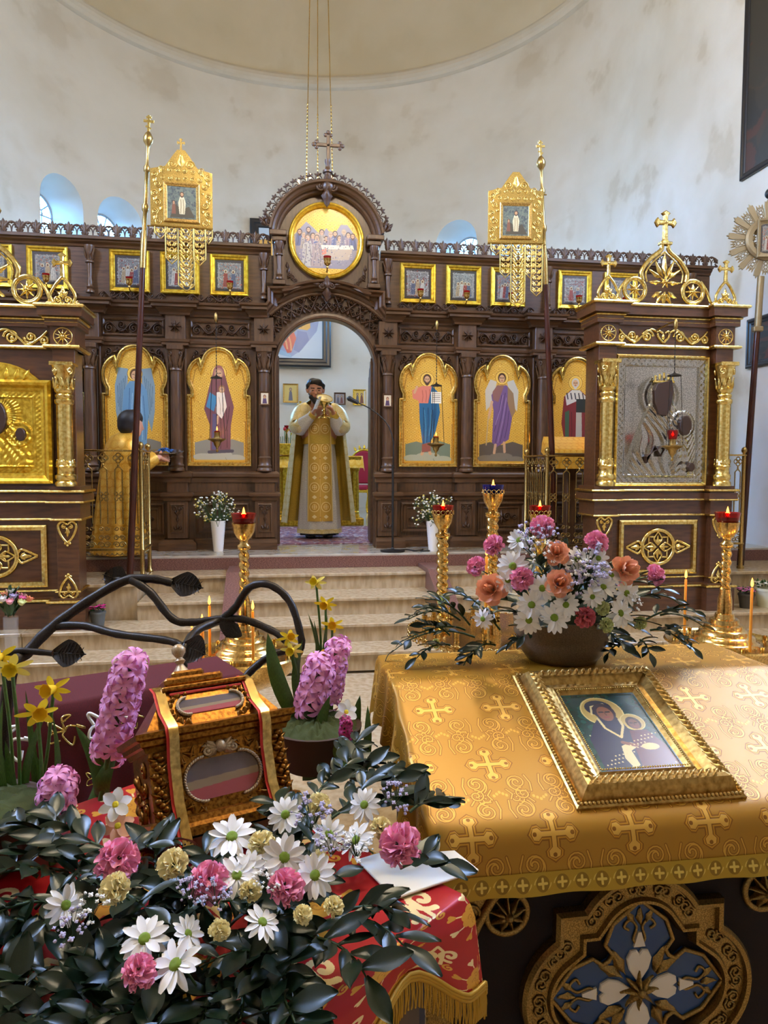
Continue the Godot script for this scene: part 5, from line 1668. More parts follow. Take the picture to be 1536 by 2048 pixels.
	g = G.new()
	for s in [-1.0, 1.0]:
		g.x = Transform3D(Basis(), Vector3(s * 0.1, 0, 0))
		g.lathe(L2([0.0, 0.0, 0.055, 0.0, 0.06, 0.02, 0.05, 0.09, 0.0, 0.1]), 12)
		g.ball(Vector3(0, 0.03, 0.09), Vector3(0.05, 0.03, 0.11), 10, 6)
	part("shoes", g, M.black, o)
	part("cassock", robe_sheet([[0.3, 0.2, 0.16, 0, 0, 1.0], [0.035, 0.22, 0.18, 0, 0, 1.0]], 9, 0.05), M.black, o)
	# the chalice and its covers, held: things of their own
	var ch := thing("chalice", "gold chalice held up by the person in the royal doors", "chalice", Vector3(0.035, PL + 1.355, -0.95 + 0.35))
	g = G.new()
	g.lathe(L2([0, 0, 0.075, 0, 0.075, 0.012, 0.055, 0.03, 0.02, 0.05, 0.016, 0.07, 0.028, 0.085, 0.016, 0.1, 0.018, 0.115, 0.045, 0.135, 0.058, 0.17, 0.06, 0.2, 0.055, 0.2, 0.045, 0.15, 0, 0.13]), 24)
	part("cup", g, M.gold, ch)
	var cv := thing("chalice_veil", "round gold embroidered cover lying on the raised chalice", "chalice cover", Vector3(0.04, PL + 1.57, -0.95 + 0.35), Vector3(32, 0, -8))
	g = G.new()
	var vp := PackedVector3Array()
	for j in 5:
		var r := 0.085 * j / 4.0
		for i in 25:
			var a := TAU * i / 24
			vp.append(Vector3(cos(a) * r, 0.02 - r * r * 1.5, sin(a) * r))
	g.sheet(vp, 25, 5, true, 1, 1, true)
	part("disc", g, gold_cloth, cv)
	g = G.new()
	g.x = Transform3D(Basis(Vector3.RIGHT, PI / 2), Vector3(0, 0.008, 0))
	g.tube(ring(0.086, 28), 0.006, 6, 1, 1, Vector3.BACK, true)
	part("rim", g, lining, cv)
	var tv := solo("white_cloth", (func():
		var gg := G.new()
		var pp := PackedVector3Array()
		for j in 6:
			for i in 5:
				pp.append(Vector3(-0.075 - 0.012 * j + 0.01 * sin(i * 2.0), 0.09 - 0.028 * j, 0.02 + 0.022 * i))
		gg.sheet(pp, 5, 6)
		return gg).call(), white_cloth, "small white cloth hanging beside the raised chalice", "cloth", Vector3(0.03, PL + 1.50, -0.95 + 0.30))
	tv.rotation_degrees = Vector3(0, 20, 0)
	# ---- the server bending behind the left railing, seen from behind
	var robe := mat(rgb(255, 255, 255), 0.4, 0.4, brocade_robe_tex(rgb(206, 146, 34), rgb(232, 186, 80)).tex(), Vector3(3.6, 3.6, 3.6))
	o = thing("person", "person with dark hair in a gold robe bending behind the left railing", "person", Vector3(-1.93, PL, 0.46), Vector3(0, 118, 0))
	g = G.new()
	var h2 := Vector3(-0.1, 1.21, 0.1)
	nets(g, [[Vector3(0, 0.7, 0), Vector3(0, 1.0, 0.05), 0.12, 0.12], [Vector3(-0.13, 1.02, 0.06), Vector3(0.13, 1.02, 0.06), 0.065, 0.065], [Vector3(-0.02, 1.04, 0.07), Vector3(-0.08, 1.13, 0.09), 0.05, 0.05], [Vector3(-0.07, 0.7, 0), Vector3(-0.08, 0.06, 0), 0.075, 0.04], [Vector3(0.07, 0.7, 0), Vector3(0.08, 0.06, 0), 0.075, 0.04], [Vector3(-0.16, 1.0, 0.06), Vector3(-0.2, 0.82, 0.14), 0.048, 0.038], [Vector3(-0.2, 0.82, 0.14), Vector3(-0.14, 0.91, 0.34), 0.038, 0.026], [Vector3(0.16, 1.0, 0.06), Vector3(0.2, 0.8, 0.12), 0.048, 0.038], [Vector3(0.2, 0.8, 0.12), Vector3(0.1, 0.91, 0.32), 0.038, 0.026],
		[h2, h2 + Vector3(0, 0.02, 0.01), 0.08, 0.085], [h2 + Vector3(0, -0.05, 0.03), h2 + Vector3(0, -0.08, 0.04), 0.06, 0.045], [h2 + Vector3(0, -0.02, 0.09), h2 + Vector3(0, -0.04, 0.1), 0.012, 0.016]], 0.016, 0.035)
	for s in [-1.0, 1.0]:
		nets(g, hand_bones(Vector3(-0.02 + s * 0.12, 0.91, 0.33), Vector3(-s * 0.3, 0.0, 1.0), Vector3(-s, -0.3, 0), 0.4, -s), 0.0055, 0.007)
	part("body", g, skin, o)
	g = G.new()
	nets(g, [[h2 + Vector3(0, 0.04, -0.02), h2 + Vector3(0, 0.05, 0.02), 0.09, 0.082], [h2 + Vector3(0, -0.02, -0.045), h2 + Vector3(0, 0.02, -0.04), 0.08, 0.085]], 0.012, 0.02)
	part("hair", g, hair, o)
	part("robe", robe_sheet([[1.14, 0.06, 0.06, -0.06, 0.08, 0.0], [1.1, 0.16, 0.11, -0.02, 0.06, 0.0], [1.03, 0.225, 0.14, 0, 0.05, 0.0], [0.92, 0.24, 0.155, 0, 0.04, 0.1], [0.75, 0.235, 0.17, 0, 0.02, 0.5], [0.4, 0.25, 0.2, 0, 0.0, 1.0], [0.03, 0.3, 0.25, 0, 0, 1.0]], 8, 0.06), robe, o)
	for s in [-1.0, 1.0]:
		g = G.new()
		g.tube(curve(P3([s * 0.14, 1.0, 0.05, s * 0.2, 0.84, 0.12, s * 0.15 - 0.01, 0.9, 0.28]), 5), [0.075, 0.08, 0.085, 0.09, 0.09, 0.09, 0.085, 0.08, 0.075, 0.07, 0.07], 12)
		part("sleeve", g, robe, o)

# ---------------------------------------------------------------- the sanctuary behind the screen
func altar_room() -> void:
	var g: G
	# carpet
	var c := Pic.new(512, 512, rgb(138, 96, 108))
	var q := RandomNumberGenerator.new()
	q.seed = 9
	for i in 900:
		var x := q.randf()
		var y := q.randf()
		var col: Color = [rgb(214, 206, 204), rgb(84, 84, 128), rgb(168, 110, 112), rgb(120, 60, 72), rgb(196, 176, 176)][q.randi() % 5]
		var a := q.randf() * TAU
		c.line([[x, y], [x + cos(a) * 0.02, y + sin(a) * 0.02]], 0.014, col)
		c.dot(x * 512, y * 512, 5, col)
	var m := mat(Color(1, 1, 1), 0.95, 0.0, c.tex(), Vector3(0.6, 0.6, 0.6))
	g = G.new()
	g.box(Vector3(0, 0.006, 0), Vector3(2.6, 0.012, 2.2), 0.003)
	solo("altar_carpet", g, m, "red, white and blue patterned carpet on the sanctuary floor behind the royal doors", "carpet", Vector3(0.1, PL, -1.42))
	# altar table
	var t := thing("altar_table", "gilded altar table under a yellow cloth behind the priest", "altar", Vector3(0.1, PL, -3.3))
	g = G.new()
	g.box(Vector3(0, 0.05, 0), Vector3(1.3, 0.1, 1.0), 0.01)
	g.box(Vector3(0, 0.5, 0), Vector3(1.0, 0.84, 0.75), 0.01)
	g.box(Vector3(0, 0.95, 0), Vector3(1.24, 0.06, 0.95), 0.01)
	part("body", g, M.gold_leaf, t)
	for sx in [-1, 1]:
		for sz in [-1, 1]:
			part("leg", column_mesh(0.82, 0.045), M.gold_leaf, t, Vector3(sx * 0.54, 0.1, sz * 0.4))
	g = G.new()
	for sx in [-1, 1]:
		g.tube(ring(0.12, 24, sx * 0.25, 0.45), 0.014, 6, 1, 1, Vector3.BACK, true)
		rosette(g.at(Vector3(sx * 0.25, 0.45, 0)), 0.1, 8, 0.02)
		g.at(Vector3.ZERO)
	part("front_carving", g, M.gold_leaf, t, Vector3(0, 0.05, 0.38))
	var cloth := mat(Color(1, 1, 1), 0.45, 0.2, brocade_robe_tex(rgb(238, 192, 60), rgb(252, 226, 130)).tex(), Vector3(2.5, 2.5, 2.5))
	g = G.new()
	var p := PackedVector3Array()
	for j in 9:
		for i in 41:
			var u := -1.0 + i / 20.0
			var v := -1.0 + j / 4.0
			var dx := maxf(0.0, absf(u) - 0.85) / 0.15
			var dz := maxf(0.0, absf(v) - 0.8) / 0.2
			p.append(Vector3(clampf(u, -0.85, 0.85) * 0.75 + signf(u) * dx * 0.02, 0.985 - 0.17 * maxf(dx, dz) - 0.05 * dx * dz, clampf(v, -0.8, 0.8) * 0.61 + signf(v) * (dz * 0.02 + 0.008 * sin(u * 30.0) * dz)))
	g.sheet(p, 41, 9, false, 1, 1, true)
	part("cloth", g, cloth, t)
	# things on the altar
	var top := PL + 0.99
	var cs := thing("altar_candlestick", "gilt candlestick with a red cup on the altar left of the priest", "candlestick", Vector3(-0.33, top, -3.15))
	g = G.new()
	g.lathe(L2([0, 0, 0.07, 0, 0.07, 0.02, 0.03, 0.04, 0.015, 0.08, 0.03, 0.12, 0.015, 0.17, 0.022, 0.25, 0.012, 0.33, 0.045, 0.37, 0.045, 0.385, 0, 0.385]), 16)
	part("stem", g, M.brass, cs)
	g = G.new()
	g.lathe(L2([0, 0.385, 0.025, 0.385, 0.035, 0.43, 0.03, 0.43, 0, 0.40]), 14)
	part("red_cup", g, S.dark_red_glass, cs)
	var tp := thing("tulip_planter", "gold box planter of red tulips on the altar left of the priest", "potted plant", Vector3(-0.36, top, -2.86))
	g = G.new()
	g.box(Vector3(0, 0.08, 0), Vector3(0.24, 0.16, 0.14), 0.01)
	part("planter", g, M.gold_leaf, tp)
	var leaf := mat(rgb(62, 132, 52), 0.5)
	var red := mat(rgb(206, 50, 56), 0.5)
	for i in 9:
		var x := -0.1 + 0.025 * i
		var zz := 0.03 * sin(i * 2.4)
		var h := 0.14 + 0.05 * sin(i * 1.9)
		g = G.new()
		g.tube(P3([x, 0.15, zz, x * 1.15, 0.15 + h, zz]), 0.005, 5)
		for s in [-1, 1]:
			var lp := PackedVector3Array()
			for j in 6:
				var v := j / 5.0
				var w := 0.028 * sin(PI * clampf(v * 0.9 + 0.1, 0, 1))
				for k in 3:
					lp.append(Vector3(x + s * v * v * 0.05, 0.15 + v * 0.17, zz + (k - 1) * w + 0.01))
			g.sheet(lp, 3, 6)
		part("leaves", g, leaf, tp)
		if i % 3 == 1:
			g = G.new()
			g.lathe(L2([0, 0, 0.016, 0.008, 0.022, 0.025, 0.014, 0.05, 0.0, 0.045]), 10)
			part("tulip", g, red, tp, Vector3(x * 1.15, 0.15 + h, zz))
	g = G.new()
	g.box(Vector3(0, 0.03, 0), Vector3(0.12, 0.06, 0.09), 0.008)
	solo("red_box", g, red, "small red box at the altar's left front corner", "box", Vector3(-0.3, top, -2.93))
	var tb := thing("tabernacle", "small gilded church-shaped tabernacle on the altar behind the priest's shoulder", "tabernacle", Vector3(-0.12, top, -3.45))
	g = G.new()
	g.box(Vector3(0, 0.15, 0), Vector3(0.26, 0.3, 0.2), 0.01)
	g.box(Vector3(0, 0.32, 0), Vector3(0.3, 0.03, 0.24), 0.006)
	part("body", g, M.gold_leaf, tb)
	g = G.new()
	g.lathe(L2([0.12, 0.335, 0.11, 0.4, 0.05, 0.47, 0.045, 0.54, 0.06, 0.56, 0.05, 0.6, 0.012, 0.66, 0, 0.67]), 16)
	part("dome", g, M.gold_leaf, tb)
	g = G.new()
	flared_cross(g, 0.15, 0.1, 0.02, 0.012)
	part("cross", g, M.gold_leaf, tb, Vector3(0, 0.66, 0))
	# red velvet chair
	var velvet := mat(rgb(150, 26, 52), 0.85)
	velvet.rim_enabled = true
	velvet.rim = 0.4
	var s2 := thing("armchair", "gilt carved armchair with crimson velvet right of the priest", "chair", Vector3(1.06, PL, -5.9), Vector3(0, -28, 0))
	g = G.new()
	g.box(Vector3(0, 0.45, 0), Vector3(0.5, 0.1, 0.46), 0.03)
	part("seat", g, velvet, s2)
	g = G.new()
	var bp := PackedVector2Array([Vector2(-0.22, 0), Vector2(0.22, 0)])
	bp.append_array(arc2(0, 0.36, 0.25, 0, 180, 16))
	g.ext(bp, 0, 0.06, 0.02)
	part("backrest", g, velvet, s2, Vector3(0, 0.52, -0.24))
	g = G.new()
	var fr := flat3(arc2(0, 0.36, 0.27, 0, 180, 16), 0.03)
	fr.insert(0, Vector3(0.24, -0.02, 0.03))
	fr.append(Vector3(-0.24, -0.02, 0.03))
	g.tube(fr, 0.025, 7, 1, 1, Vector3.BACK)
	for i in 5:
		leaf_relief(g, Vector3(-0.16 + 0.08 * i, 0.6 + 0.03 * sin(PI * i / 4.0), 0.03), 30 - 15 * i, 0.1, 0.06, 0.03)
	part("back_frame", g, M.gold_leaf, s2, Vector3(0, 0.52, -0.25))
	for sx in [-1, 1]:
		for sz in [-1, 1]:
			g = G.new()
			g.tube(curve(P3([sx * 0.22, 0.42, sz * 0.2, sx * 0.25, 0.3, sz * 0.23, sx * 0.21, 0.12, sz * 0.2, sx * 0.24, 0.0, sz * 0.23]), 4), 0.022, 7)
			part("leg", g, M.gold_leaf, s2)
		g = G.new()
		g.tube(curve(P3([sx * 0.24, 0.72, -0.2, sx * 0.28, 0.72, 0.0, sx * 0.28, 0.7, 0.17, sx * 0.25, 0.5, 0.2]), 4), 0.022, 7)
		part("arm", g, M.gold_leaf, s2)
	g = G.new()
	g.box(Vector3(0, 0.39, 0.0), Vector3(0.52, 0.05, 0.48), 0.012)
	part("seat_rail", g, M.gold_leaf, s2)
	# large picture high on the apse wall
	var big := thing("large_painting", "large black-framed painting of orange and coral drapery high on the apse wall", "painting", Vector3(-0.155, 5.0, -7.33))
	c = Pic.new(320, 560, rgb(188, 198, 206))
	c.poly([[0.1, 0.35], [0.7, 0.3], [0.95, 0.66], [0.9, 0.78], [0.66, 0.93], [0.5, 0.985], [0.2, 0.93], [0, 0.8]], rgb(146, 154, 182))
	c.poly([[0, 0.1], [0.5, 0.05], [0.78, 0.6], [0.8, 0.755], [0.75, 0.775], [0.6, 0.765], [0.5, 0.82], [0, 0.86]], rgb(222, 164, 76))
	c.poly([[0.1, 0.7], [0.55, 0.8], [0.58, 0.84], [0.5, 0.95], [0.44, 0.955], [0.36, 0.88], [0.1, 0.8]], rgb(214, 92, 72))
	c.poly([[0.6, 0.78], [0.74, 0.79], [0.78, 0.85], [0.62, 0.95], [0.54, 0.93]], rgb(118, 126, 164))
	folds(c, [[0.45, 0.6, 0.55, 0.77], [0.6, 0.6, 0.66, 0.75], [0.3, 0.6, 0.42, 0.78]], rgb(176, 112, 40), 0.02)
	folds(c, [[0.46, 0.82, 0.5, 0.93], [0.38, 0.82, 0.44, 0.92]], rgb(236, 160, 110), 0.025)
	c.poly([[0.05, 0.86], [0.5, 0.97], [0.5, 0.99], [0.1, 0.94]], rgb(150, 176, 196))
	framed(big, 1.58, 2.85, 0.17, 0.06, M.black_frame, painted(c.tex(), 0.5))
	# three small icons on the apse wall
	for a in [[-0.17, 3.05, 0.305, 0.38, "gold-framed icon of a bishop on the sanctuary wall left of the priest", M.dull_gold, rgb(206, 176, 96), 1], [0.81, 2.95, 0.235, 0.25, "small brown-framed picture on the sanctuary wall right of the priest", M.shrine_wood, rgb(150, 140, 140), 2], [1.21, 2.985, 0.27, 0.32, "gold icon of two standing figures on the sanctuary wall by the right door leaf", M.gold_leaf, rgb(222, 184, 84), 2]]:
		var o := thing("wall_icon", a[4], "icon", Vector3(a[0], a[1], -7.33 if a[0] < 0.5 else -7.26))
		c = Pic.new(96, 116, a[6])
		for i in a[7]:
			var x: float = 0.5 if a[7] == 1 else 0.3 + 0.4 * i
			c.poly([[x - 0.1, 0.4], [x + 0.1, 0.4], [x + 0.17, 0.95], [x - 0.17, 0.95]], [rgb(96, 92, 104), rgb(120, 70, 60)][i])
			face(c, x, 0.28, 0.09, 1.2, rgb(190, 150, 116), rgb(90, 78, 72), true)
		framed(o, a[2], a[3], 0.03, 0.02, a[5], painted(c.tex(), 0.5))
	# chains of the sanctuary chandelier
	var ch := thing("sanctuary_chandelier", "brass chandelier on three long chains behind the crest of the screen", "chandelier", Vector3(0.07, 4.55, -2.0))
	g = G.new()
	g.x = Transform3D(Basis(Vector3.RIGHT, PI / 2), Vector3(0, 0.55, 0))
	g.tube(ring(0.19, 28), 0.015, 6, 1, 1, Vector3.BACK, true)
	g.x = Transform3D()
	g.lathe(L2([0, 0, 0.03, 0.02, 0.1, 0.15, 0.17, 0.35, 0.19, 0.55, 0.17, 0.55, 0, 0.2]), 24)
	part("bowl", g, M.gold, ch)
	var lit := mat(rgb(255, 230, 190), 0.5)
	lit.emission_enabled = true
	lit.emission = Color(1.0, 0.84, 0.6)
	lit.emission_energy_multiplier = 6.0
	for i in 6:
		var a := TAU * i / 6.0
		g = G.new()
		g.ball(Vector3(cos(a) * 0.25, 0.6, sin(a) * 0.25), Vector3(0.018, 0.035, 0.018), 8, 6)
		part("bulb", g, lit, ch)
		if i % 2 == 0:
			var l := OmniLight3D.new()
			l.name = "sanctuary_light"
			l.light_color = Color(1.0, 0.9, 0.72)
			l.light_energy = 1.4
			l.light_size = 0.04
			l.omni_range = 30.0
			l.omni_attenuation = 2.0
			l.shadow_enabled = true
			ch.add_child(l, true)
			l.position = Vector3(cos(a) * 0.25, 0.6, sin(a) * 0.25)
	for i in 3:
		var a := TAU * i / 3.0 + 0.5
		g = G.new()
		g.tube(PackedVector3Array([Vector3(cos(a) * 0.19, 0.55, sin(a) * 0.19), Vector3(cos(a) * 0.1, 4.0, sin(a) * 0.1), Vector3(0, 8.5, 0)]), 0.006, 5)
		for k in 22:
			g.ball(Vector3(cos(a) * (0.19 - 0.001 * k), 0.57 + 0.045 * k, sin(a) * (0.19 - 0.001 * k)), Vector3(0.011, 0.02, 0.011), 6, 5)
		part("chain", g, M.brass, ch)

# ---------------------------------------------------------------- candle stands, lamps, small things
func twisted(h: float, r: float, turns: float) -> G:
	var p := PackedVector3Array()
	var nv := int(h / 0.006)
	for j in nv + 1:
		var y := h * j / nv
		for i in 25:
			var a := TAU * i / 24
			var rr := r * (1.0 + 0.16 * cos(2.0 * a - TAU * turns * j / nv))
			p.append(Vector3(cos(a) * rr, y, sin(a) * rr))
	var g := G.new()
	g.sheet(p, 25, nv + 1, true, 1, 1, true)
	return g

func flame_at(o: Node3D, at: Vector3, k: float, energy: float) -> void:
	if not S.has("flame"):
		var g := G.new()
		g.lathe(L2([0, 0, 0.0035, 0.003, 0.0052, 0.01, 0.004, 0.02, 0.0018, 0.029, 0, 0.034]), 10)
		S.flame = g.done()
	part("flame", S.flame, M.flame, o, at, Vector3.ZERO, Vector3.ONE * k)
	if energy > 0.0:
		var l := OmniLight3D.new()
		l.name = "flame_light"
		l.light_color = Color(1.0, 0.66, 0.3)
		l.light_energy = energy
		l.light_size = 0.01
		l.omni_range = 12.0
		l.omni_attenuation = 2.0
		l.shadow_enabled = true
		o.add_child(l, true)
		l.position = at + Vector3(0, 0.014 * k, 0)

func glass_cup(o: Node3D, at: Vector3, m: Material, k: float) -> void:
	var g := G.new()
	g.lathe(L2([0, 0, 0.035, 0.0, 0.046, 0.02, 0.053, 0.055, 0.049, 0.055, 0.042, 0.02, 0, 0.008]), 24, 1.0, 12, 0.02)
	part("glass", g, m, o, at, Vector3.ZERO, Vector3.ONE * k)
	g = G.new()
	g.lathe(L2([0, 0.01, 0.038, 0.012, 0.043, 0.035, 0, 0.035]), 16)
	part("wax", g, mat(rgb(150, 34, 26) if m == M.red_glass else rgb(30, 40, 120), 0.4), o, at, Vector3.ZERO, Vector3.ONE * k)
	flame_at(o, at + Vector3(0, 0.037, 0) * k, 1.3 * k, 0.012)

func stand_column(o: Node3D, at: Vector3, y0: float, y1: float, r: float, glass: Material, collar: bool) -> void:
	var h := y1 - y0
	part("twisted_column", twisted(h, r, h * 26.0), M.brass, o, at + Vector3(0, y0, 0))
	var g := G.new()
	g.lathe(L2([r * 1.1, 0, r * 1.4, 0.006, r * 1.4, 0.018, r * 0.9, 0.025, r * 0.9, 0.04, 0.03, 0.05, 0.044, 0.075, 0.05, 0.105, 0.052, 0.112, 0.046, 0.112, 0.04, 0.09, 0, 0.08]), 24)
	part("cup_holder", g, M.brass, o, at + Vector3(0, y1, 0))
	if collar:
		g = G.new()
		for i in 14:
			var a := TAU * i / 14
			g.x = Transform3D(Basis(Vector3.UP, -a + PI / 2), Vector3(cos(a) * 0.051, 0.122, sin(a) * 0.051))
			g.tube(ring(0.0095, 10), 0.0022, 4, 1, 1, Vector3.BACK, true)
		part("pierced_collar", g, M.brass, o, at + Vector3(0, y1, 0))
	glass_cup(o, at + Vector3(0, y1 + 0.1, 0), glass, 1.0)

func candle_stand(at: Vector3, dish_y: float, top_y: float, r: float, label: String) -> Node3D:
	var o := thing("candle_stand", label, "candle stand", at, Vector3.ZERO, "brass candle stands")
	var g := G.new()
	g.lathe(L2([0, 0, 0.2, 0, 0.2, 0.02, 0.17, 0.04, 0.08, 0.08, 0.045, 0.14, 0.035, 0.3, 0.05, 0.34, 0.05, 0.37, 0.03, 0.4, 0.03, dish_y - 0.2, 0.06, dish_y - 0.18, 0.06, dish_y - 0.16]), 28)
	part("foot", g, M.brass, o)
	g = G.new()
	var pr := [Vector2(0.05, dish_y - 0.16), Vector2(r * 0.55, dish_y - 0.12), Vector2(r * 0.85, dish_y - 0.06), Vector2(r * 0.97, dish_y - 0.005), Vector2(r, dish_y + 0.005), Vector2(r * 0.97, dish_y + 0.012), Vector2(r * 0.9, dish_y), Vector2(r * 0.6, dish_y - 0.004)]
	# stepped dome in the middle
	for i in 6:
		var rr := r * (0.6 - 0.085 * i)
		pr.append(Vector2(rr, dish_y + 0.022 * i))
		pr.append(Vector2(rr - r * 0.02, dish_y + 0.012 + 0.024 * i))
		pr.append(Vector2(rr - r * 0.05, dish_y + 0.014 + 0.024 * i))
	pr.append(Vector2(0.03, dish_y + 0.19))
	pr.append(Vector2(0.022, dish_y + 0.24))
	g.lathe(pr, 44)
	part("dish", g, M.brass, o)
	for i in 14:
		var a := TAU * i / 14
		g = G.new()
		g.lathe(L2([0.011, 0, 0.009, 0.008, 0.009, 0.02, 0.012, 0.028, 0.009, 0.028, 0.006, 0.02]), 10)
		part("candle_socket", g, M.brass, o, Vector3(cos(a) * r * 0.8, dish_y - 0.002, sin(a) * r * 0.8))
	stand_column(o, Vector3.ZERO, dish_y + 0.235, top_y, 0.02, M.red_glass, false)
	return o

func candle(at: Vector3, h: float, r: float, lean: Vector3, label: String) -> void:
	var o := thing("candle", label, "candle", at, lean, "lit wax candles")
	var g := G.new()
	g.lathe(L2([0, 0, r, 0, r * 0.94, h - 0.004, r * 0.6, h, 0, h - 0.002]), 12)
	part("wax", g, M.wax, o)
	g = G.new()
	g.tube(P3([0, h - 0.002, 0, 0.001, h + 0.006, 0]), 0.0009, 5)
	part("wick", g, M.black, o)
	flame_at(o, Vector3(0, h + 0.004, 0), 1.15, 0.016)

func stands() -> void:
	candle_stand(Vector3(-0.645, 0.0, 4.28), 0.765, 1.22, 0.25, "brass candle stand with a stepped dish behind the reliquary, left")
	candle_stand(Vector3(1.45, 0.0, 4.5), 0.8, 1.225, 0.25, "brass candle stand with a stepped dish at the right edge")
	# three-light stand in the middle
	var o := thing("candle_stand", "brass three-light candle stand with a blue glass behind the bowl bouquet", "candle stand", Vector3(0.523, 0.0, 4.05), Vector3.ZERO, "brass candle stands")
	var g := G.new()
	g.lathe(L2([0, 0, 0.22, 0, 0.22, 0.02, 0.1, 0.07, 0.045, 0.14, 0.04, 0.5, 0.06, 0.6, 0.2, 0.68, 0.4, 0.77, 0.405, 0.79, 0.39, 0.79, 0.2, 0.765, 0.05, 0.77, 0.04, 0.83]), 44)
	part("dish", g, M.brass, o)
	g = G.new()
	for i in 70:
		var a := TAU * i / 70
		g.x = Transform3D(Basis(Vector3.UP, -a + PI / 2), Vector3(cos(a) * 0.405, 0.775, sin(a) * 0.405))
		g.tube(ring(0.017, 8), 0.0035, 4, 1, 1, Vector3.BACK, true)
	part("pierced_rim", g, M.brass, o)
	for i in 16:
		var a := TAU * i / 16
		g = G.new()
		g.lathe(L2([0.014, 0, 0.012, 0.01, 0.012, 0.04, 0.015, 0.055, 0.011, 0.055, 0.008, 0.03]), 10)
		part("candle_socket", g, M.brass, o, Vector3(cos(a) * 0.33, 0.785, sin(a) * 0.33))
	stand_column(o, Vector3(0.0, 0, 0), 0.82, 1.335, 0.026, M.blue_glass, true)
	stand_column(o, Vector3(-0.236, 0, -0.04), 0.77, 1.235, 0.026, M.red_glass, true)
	stand_column(o, Vector3(0.229, 0, 0.02), 0.77, 1.235, 0.026, M.red_glass, true)
	# candles
	for c in [[-0.86, 0.77, 4.33, 0.125, 0.006, "thin lit candle leftmost in the left dish"], [-0.815, 0.77, 4.36, 0.15, 0.008, "thick lit candle second from the left in the left dish"], [-0.79, 0.77, 4.3, 0.215, 0.006, "tallest lit candle in the left dish"], [-0.605, 0.77, 4.46, 0.22, 0.006, "lit candle right of the left stand's column"],
		[0.41, 0.79, 4.33, 0.39, 0.0075, "tall lit candle left of the bowl bouquet"], [0.6, 0.79, 4.3, 0.28, 0.006, "lit candle peeping over the bowl bouquet"],
		[1.31, 0.805, 4.42, 0.27, 0.006, "lit candle left of the right stand's column"], [1.45, 0.805, 4.68, 0.27, 0.006, "lit candle right of the right stand's column"], [1.615, 0.805, 4.61, 0.36, 0.011, "thick tall candle at the right edge"]]:
		candle(Vector3(c[0], c[1], c[2]), c[3], c[4], Vector3.ZERO, c[5])
	candle(Vector3(1.54, 0.805, 4.70), 0.27, 0.006, Vector3(0, 0, -8), "lit candle leaning right beside the thick one")
	candle(Vector3(1.64, 0.805, 4.72), 0.2, 0.007, Vector3(0, 0, -9), "short candle leaning out at the right edge")

func hanging_lamp(at: Vector3, top: float, glass: bool, label: String) -> void:
	var o := thing("hanging_lamp", label, "oil lamp", at)
	var g := G.new()
	g.lathe(L2([0, -0.12, 0.01, -0.115, 0.014, -0.1, 0.007, -0.09, 0.012, -0.075, 0.03, -0.05, 0.034, -0.03, 0.06, -0.012, 0.085, 0.0, 0.085, 0.008, 0.05, 0.012, 0.028, 0.02, 0.024, 0.05, 0.03, 0.07, 0.026, 0.07, 0, 0.04]), 22)
	part("bowl", g, M.old_brass, o)
	g = G.new()
	g.lathe(L2([0, 0.04, 0.024, 0.045, 0.032, 0.08, 0.03, 0.1, 0.026, 0.1, 0.02, 0.06, 0, 0.055]), 18)
	part("red_glass", g, M.red_glass, o, Vector3.ZERO, Vector3.ZERO, Vector3.ONE * (1.35 if glass else 0.8))
	flame_at(o, Vector3(0, 0.085, 0), 1.2, 0.015)
	for i in 3:
		var a := TAU * i / 3 + 0.4
		g = G.new()
		g.tube(PackedVector3Array([Vector3(cos(a) * 0.082, 0.004, sin(a) * 0.082), Vector3(cos(a) * 0.05, 0.58, sin(a) * 0.05)]), 0.0028, 4)
		part("chain", g, M.iron, o)
	g = G.new()
	g.lathe(L2([0, 0.59, 0.055, 0.575, 0.055, 0.582, 0.01, 0.6, 0, 0.62]), 16)
	part("crown", g, M.iron, o)
	g = G.new()
	var h := top - at.y
	g.tube(PackedVector3Array([Vector3(0, 0.6, 0), Vector3(0, h, 0)]), 0.0025, 4)
	for k in int((h - 0.6) / 0.03):
		g.ball(Vector3(0, 0.61 + 0.03 * k, 0), Vector3(0.006, 0.012, 0.006), 5, 4)
	part("main_chain", g, M.iron, o)
	g = G.new()
	g.tube(curve(PackedVector3Array([Vector3(0, h, 0), Vector3(0, h + 0.05, -0.04), Vector3(0, h + 0.03, -0.22 if not glass else -0.3)]), 5), 0.008, 6)
	g.ball(Vector3(0.0, h + 0.02, 0.0), Vector3(0.018, 0.05, 0.018), 8, 6)
	part("bracket", g, M.old_brass, o)

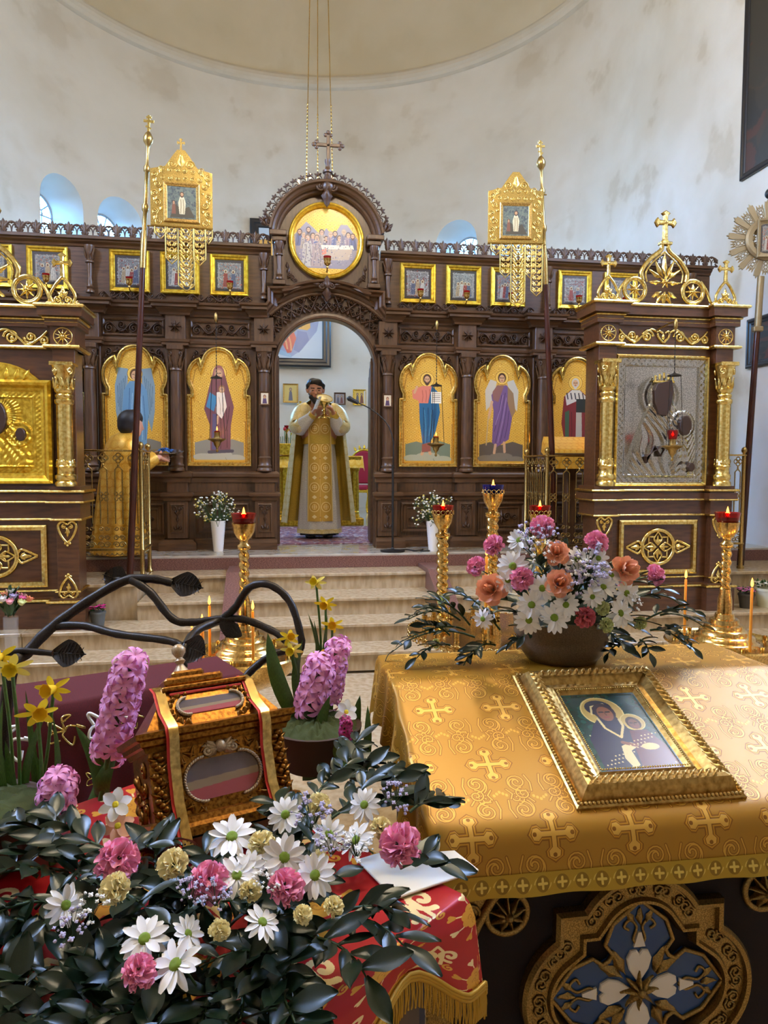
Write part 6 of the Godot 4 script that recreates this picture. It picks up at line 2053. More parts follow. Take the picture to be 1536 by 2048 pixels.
func vase_bunch(at: Vector3, label: String, sd: int) -> void:
	var o := thing("vase", "tall white ribbed vase " + label, "vase", at)
	var g := G.new()
	var pr := [Vector2(0, 0), Vector2(0.046, 0)]
	for i in 24:
		pr.append(Vector2(0.047 + 0.025 * i / 24.0 + 0.0012 * (i % 2), 0.012 + 0.012 * i))
	pr.append(Vector2(0.073, 0.3))
	pr.append(Vector2(0.068, 0.3))
	pr.append(Vector2(0.05, 0.05))
	pr.append(Vector2(0, 0.04))
	g.lathe(pr, 28)
	part("vessel", g, M.porcelain, o)
	var f := thing("flower_bunch", "bunch of tiny white and yellow flowers in the white vase " + label, "flowers", at + Vector3(0, 0.06, 0))
	var q := RandomNumberGenerator.new()
	q.seed = sd
	var st := G.new()
	var wh := G.new()
	var ye := G.new()
	for i in 64:
		var a := q.randf() * TAU
		var r := sqrt(q.randf()) * 0.21
		var e := Vector3(cos(a) * r, q.randf_range(0.33, 0.56) - r * 0.4, sin(a) * r * 0.7)
		st.tube(PackedVector3Array([Vector3(cos(a) * 0.02, 0.0, sin(a) * 0.02), Vector3(cos(a) * 0.045, 0.23, sin(a) * 0.045), e]), 0.0022, 4)
		for k in 3:
			var s := Vector3(q.randf_range(-0.03, 0.03), q.randf_range(-0.06, 0.0), q.randf_range(-0.03, 0.03))
			st.tube(PackedVector3Array([e + Vector3(0, -0.08, 0), e + s]), 0.0018, 3)
			(ye if q.randf() < 0.3 else wh).ball(e + s, Vector3(1, 0.8, 1) * q.randf_range(0.007, 0.013), 6, 5)
	tag(part("stems", st, mat(rgb(58, 82, 40), 0.6), f), "", "", "", "stuff")
	tag(part("white_blossoms", wh, M.white, f), "", "", "", "stuff")
	tag(part("yellow_blossoms", ye, mat(rgb(222, 204, 104), 0.6), f), "", "", "", "stuff")

func pot(at: Vector3, r: float, h: float, m: Material, bloom: Color, label: String) -> void:
	var o := thing("flower_pot", label, "potted plant", at)
	var g := G.new()
	g.lathe(L2([0, 0, r * 0.75, 0, r * 0.97, h * 0.86, r * 1.05, h * 0.87, r * 1.05, h, r * 0.95, h, 0, h * 0.85]), 24)
	part("pot", g, m, o)
	var lf := G.new()
	var fl := G.new()
	var q := RandomNumberGenerator.new()
	q.seed = int(at.x * 100.0) + 500
	for i in 34:
		var a := q.randf() * TAU
		var rr := sqrt(q.randf()) * r
		var p := Vector3(cos(a) * rr, h + 0.02 + q.randf() * 0.03, sin(a) * rr)
		lf.x = Transform3D(Basis(Vector3.UP, q.randf() * TAU) * Basis(Vector3.RIGHT, -0.5), p - Vector3(0, 0.02, 0))
		leaf_relief(lf, Vector3.ZERO, 0, r * 0.6, r * 0.35, 0.006)
		for k in 5:
			var b := TAU * k / 5
			fl.ball(p + Vector3(cos(b), 0.2, sin(b)) * r * 0.13, Vector3(0.12, 0.06, 0.12) * r, 6, 4)
	part("leaves", lf, mat(rgb(52, 84, 44), 0.5), o)
	tag(part("blossoms", fl, mat(bloom, 0.6), o), "", "", "", "stuff")

func small_things() -> void:
	hanging_lamp(Vector3(-1.045, 1.83, 0.35), 2.95, false, "brass hanging lamp with a flame before the mother and child icon")
	hanging_lamp(Vector3(1.077, 1.80, 0.35), 2.95, false, "brass hanging lamp with a flame before the coral and blue icon")
	hanging_lamp(Vector3(2.727, 1.75, 1.85), 2.72, true, "hanging lamp with a large red glass before the silver icon")
	vase_bunch(Vector3(-1.055, PL, 0.2), "left of the royal doors", 31)
	vase_bunch(Vector3(1.035, PL, 0.45), "right of the royal doors", 32)
	# microphone stand and its cable
	var o := thing("microphone_stand", "black microphone stand with a curved arm right of the royal doors", "microphone stand", Vector3(0.631, PL, 0.435))
	var g := G.new()
	g.lathe(L2([0, 0, 0.12, 0, 0.12, 0.012, 0.02, 0.025, 0.012, 0.04, 0, 0.04]), 28)
	part("base", g, M.black, o)
	g = G.new()
	g.tube(P3([0, 0.03, 0, 0, 0.85, 0]), 0.011, 8)
	part("pole", g, M.black, o)
	g = G.new()
	g.tube(curve(P3([0, 0.85, 0, 0.0, 1.08, 0, -0.06, 1.25, -0.02, -0.2, 1.38, -0.05, -0.34, 1.45, -0.08]), 6), 0.006, 7)
	part("gooseneck", g, M.black, o)
	g = G.new()
	g.tube(P3([-0.33, 1.445, -0.08, -0.41, 1.485, -0.09]), [0.016, 0.024], 12)
	g.ball(Vector3(-0.415, 1.488, -0.09), Vector3(0.026, 0.026, 0.026), 10, 7)
	part("microphone", g, M.black, o)
	g = G.new()
	g.tube(curve(P3([0.05, 0.012, 0.0, 0.15, 0.008, -0.1, 0.22, 0.008, 0.02, 0.32, 0.008, -0.06, 0.28, 0.008, 0.05, 0.5, 0.008, 0.0]), 6), 0.006, 5)
	solo("microphone_cable", g, M.black, "black cable lying in loops beside the microphone stand", "cable", Vector3(0.631, PL, 0.435))
	# pots on the steps
	pot(Vector3(-1.89, 0.32, 1.5), 0.06, 0.115, mat(rgb(92, 96, 94), 0.7), rgb(186, 30, 112), "grey pot of magenta flowers on the steps beside the left shrine")
	pot(Vector3(3.69, 0.32, 1.5), 0.07, 0.13, mat(rgb(70, 66, 62), 0.7), rgb(196, 110, 160), "dark pot of pink flowers right of the right shrine")
	pot(Vector3(3.92, 0.32, 1.46), 0.1, 0.17, mat(rgb(206, 206, 180), 0.6), rgb(226, 220, 206), "cream pot of white flowers at the right edge")
	# bunch in a clear vase at the left edge, bunch behind the bowl bouquet
	for b in [[Vector3(-2.43, 0.17, 1.8), 0.14, "mixed bunch of pastel flowers in a clear vase before the left shrine"], [Vector3(1.82, 0.32, 2.6), 0.16, "mixed bunch of pastel flowers behind the bowl bouquet"]]:
		var at: Vector3 = b[0]
		if at.x > 0:
			at.y = 0.0
		var v := thing("mixed_bunch", b[2], "flowers", at)
		g = G.new()
		if at.x < 0:
			g.lathe(L2([0, 0, 0.045, 0, 0.055, 0.3, 0.05, 0.3, 0.04, 0.02, 0, 0.015]), 20)
		else:
			g.lathe(L2([0, 0, 0.09, 0, 0.05, 0.1, 0.06, 0.45, 0.08, 0.62, 0.07, 0.62, 0, 0.5]), 20)
		part("vase", g, M.porcelain if at.x > 0 else M.glass, v)
		var y0 := 0.62 if at.x > 0 else 0.3
		var q := RandomNumberGenerator.new()
		q.seed = 70 + int(at.x)
		var cols := [rgb(232, 226, 220), rgb(236, 150, 110), rgb(216, 100, 150), rgb(178, 168, 206), rgb(214, 220, 160), rgb(230, 160, 170)]
		var lf := G.new()
		for i in 40:
			lf.x = Transform3D(Basis(Vector3.UP, q.randf() * TAU) * Basis(Vector3.RIGHT, q.randf_range(-0.9, 0.9)), Vector3(0, y0 + q.randf() * 0.1, 0))
			leaf_relief(lf, Vector3(0, 0.0, 0.03), 0, 0.14, 0.05, 0.01)
		part("leaves", lf, mat(rgb(48, 74, 40), 0.5), v)
		for i in 18:
			var a := i * 2.4
			var rr := sqrt(i / 18.0) * float(b[1])
			var fl := G.new()
			for k in 7:
				fl.x = Transform3D(Basis(Vector3.UP, TAU * k / 7) * Basis(Vector3.RIGHT, 0.7), Vector3.ZERO)
				leaf_relief(fl, Vector3.ZERO, 0, 0.045, 0.035, 0.012)
			fl.x = Transform3D()
			fl.ball(Vector3(0, 0.012, 0), Vector3(0.02, 0.015, 0.02), 8, 6)
			part("bloom", fl, mat(cols[i % 6], 0.6), v, Vector3(cos(a) * rr, y0 + 0.17 - rr * 0.5, sin(a) * rr), Vector3(rad_to_deg(sin(a) * rr * 4.0), 0, rad_to_deg(-cos(a) * rr * 4.0)))
	# sunburst processional icon at the right wall
	o = thing("sunburst_icon", "dull gold sunburst processional icon on a long brown pole at the right wall", "processional icon", Vector3(4.04, 0.62, 0.9), Vector3(0, -14, 0))
	g = G.new()
	g.tube(P3([0, 0, 0, 0.1, 2.75, 0]), [0.034, 0.026], 12)
	part("pole", g, M.dark_pole, o)
	g = G.new()
	g.tube(P3([0.085, 2.3, 0, 0.1, 2.8, 0]), 0.032, 12)
	g.box(Vector3(0.085, 2.3, 0), Vector3(0.09, 0.05, 0.07), 0.008)
	part("ferrule", g, M.tarnish, o)
	var cen := Vector3(0.14, 3.15, 0)
	var ray := G.new()
	ray.ext(P2([-0.012, 0.1, 0.012, 0.1, 0.03, 0.3, 0.026, 0.34, 0.012, 0.335, 0.0, 0.36, -0.012, 0.335, -0.026, 0.34, -0.03, 0.3]), -0.006, 0.006, 0.004)
	var rays := ray.done()
	var lace := G.new()
	for sx in [-1, 1]:
		lace.tube(P3([sx * 0.012, 0.1, 0, sx * 0.032, 0.3, 0]), 0.006, 5)
	for k in 6:
		lace.tube(ring(0.011 + 0.0015 * k, 8, 0, 0.13 + 0.034 * k), 0.005, 4, 1, 1, Vector3.BACK, true)
	for sx in [-1, 0, 1]:
		leaf_relief(lace, Vector3(sx * 0.018, 0.29, 0), -sx * 14, 0.055, 0.022, 0.01)
	var laces := lace.done()
	for i in 26:
		part("ray" if i % 2 == 0 else "lace_ray", rays if i % 2 == 0 else laces, M.tarnish, o, cen, Vector3(0, 0, 360.0 * i / 26.0), Vector3.ONE * (1.05 if i % 2 == 0 else 0.98))
	g = G.new()
	g.mold(ring(0.2, 36, cen.x, cen.y), Vector3.BACK, P2([0, -0.01, 0, 0.02, -0.02, 0.035, -0.06, 0.03, -0.07, 0.0]), true)
	part("wreath", g, M.tarnish, o)
	var fr := Node3D.new()
	fr.name = "framed_picture"
	o.add_child(fr)
	fr.position = cen + Vector3(0.03, 0, 0.02)
	framed(fr, 0.26, 0.36, 0.035, 0.03, M.tarnish, painted(small_icon(7), 0.4))
	g = G.new()
	g.ball(Vector3(0.16, 3.58, 0), Vector3(0.05, 0.05, 0.05), 12, 9)
	part("top_knob", g, M.black, o)
	# dark paintings on the right wall
	for b in [[1.1, 6.6, 2.5, 3.7, "large dark painting high on the right wall"], [0.66, 2.93, 1.2, 0.53, "small dark painting low on the right wall behind the sunburst"]]:
		var w: Node3D = thing("wall_painting", b[4], "painting", Vector3(4.635, b[1], b[0]), Vector3(0, -90, 0))
		var c := Pic.new(128, 160, rgb(40, 36, 32))
		var q := RandomNumberGenerator.new()
		q.seed = int(b[1] * 10)
		c.speck(q, 240, 0.12, [rgb(46, 42, 36), rgb(34, 32, 30), rgb(56, 46, 36), rgb(70, 40, 30)])
		c.poly([[0.2, 1], [0.3, 0.4], [0.45, 0.3], [0.62, 0.42], [0.7, 1]], rgb(84, 44, 34))
		face(c, 0.45, 0.25, 0.07, 1.25, rgb(140, 104, 76), rgb(44, 34, 28))
		framed(w, b[2], b[3], 0.07, 0.04, M.black_frame, painted(c.tex(), 0.4))
	# draped lectern behind the right railing, and the stand with blue flowers at the left
	var cloth := mat(Color(1, 1, 1), 0.4, 0.4, brocade_robe_tex(rgb(212, 150, 36), rgb(236, 190, 84)).tex(), Vector3(4, 4, 4))
	for b in [[Vector3(2.42, PL, 0.5), "small lectern under a gold cloth behind the right railing"]]:
		var e := thing("small_lectern", b[1], "lectern", b[0])
		g = G.new()
		g.box(Vector3(0, 0.02, 0), Vector3(0.32, 0.04, 0.3), 0.006)
		g.box(Vector3(0, 0.5, 0), Vector3(0.1, 0.94, 0.1), 0.008)
		part("post", g, M.wood, e)
		g = G.new()
		g.at(Vector3(0, 1.03, 0), Vector3(28, 0, 0))
		g.box(Vector3.ZERO, Vector3(0.46, 0.03, 0.34), 0.005)
		part("sloping_top", g, M.wood, e)
		if b[0].x > 0:
			g = G.new()
			var p := PackedVector3Array()
			for j in 13:
				for i in 17:
					var u := -1.0 + i / 8.0
					var v := -1.0 + j / 6.0
					var dx := maxf(0.0, absf(u) - 0.78)
					var y := 1.055 - clampf(v, -1, 0.7) * 0.085 - dx * 0.7 - maxf(0.0, v - 0.7) * 0.6
					p.append(Vector3(clampf(u, -0.78, 0.78) * 0.31 + signf(u) * dx * 0.06, y, clampf(v, -1, 0.7) * 0.17 + maxf(0.0, v - 0.7) * 0.05 + 0.03))
			g.sheet(p, 17, 13, false, 1, 1, true)
			part("cloth", g, cloth, e)
	g = G.new()
	g.lathe(L2([0, 0, 0.1, 0, 0.17, 0.02, 0.17, 0.025, 0.1, 0.008, 0, 0.008]), 24)
	solo("silver_plate", g, M.silver, "silver plate held by the person bending behind the left railing", "plate", Vector3(-1.53, 1.695, 0.27), Vector3(8, 0, 0))
	o = thing("blue_flowers", "small heap of blue flowers on the silver plate", "flowers", Vector3(-1.53, 1.705, 0.27))
	for i in 12:
		g = G.new()
		rosette(g, 0.03, 6, 0.01)
		part("bloom", g, mat(rgb(40, 92, 160), 0.6), o, Vector3(cos(i * 2.4) * 0.012 * sqrt(i) * 1.6, 0.035 - 0.002 * i, sin(i * 2.4) * 0.012 * sqrt(i) * 1.2), Vector3(-60 + 20 * cos(i), 40 * i, 0))
	# little standing candle on the right lectern
	candle(Vector3(2.62, 1.84, 0.55), 0.06, 0.008, Vector3.ZERO, "short lit candle on the small right lectern before the bishop icon")

# ---------------------------------------------------------------- where flowers stand (metres): place, size, facing; or base and tip
const DAISY_L := [[-0.768, 1.046, 6.526, 0.047, 0.637, 0.401, 0.659], [-0.668, 1.03, 6.58, 0.053, -0.039, 0.801, 0.598], [-0.628, 1.024, 6.621, 0.058, -0.446, 0.807, 0.386], [-0.62, 1.032, 6.581, 0.04, 0.688, 0.615, 0.387], [-0.577, 1.075, 6.448, 0.061, -0.043, 0.863, 0.503], [-0.567, 1.06, 6.516, 0.053, -0.066, 0.82, 0.569], [-0.552, 1.063, 6.506, 0.042, 0.265, 0.725, 0.636], [-0.535, 1.038, 6.581, 0.043, 0.379, 0.807, 0.452], [-0.508, 1.067, 6.495, 0.056, -0.039, 0.586, 0.809], [-0.505, 1.084, 6.414, 0.049, -0.068, 0.602, 0.796], [-0.47, 1.06, 6.53, 0.052, -0.227, 0.632, 0.741], [-0.448, 1.076, 6.461, 0.046, 0.09, 0.673, 0.734], [-0.412, 1.074, 6.478, 0.051, -0.639, 0.701, 0.318], [-0.393, 1.088, 6.408, 0.046, -0.413, 0.61, 0.676]]
const PINK_L := [[-0.719, 1.065, 6.471, 0.062, 0.087, 0.6, 0.795], [-0.601, 1.056, 6.521, 0.056, 0.05, 0.679, 0.732], [-0.507, 1.054, 6.542, 0.05, 0.022, 0.747, 0.664], [-0.356, 1.072, 6.496, 0.062, -0.255, 0.624, 0.739], [-0.666, 1.023, 6.626, 0.041, 0.094, 0.673, 0.733]]
const CREAM_L := [[-0.713, 1.053, 6.513, 0.043, -0.283, 0.725, 0.627], [-0.648, 1.064, 6.487, 0.045, -0.231, 0.831, 0.506], [-0.584, 1.034, 6.583, 0.028, 0.239, 0.785, 0.571], [-0.55, 1.052, 6.541, 0.032, 0.165, 0.954, 0.252], [-0.537, 1.072, 6.467, 0.039, -0.084, 0.819, 0.567], [-0.488, 1.041, 6.579, 0.026, 0.267, 0.683, 0.68], [-0.458, 1.088, 6.399, 0.038, -0.212, 0.772, 0.599], [-0.464, 1.066, 6.504, 0.026, -0.095, 0.533, 0.841], [-0.451, 1.045, 6.574, 0.027, 0.073, 0.719, 0.692], [-0.377, 1.079, 6.46, 0.033, -0.038, 0.805, 0.592]]
const GYPSO_L := [[-0.75, 1.029, 6.57, 0.042, 0.049, 0.916, 0.398], [-0.734, 1.04, 6.546, 0.037, 0.065, 0.759, 0.648], [-0.619, 1.046, 6.547, 0.038, 0.196, 0.864, 0.463], [-0.591, 1.045, 6.553, 0.035, 0.045, 0.765, 0.643], [-0.531, 1.051, 6.546, 0.032, 0.04, 0.748, 0.663], [-0.471, 1.08, 6.441, 0.052, -0.071, 0.826, 0.559], [-0.447, 1.068, 6.501, 0.038, -0.029, 0.72, 0.693], [-0.415, 1.067, 6.508, 0.041, -0.032, 0.741, 0.671], [-0.35, 1.087, 6.422, 0.045, 0.129, 0.684, 0.718]]
const SPRIG_L := [[-0.842, 0.943, 6.464, -0.972, 0, 0.233], [-0.797, 0.941, 6.514, -0.889, 0, 0.458], [-0.747, 0.94, 6.549, -0.755, 0, 0.656], [-0.699, 0.939, 6.568, -0.59, 0, 0.807], [-0.652, 0.939, 6.578, -0.393, 0, 0.92], [-0.608, 0.94, 6.57, -0.186, 0, 0.983], [-0.569, 0.942, 6.53, 0.049, 0, 0.999], [-0.539, 0.943, 6.508, 0.32, 0, 0.947], [-0.494, 0.952, 6.488, 0.678, 0, 0.735], [-0.461, 0.959, 6.472, 0.847, 0, 0.531], [-0.418, 0.966, 6.456, 0.471, 0, 0.167], [-0.339, 0.984, 6.397, 0.5, 0, -0.007], [-0.301, 1.006, 6.273, 0.454, 0, -0.209], [-0.319, 1.008, 6.179, 0.379, 0, -0.326], [-0.366, 1.008, 6.129, 0.306, 0, -0.395], [-0.423, 1.008, 6.164, 0.543, 0, -0.84], [-0.462, 1.008, 6.236, 0.571, 0, -0.821], [-0.449, 1, 6.291, 0.759, 0, -0.652], [-0.405, 1.008, 6.245, 0.74, 0, -0.672], [-0.355, 1.008, 6.252, 0.415, 0, -0.279], [-0.398, 1.008, 6.079, 0.485, 0, -0.875], [-0.811, 0.996, 6.263, -0.863, 0, -0.505], [-0.755, 0.988, 6.315, -0.905, 0, -0.426], [-0.842, 0.992, 6.281, -0.913, 0, -0.408], [-0.773, 0.984, 6.333, -0.947, 0, -0.32], [-0.844, 0.959, 6.416, -0.998, 0, 0.059], [-0.861, 0.95, 6.441, -0.99, 0, 0.144], [-0.807, 0.94, 6.536, -0.861, 0, 0.509], [-0.836, 0.941, 6.516, -0.913, 0, 0.408], [-0.761, 0.938, 6.581, -0.716, 0, 0.698], [-0.709, 0.938, 6.595, -0.564, 0, 0.826], [-0.66, 0.938, 6.599, -0.389, 0, 0.921], [-0.817, 0.938, 6.572, -0.814, 0, 0.582], [-0.61, 0.938, 6.603, -0.167, 0, 0.986], [-0.567, 0.94, 6.58, 0.049, 0, 0.999], [-0.593, 0.941, 6.544, -0.116, 0, 0.993], [-0.646, 0.941, 6.544, -0.435, 0, 0.9], [-0.526, 0.941, 6.554, 0.306, 0, 0.952], [-0.868, 0.962, 6.305, -0.992, 0.25, 0.125], [-0.854, 0.949, 6.364, 0.986, 0.25, 0.169], [-0.858, 0.935, 6.412, -0.974, 0.25, -0.228], [-0.846, 0.923, 6.449, 0.624, 0.25, -0.781], [-0.813, 0.917, 6.493, -0.639, 0.25, -0.769], [-0.814, 0.915, 6.539, -0.622, 0.25, -0.783], [-0.828, 0.964, 6.299, -0.774, 0.25, 0.634], [-0.815, 0.951, 6.362, -0.62, 0.25, 0.785], [-0.796, 0.94, 6.405, -0.196, 0.25, -0.981], [-0.798, 0.928, 6.442, 0.883, 0.25, 0.469], [-0.783, 0.917, 6.492, 0.666, 0.25, -0.746], [-0.772, 0.916, 6.531, 0.711, 0.25, -0.703], [-0.792, 0.962, 6.316, 0.972, 0.25, -0.237], [-0.768, 0.954, 6.357, 0.658, 0.25, 0.753], [-0.758, 0.939, 6.413, 0.749, 0.25, 0.663], [-0.741, 0.927, 6.454, 0.785, 0.25, -0.62], [-0.745, 0.917, 6.502, -0.812, 0.25, 0.583], [-0.725, 0.916, 6.532, -0.127, 0.25, 0.992], [-0.723, 0.952, 6.373, -0.738, 0.25, 0.675], [-0.705, 0.937, 6.427, -0.54, 0.25, -0.842], [-0.718, 0.928, 6.455, 0.528, 0.25, 0.849], [-0.711, 0.918, 6.491, -0.997, 0.25, 0.082], [-0.682, 0.915, 6.562, -0.537, 0.25, -0.843], [-0.69, 0.953, 6.375, -0.185, 0.25, -0.983], [-0.676, 0.94, 6.422, 0.997, 0.25, 0.077], [-0.673, 0.928, 6.459, 0.371, 0.25, -0.929], [-0.657, 0.917, 6.51, -0.915, 0.25, 0.403], [-0.648, 0.915, 6.567, -0.919, 0.25, 0.394], [-0.623, 0.95, 6.396, -0.925, 0.25, -0.38], [-0.638, 0.935, 6.442, -0.187, 0.25, 0.982], [-0.611, 0.922, 6.487, 0.755, 0.25, -0.655], [-0.632, 0.918, 6.501, 0.236, 0.25, 0.972], [-0.612, 0.915, 6.561, -0.965, 0.25, -0.264], [-0.576, 0.95, 6.401, 0.493, 0.25, 0.87], [-0.597, 0.941, 6.43, -0.747, 0.25, -0.665], [-0.571, 0.924, 6.487, 0.814, 0.25, -0.58], [-0.569, 0.917, 6.535, 0.738, 0.25, -0.674], [-0.58, 0.915, 6.566, 0.663, 0.25, 0.748], [-0.551, 0.952, 6.398, -0.709, 0.25, -0.705], [-0.528, 0.936, 6.458, 0.779, 0.25, -0.627], [-0.535, 0.928, 6.48, 0.308, 0.25, 0.951], [-0.547, 0.917, 6.53, -0.859, 0.25, 0.512], [-0.492, 0.953, 6.404, -0.232, 0.25, -0.973], [-0.485, 0.94, 6.451, -0.077, 0.25, -0.997], [-0.498, 0.924, 6.498, -0.953, 0.25, 0.303], [-0.446, 0.973, 6.304, -0.646, 0.25, -0.764], [-0.442, 0.965, 6.351, -0.49, 0.25, -0.872], [-0.455, 0.952, 6.413, -0.603, 0.25, 0.798], [-0.462, 0.935, 6.468, -0.579, 0.25, -0.815]]
const DAISY_R := [[-0.037, 1.218, 5.79, 0.049, -0.71, 0.097, 0.697], [0.01, 1.314, 5.825, 0.055, -0.243, 0.326, 0.913], [0.023, 1.345, 5.821, 0.071, -0.335, 0.298, 0.894], [0.046, 1.402, 5.796, 0.056, -0.467, 0.51, 0.722], [0.046, 1.23, 5.869, 0.065, -0.269, 0.053, 0.962], [0.052, 1.264, 5.868, 0.065, -0.417, 0.265, 0.869], [0.076, 1.301, 5.87, 0.061, -0.35, 0.304, 0.886], [0.098, 1.237, 5.887, 0.069, -0.17, 0.312, 0.935], [0.124, 1.266, 5.889, 0.058, -0.201, 0.308, 0.93], [0.161, 1.364, 5.862, 0.059, -0.147, 0.4, 0.905], [0.187, 1.282, 5.887, 0.049, -0.071, 0.212, 0.975], [0.213, 1.365, 5.857, 0.055, 0.17, 0.378, 0.91], [0.217, 1.302, 5.878, 0.059, -0.071, 0.52, 0.851], [0.242, 1.327, 5.864, 0.053, 0.052, 0.506, 0.861], [0.26, 1.241, 5.876, 0.066, 0.235, 0.301, 0.924], [0.281, 1.284, 5.862, 0.062, 0.133, 0.121, 0.984]]
const ROSE_R := [[-0.018, 1.288, 5.803, 0.065, -0.488, 0.253, 0.835], [0.111, 1.311, 5.877, 0.056, -0.249, 0.332, 0.91], [0.115, 1.375, 5.852, 0.052, -0.333, 0.366, 0.869], [0.275, 1.333, 5.85, 0.06, 0.035, 0.322, 0.946]]
const PINK_R := [[0.037, 1.319, 5.845, 0.061, -0.487, 0.199, 0.851], [0.001, 1.385, 5.748, 0.057, -0.538, 0.444, 0.717], [-0.034, 1.332, 5.723, 0.056, -0.688, 0.478, 0.546], [0.1, 1.432, 5.802, 0.065, -0.391, 0.478, 0.786], [0.217, 1.399, 5.837, 0.062, -0.029, 0.518, 0.855], [0.167, 1.238, 5.893, 0.054, -0.122, 0.178, 0.976], [0.402, 1.31, 5.768, 0.059, 0.405, 0.349, 0.845]]
const GREEN_R := [[-0.117, 1.131, 5.659, 0.028, -0.919, 0.025, 0.393], [-0.097, 1.237, 5.655, 0.038, -0.781, 0.494, 0.382], [0.211, 1.256, 5.887, 0.038, -0.101, 0.287, 0.953], [0.221, 1.217, 5.887, 0.038, -0.093, 0.287, 0.953], [0.323, 1.211, 5.85, 0.035, -0.071, 0.288, 0.955]]
const GYPSO_R := [[0.063, 1.394, 5.817, 0.069, -0.318, 0.454, 0.832], [0.078, 1.365, 5.845, 0.068, -0.227, 0.316, 0.921], [0.105, 1.395, 5.837, 0.057, -0.18, 0.455, 0.872], [0.139, 1.305, 5.883, 0.067, -0.194, 0.37, 0.909], [0.161, 1.325, 5.877, 0.067, -0.091, 0.313, 0.945], [0.182, 1.34, 5.871, 0.09, -0.138, 0.27, 0.953], [0.184, 1.314, 5.879, 0.079, -0.137, 0.327, 0.935], [0.299, 1.25, 5.86, 0.042, 0.237, 0.198, 0.951]]
const SPRIG_R := [[-0.044, 1.185, 5.703, -0.119, 0.07, 0.026], [-0.056, 1.173, 5.702, -0.165, -0.022, 0.015], [-0.032, 1.155, 5.707, -0.205, -0.044, -0.041], [-0.02, 1.136, 5.71, -0.05, -0.047, 0.025], [-0.068, 1.197, 5.699, -0.107, 0.034, 0.03], [0.017, 1.136, 5.715, -0.069, -0.011, 0.042], [0.381, 1.199, 5.767, 0.145, 0.009, 0.002], [0.393, 1.174, 5.77, 0.052, -0.022, 0.068], [0.369, 1.15, 5.768, -0.004, -0.023, 0.056], [0.345, 1.248, 5.759, 0.14, -0.018, -0.012], [0.417, 1.211, 5.772, 0.12, -0.034, 0.002], [-0.093, 1.16, 5.697, -0.065, 0.029, 0.012], [0.332, 1.137, 5.763, -0.061, -0.014, 0.033], [0.029, 1.173, 5.715, -0.041, 0.044, -0.036], [0.102, 1.143, 5.728, -0.043, -0.011, -0.025], [0.186, 1.143, 5.741, -0.01, -0.02, -0.007], [0.284, 1.15, 5.755, 0.045, -0.016, 0.015], [0.321, 1.284, 5.753, 0.105, -0.011, 0.024], [-0.019, 1.234, 5.704, -0.064, 0.018, -0.049], [-0.117, 1.216, 5.69, -0.08, -0.017, -0.003], [-0.093, 1.136, 5.699, -0.095, -0.023, 0.039], [0.429, 1.187, 5.775, 0.042, -0.048, 0.063]]
const HYACINTH := [[-0.847, 0.999, 5.927, -0.807, 1.177, 5.902, 0.096], [-0.89, 0.959, 6.156, -0.884, 1.035, 6.132, 0.084], [-0.443, 1.029, 5.814, -0.417, 1.124, 5.792, 0.098], [-0.399, 1.039, 5.78, -0.373, 1.157, 5.756, 0.082]]
const HYA_BUD := [[-0.376, 0.997, 5.948, -0.373, 1.049, 5.945, 0.037]]
const DAFFODIL := [[-0.984, 1.21, 6.045, -0.972, 0.937, 6.063, 1], [-0.919, 1.163, 6.027, -0.959, 0.904, 6.037, 0], [-0.933, 1.136, 6.077, -0.93, 0.929, 6.091, 0], [-1.022, 1.217, 5.988, -0.998, 0.913, 6.01, 0], [-0.416, 1.288, 5.64, -0.409, 1, 5.659, 0.5], [-0.394, 1.238, 5.657, -0.41, 1.003, 5.669, 0], [-0.38, 1.19, 5.682, -0.399, 1.01, 5.69, 0], [-0.486, 1.167, 5.698, -0.471, 0.995, 5.71, 0], [-0.477, 1.142, 5.721, -0.466, 1.002, 5.731, 0.5], [-0.415, 1.13, 5.751, -0.41, 1.009, 5.76, 0]]
const BLADE := [[-0.976, 0.919, 6.064, -1.005, 1.149, 6.035, 0.018], [-0.961, 0.9, 6.047, -0.926, 1.142, 6.027, 0.016], [-0.949, 0.899, 6.029, -0.978, 1.154, 5.998, 0.015], [-0.974, 0.929, 6.084, -0.994, 1.084, 6.061, 0.019], [-0.927, 0.91, 6.072, -0.916, 1.122, 6.05, 0.014], [-0.994, 0.919, 6.061, -1.028, 1.103, 6.034, 0.018], [-0.953, 0.93, 6.097, -0.942, 1.07, 6.08, 0.016], [-0.87, 0.895, 5.909, -0.922, 1.043, 5.882, 0.03], [-0.863, 0.9, 5.92, -0.835, 0.997, 5.908, 0.034], [-0.885, 0.895, 5.927, -0.892, 1, 5.91, 0.026], [-0.474, 1.007, 5.811, -0.534, 1.199, 5.78, 0.038], [-0.443, 0.881, 5.843, -0.463, 1.054, 5.82, 0.044], [-0.412, 0.89, 5.868, -0.399, 1.072, 5.849, 0.037], [-0.351, 0.91, 5.815, -0.327, 1.053, 5.8, 0.029], [-0.46, 1.002, 5.732, -0.453, 1.164, 5.713, 0.021], [-0.412, 0.989, 5.7, -0.392, 1.215, 5.679, 0.014], [-0.389, 0.984, 5.724, -0.352, 1.171, 5.708, 0.017], [-0.435, 1.01, 5.685, -0.424, 1.2, 5.665, 0.012], [-0.376, 0.945, 5.951, -0.39, 1.003, 5.935, 0.023], [-0.372, 0.95, 5.962, -0.359, 1.009, 5.95, 0.021], [-0.418, 0.989, 5.699, -0.439, 1.22, 5.671, 0.013], [-0.323, 0.904, 5.86, -0.315, 1.044, 5.843, 0.02], [-0.894, 0.926, 6.157, -0.905, 0.971, 6.142, 0.02], [-0.869, 0.926, 6.161, -0.855, 0.988, 6.149, 0.019]]
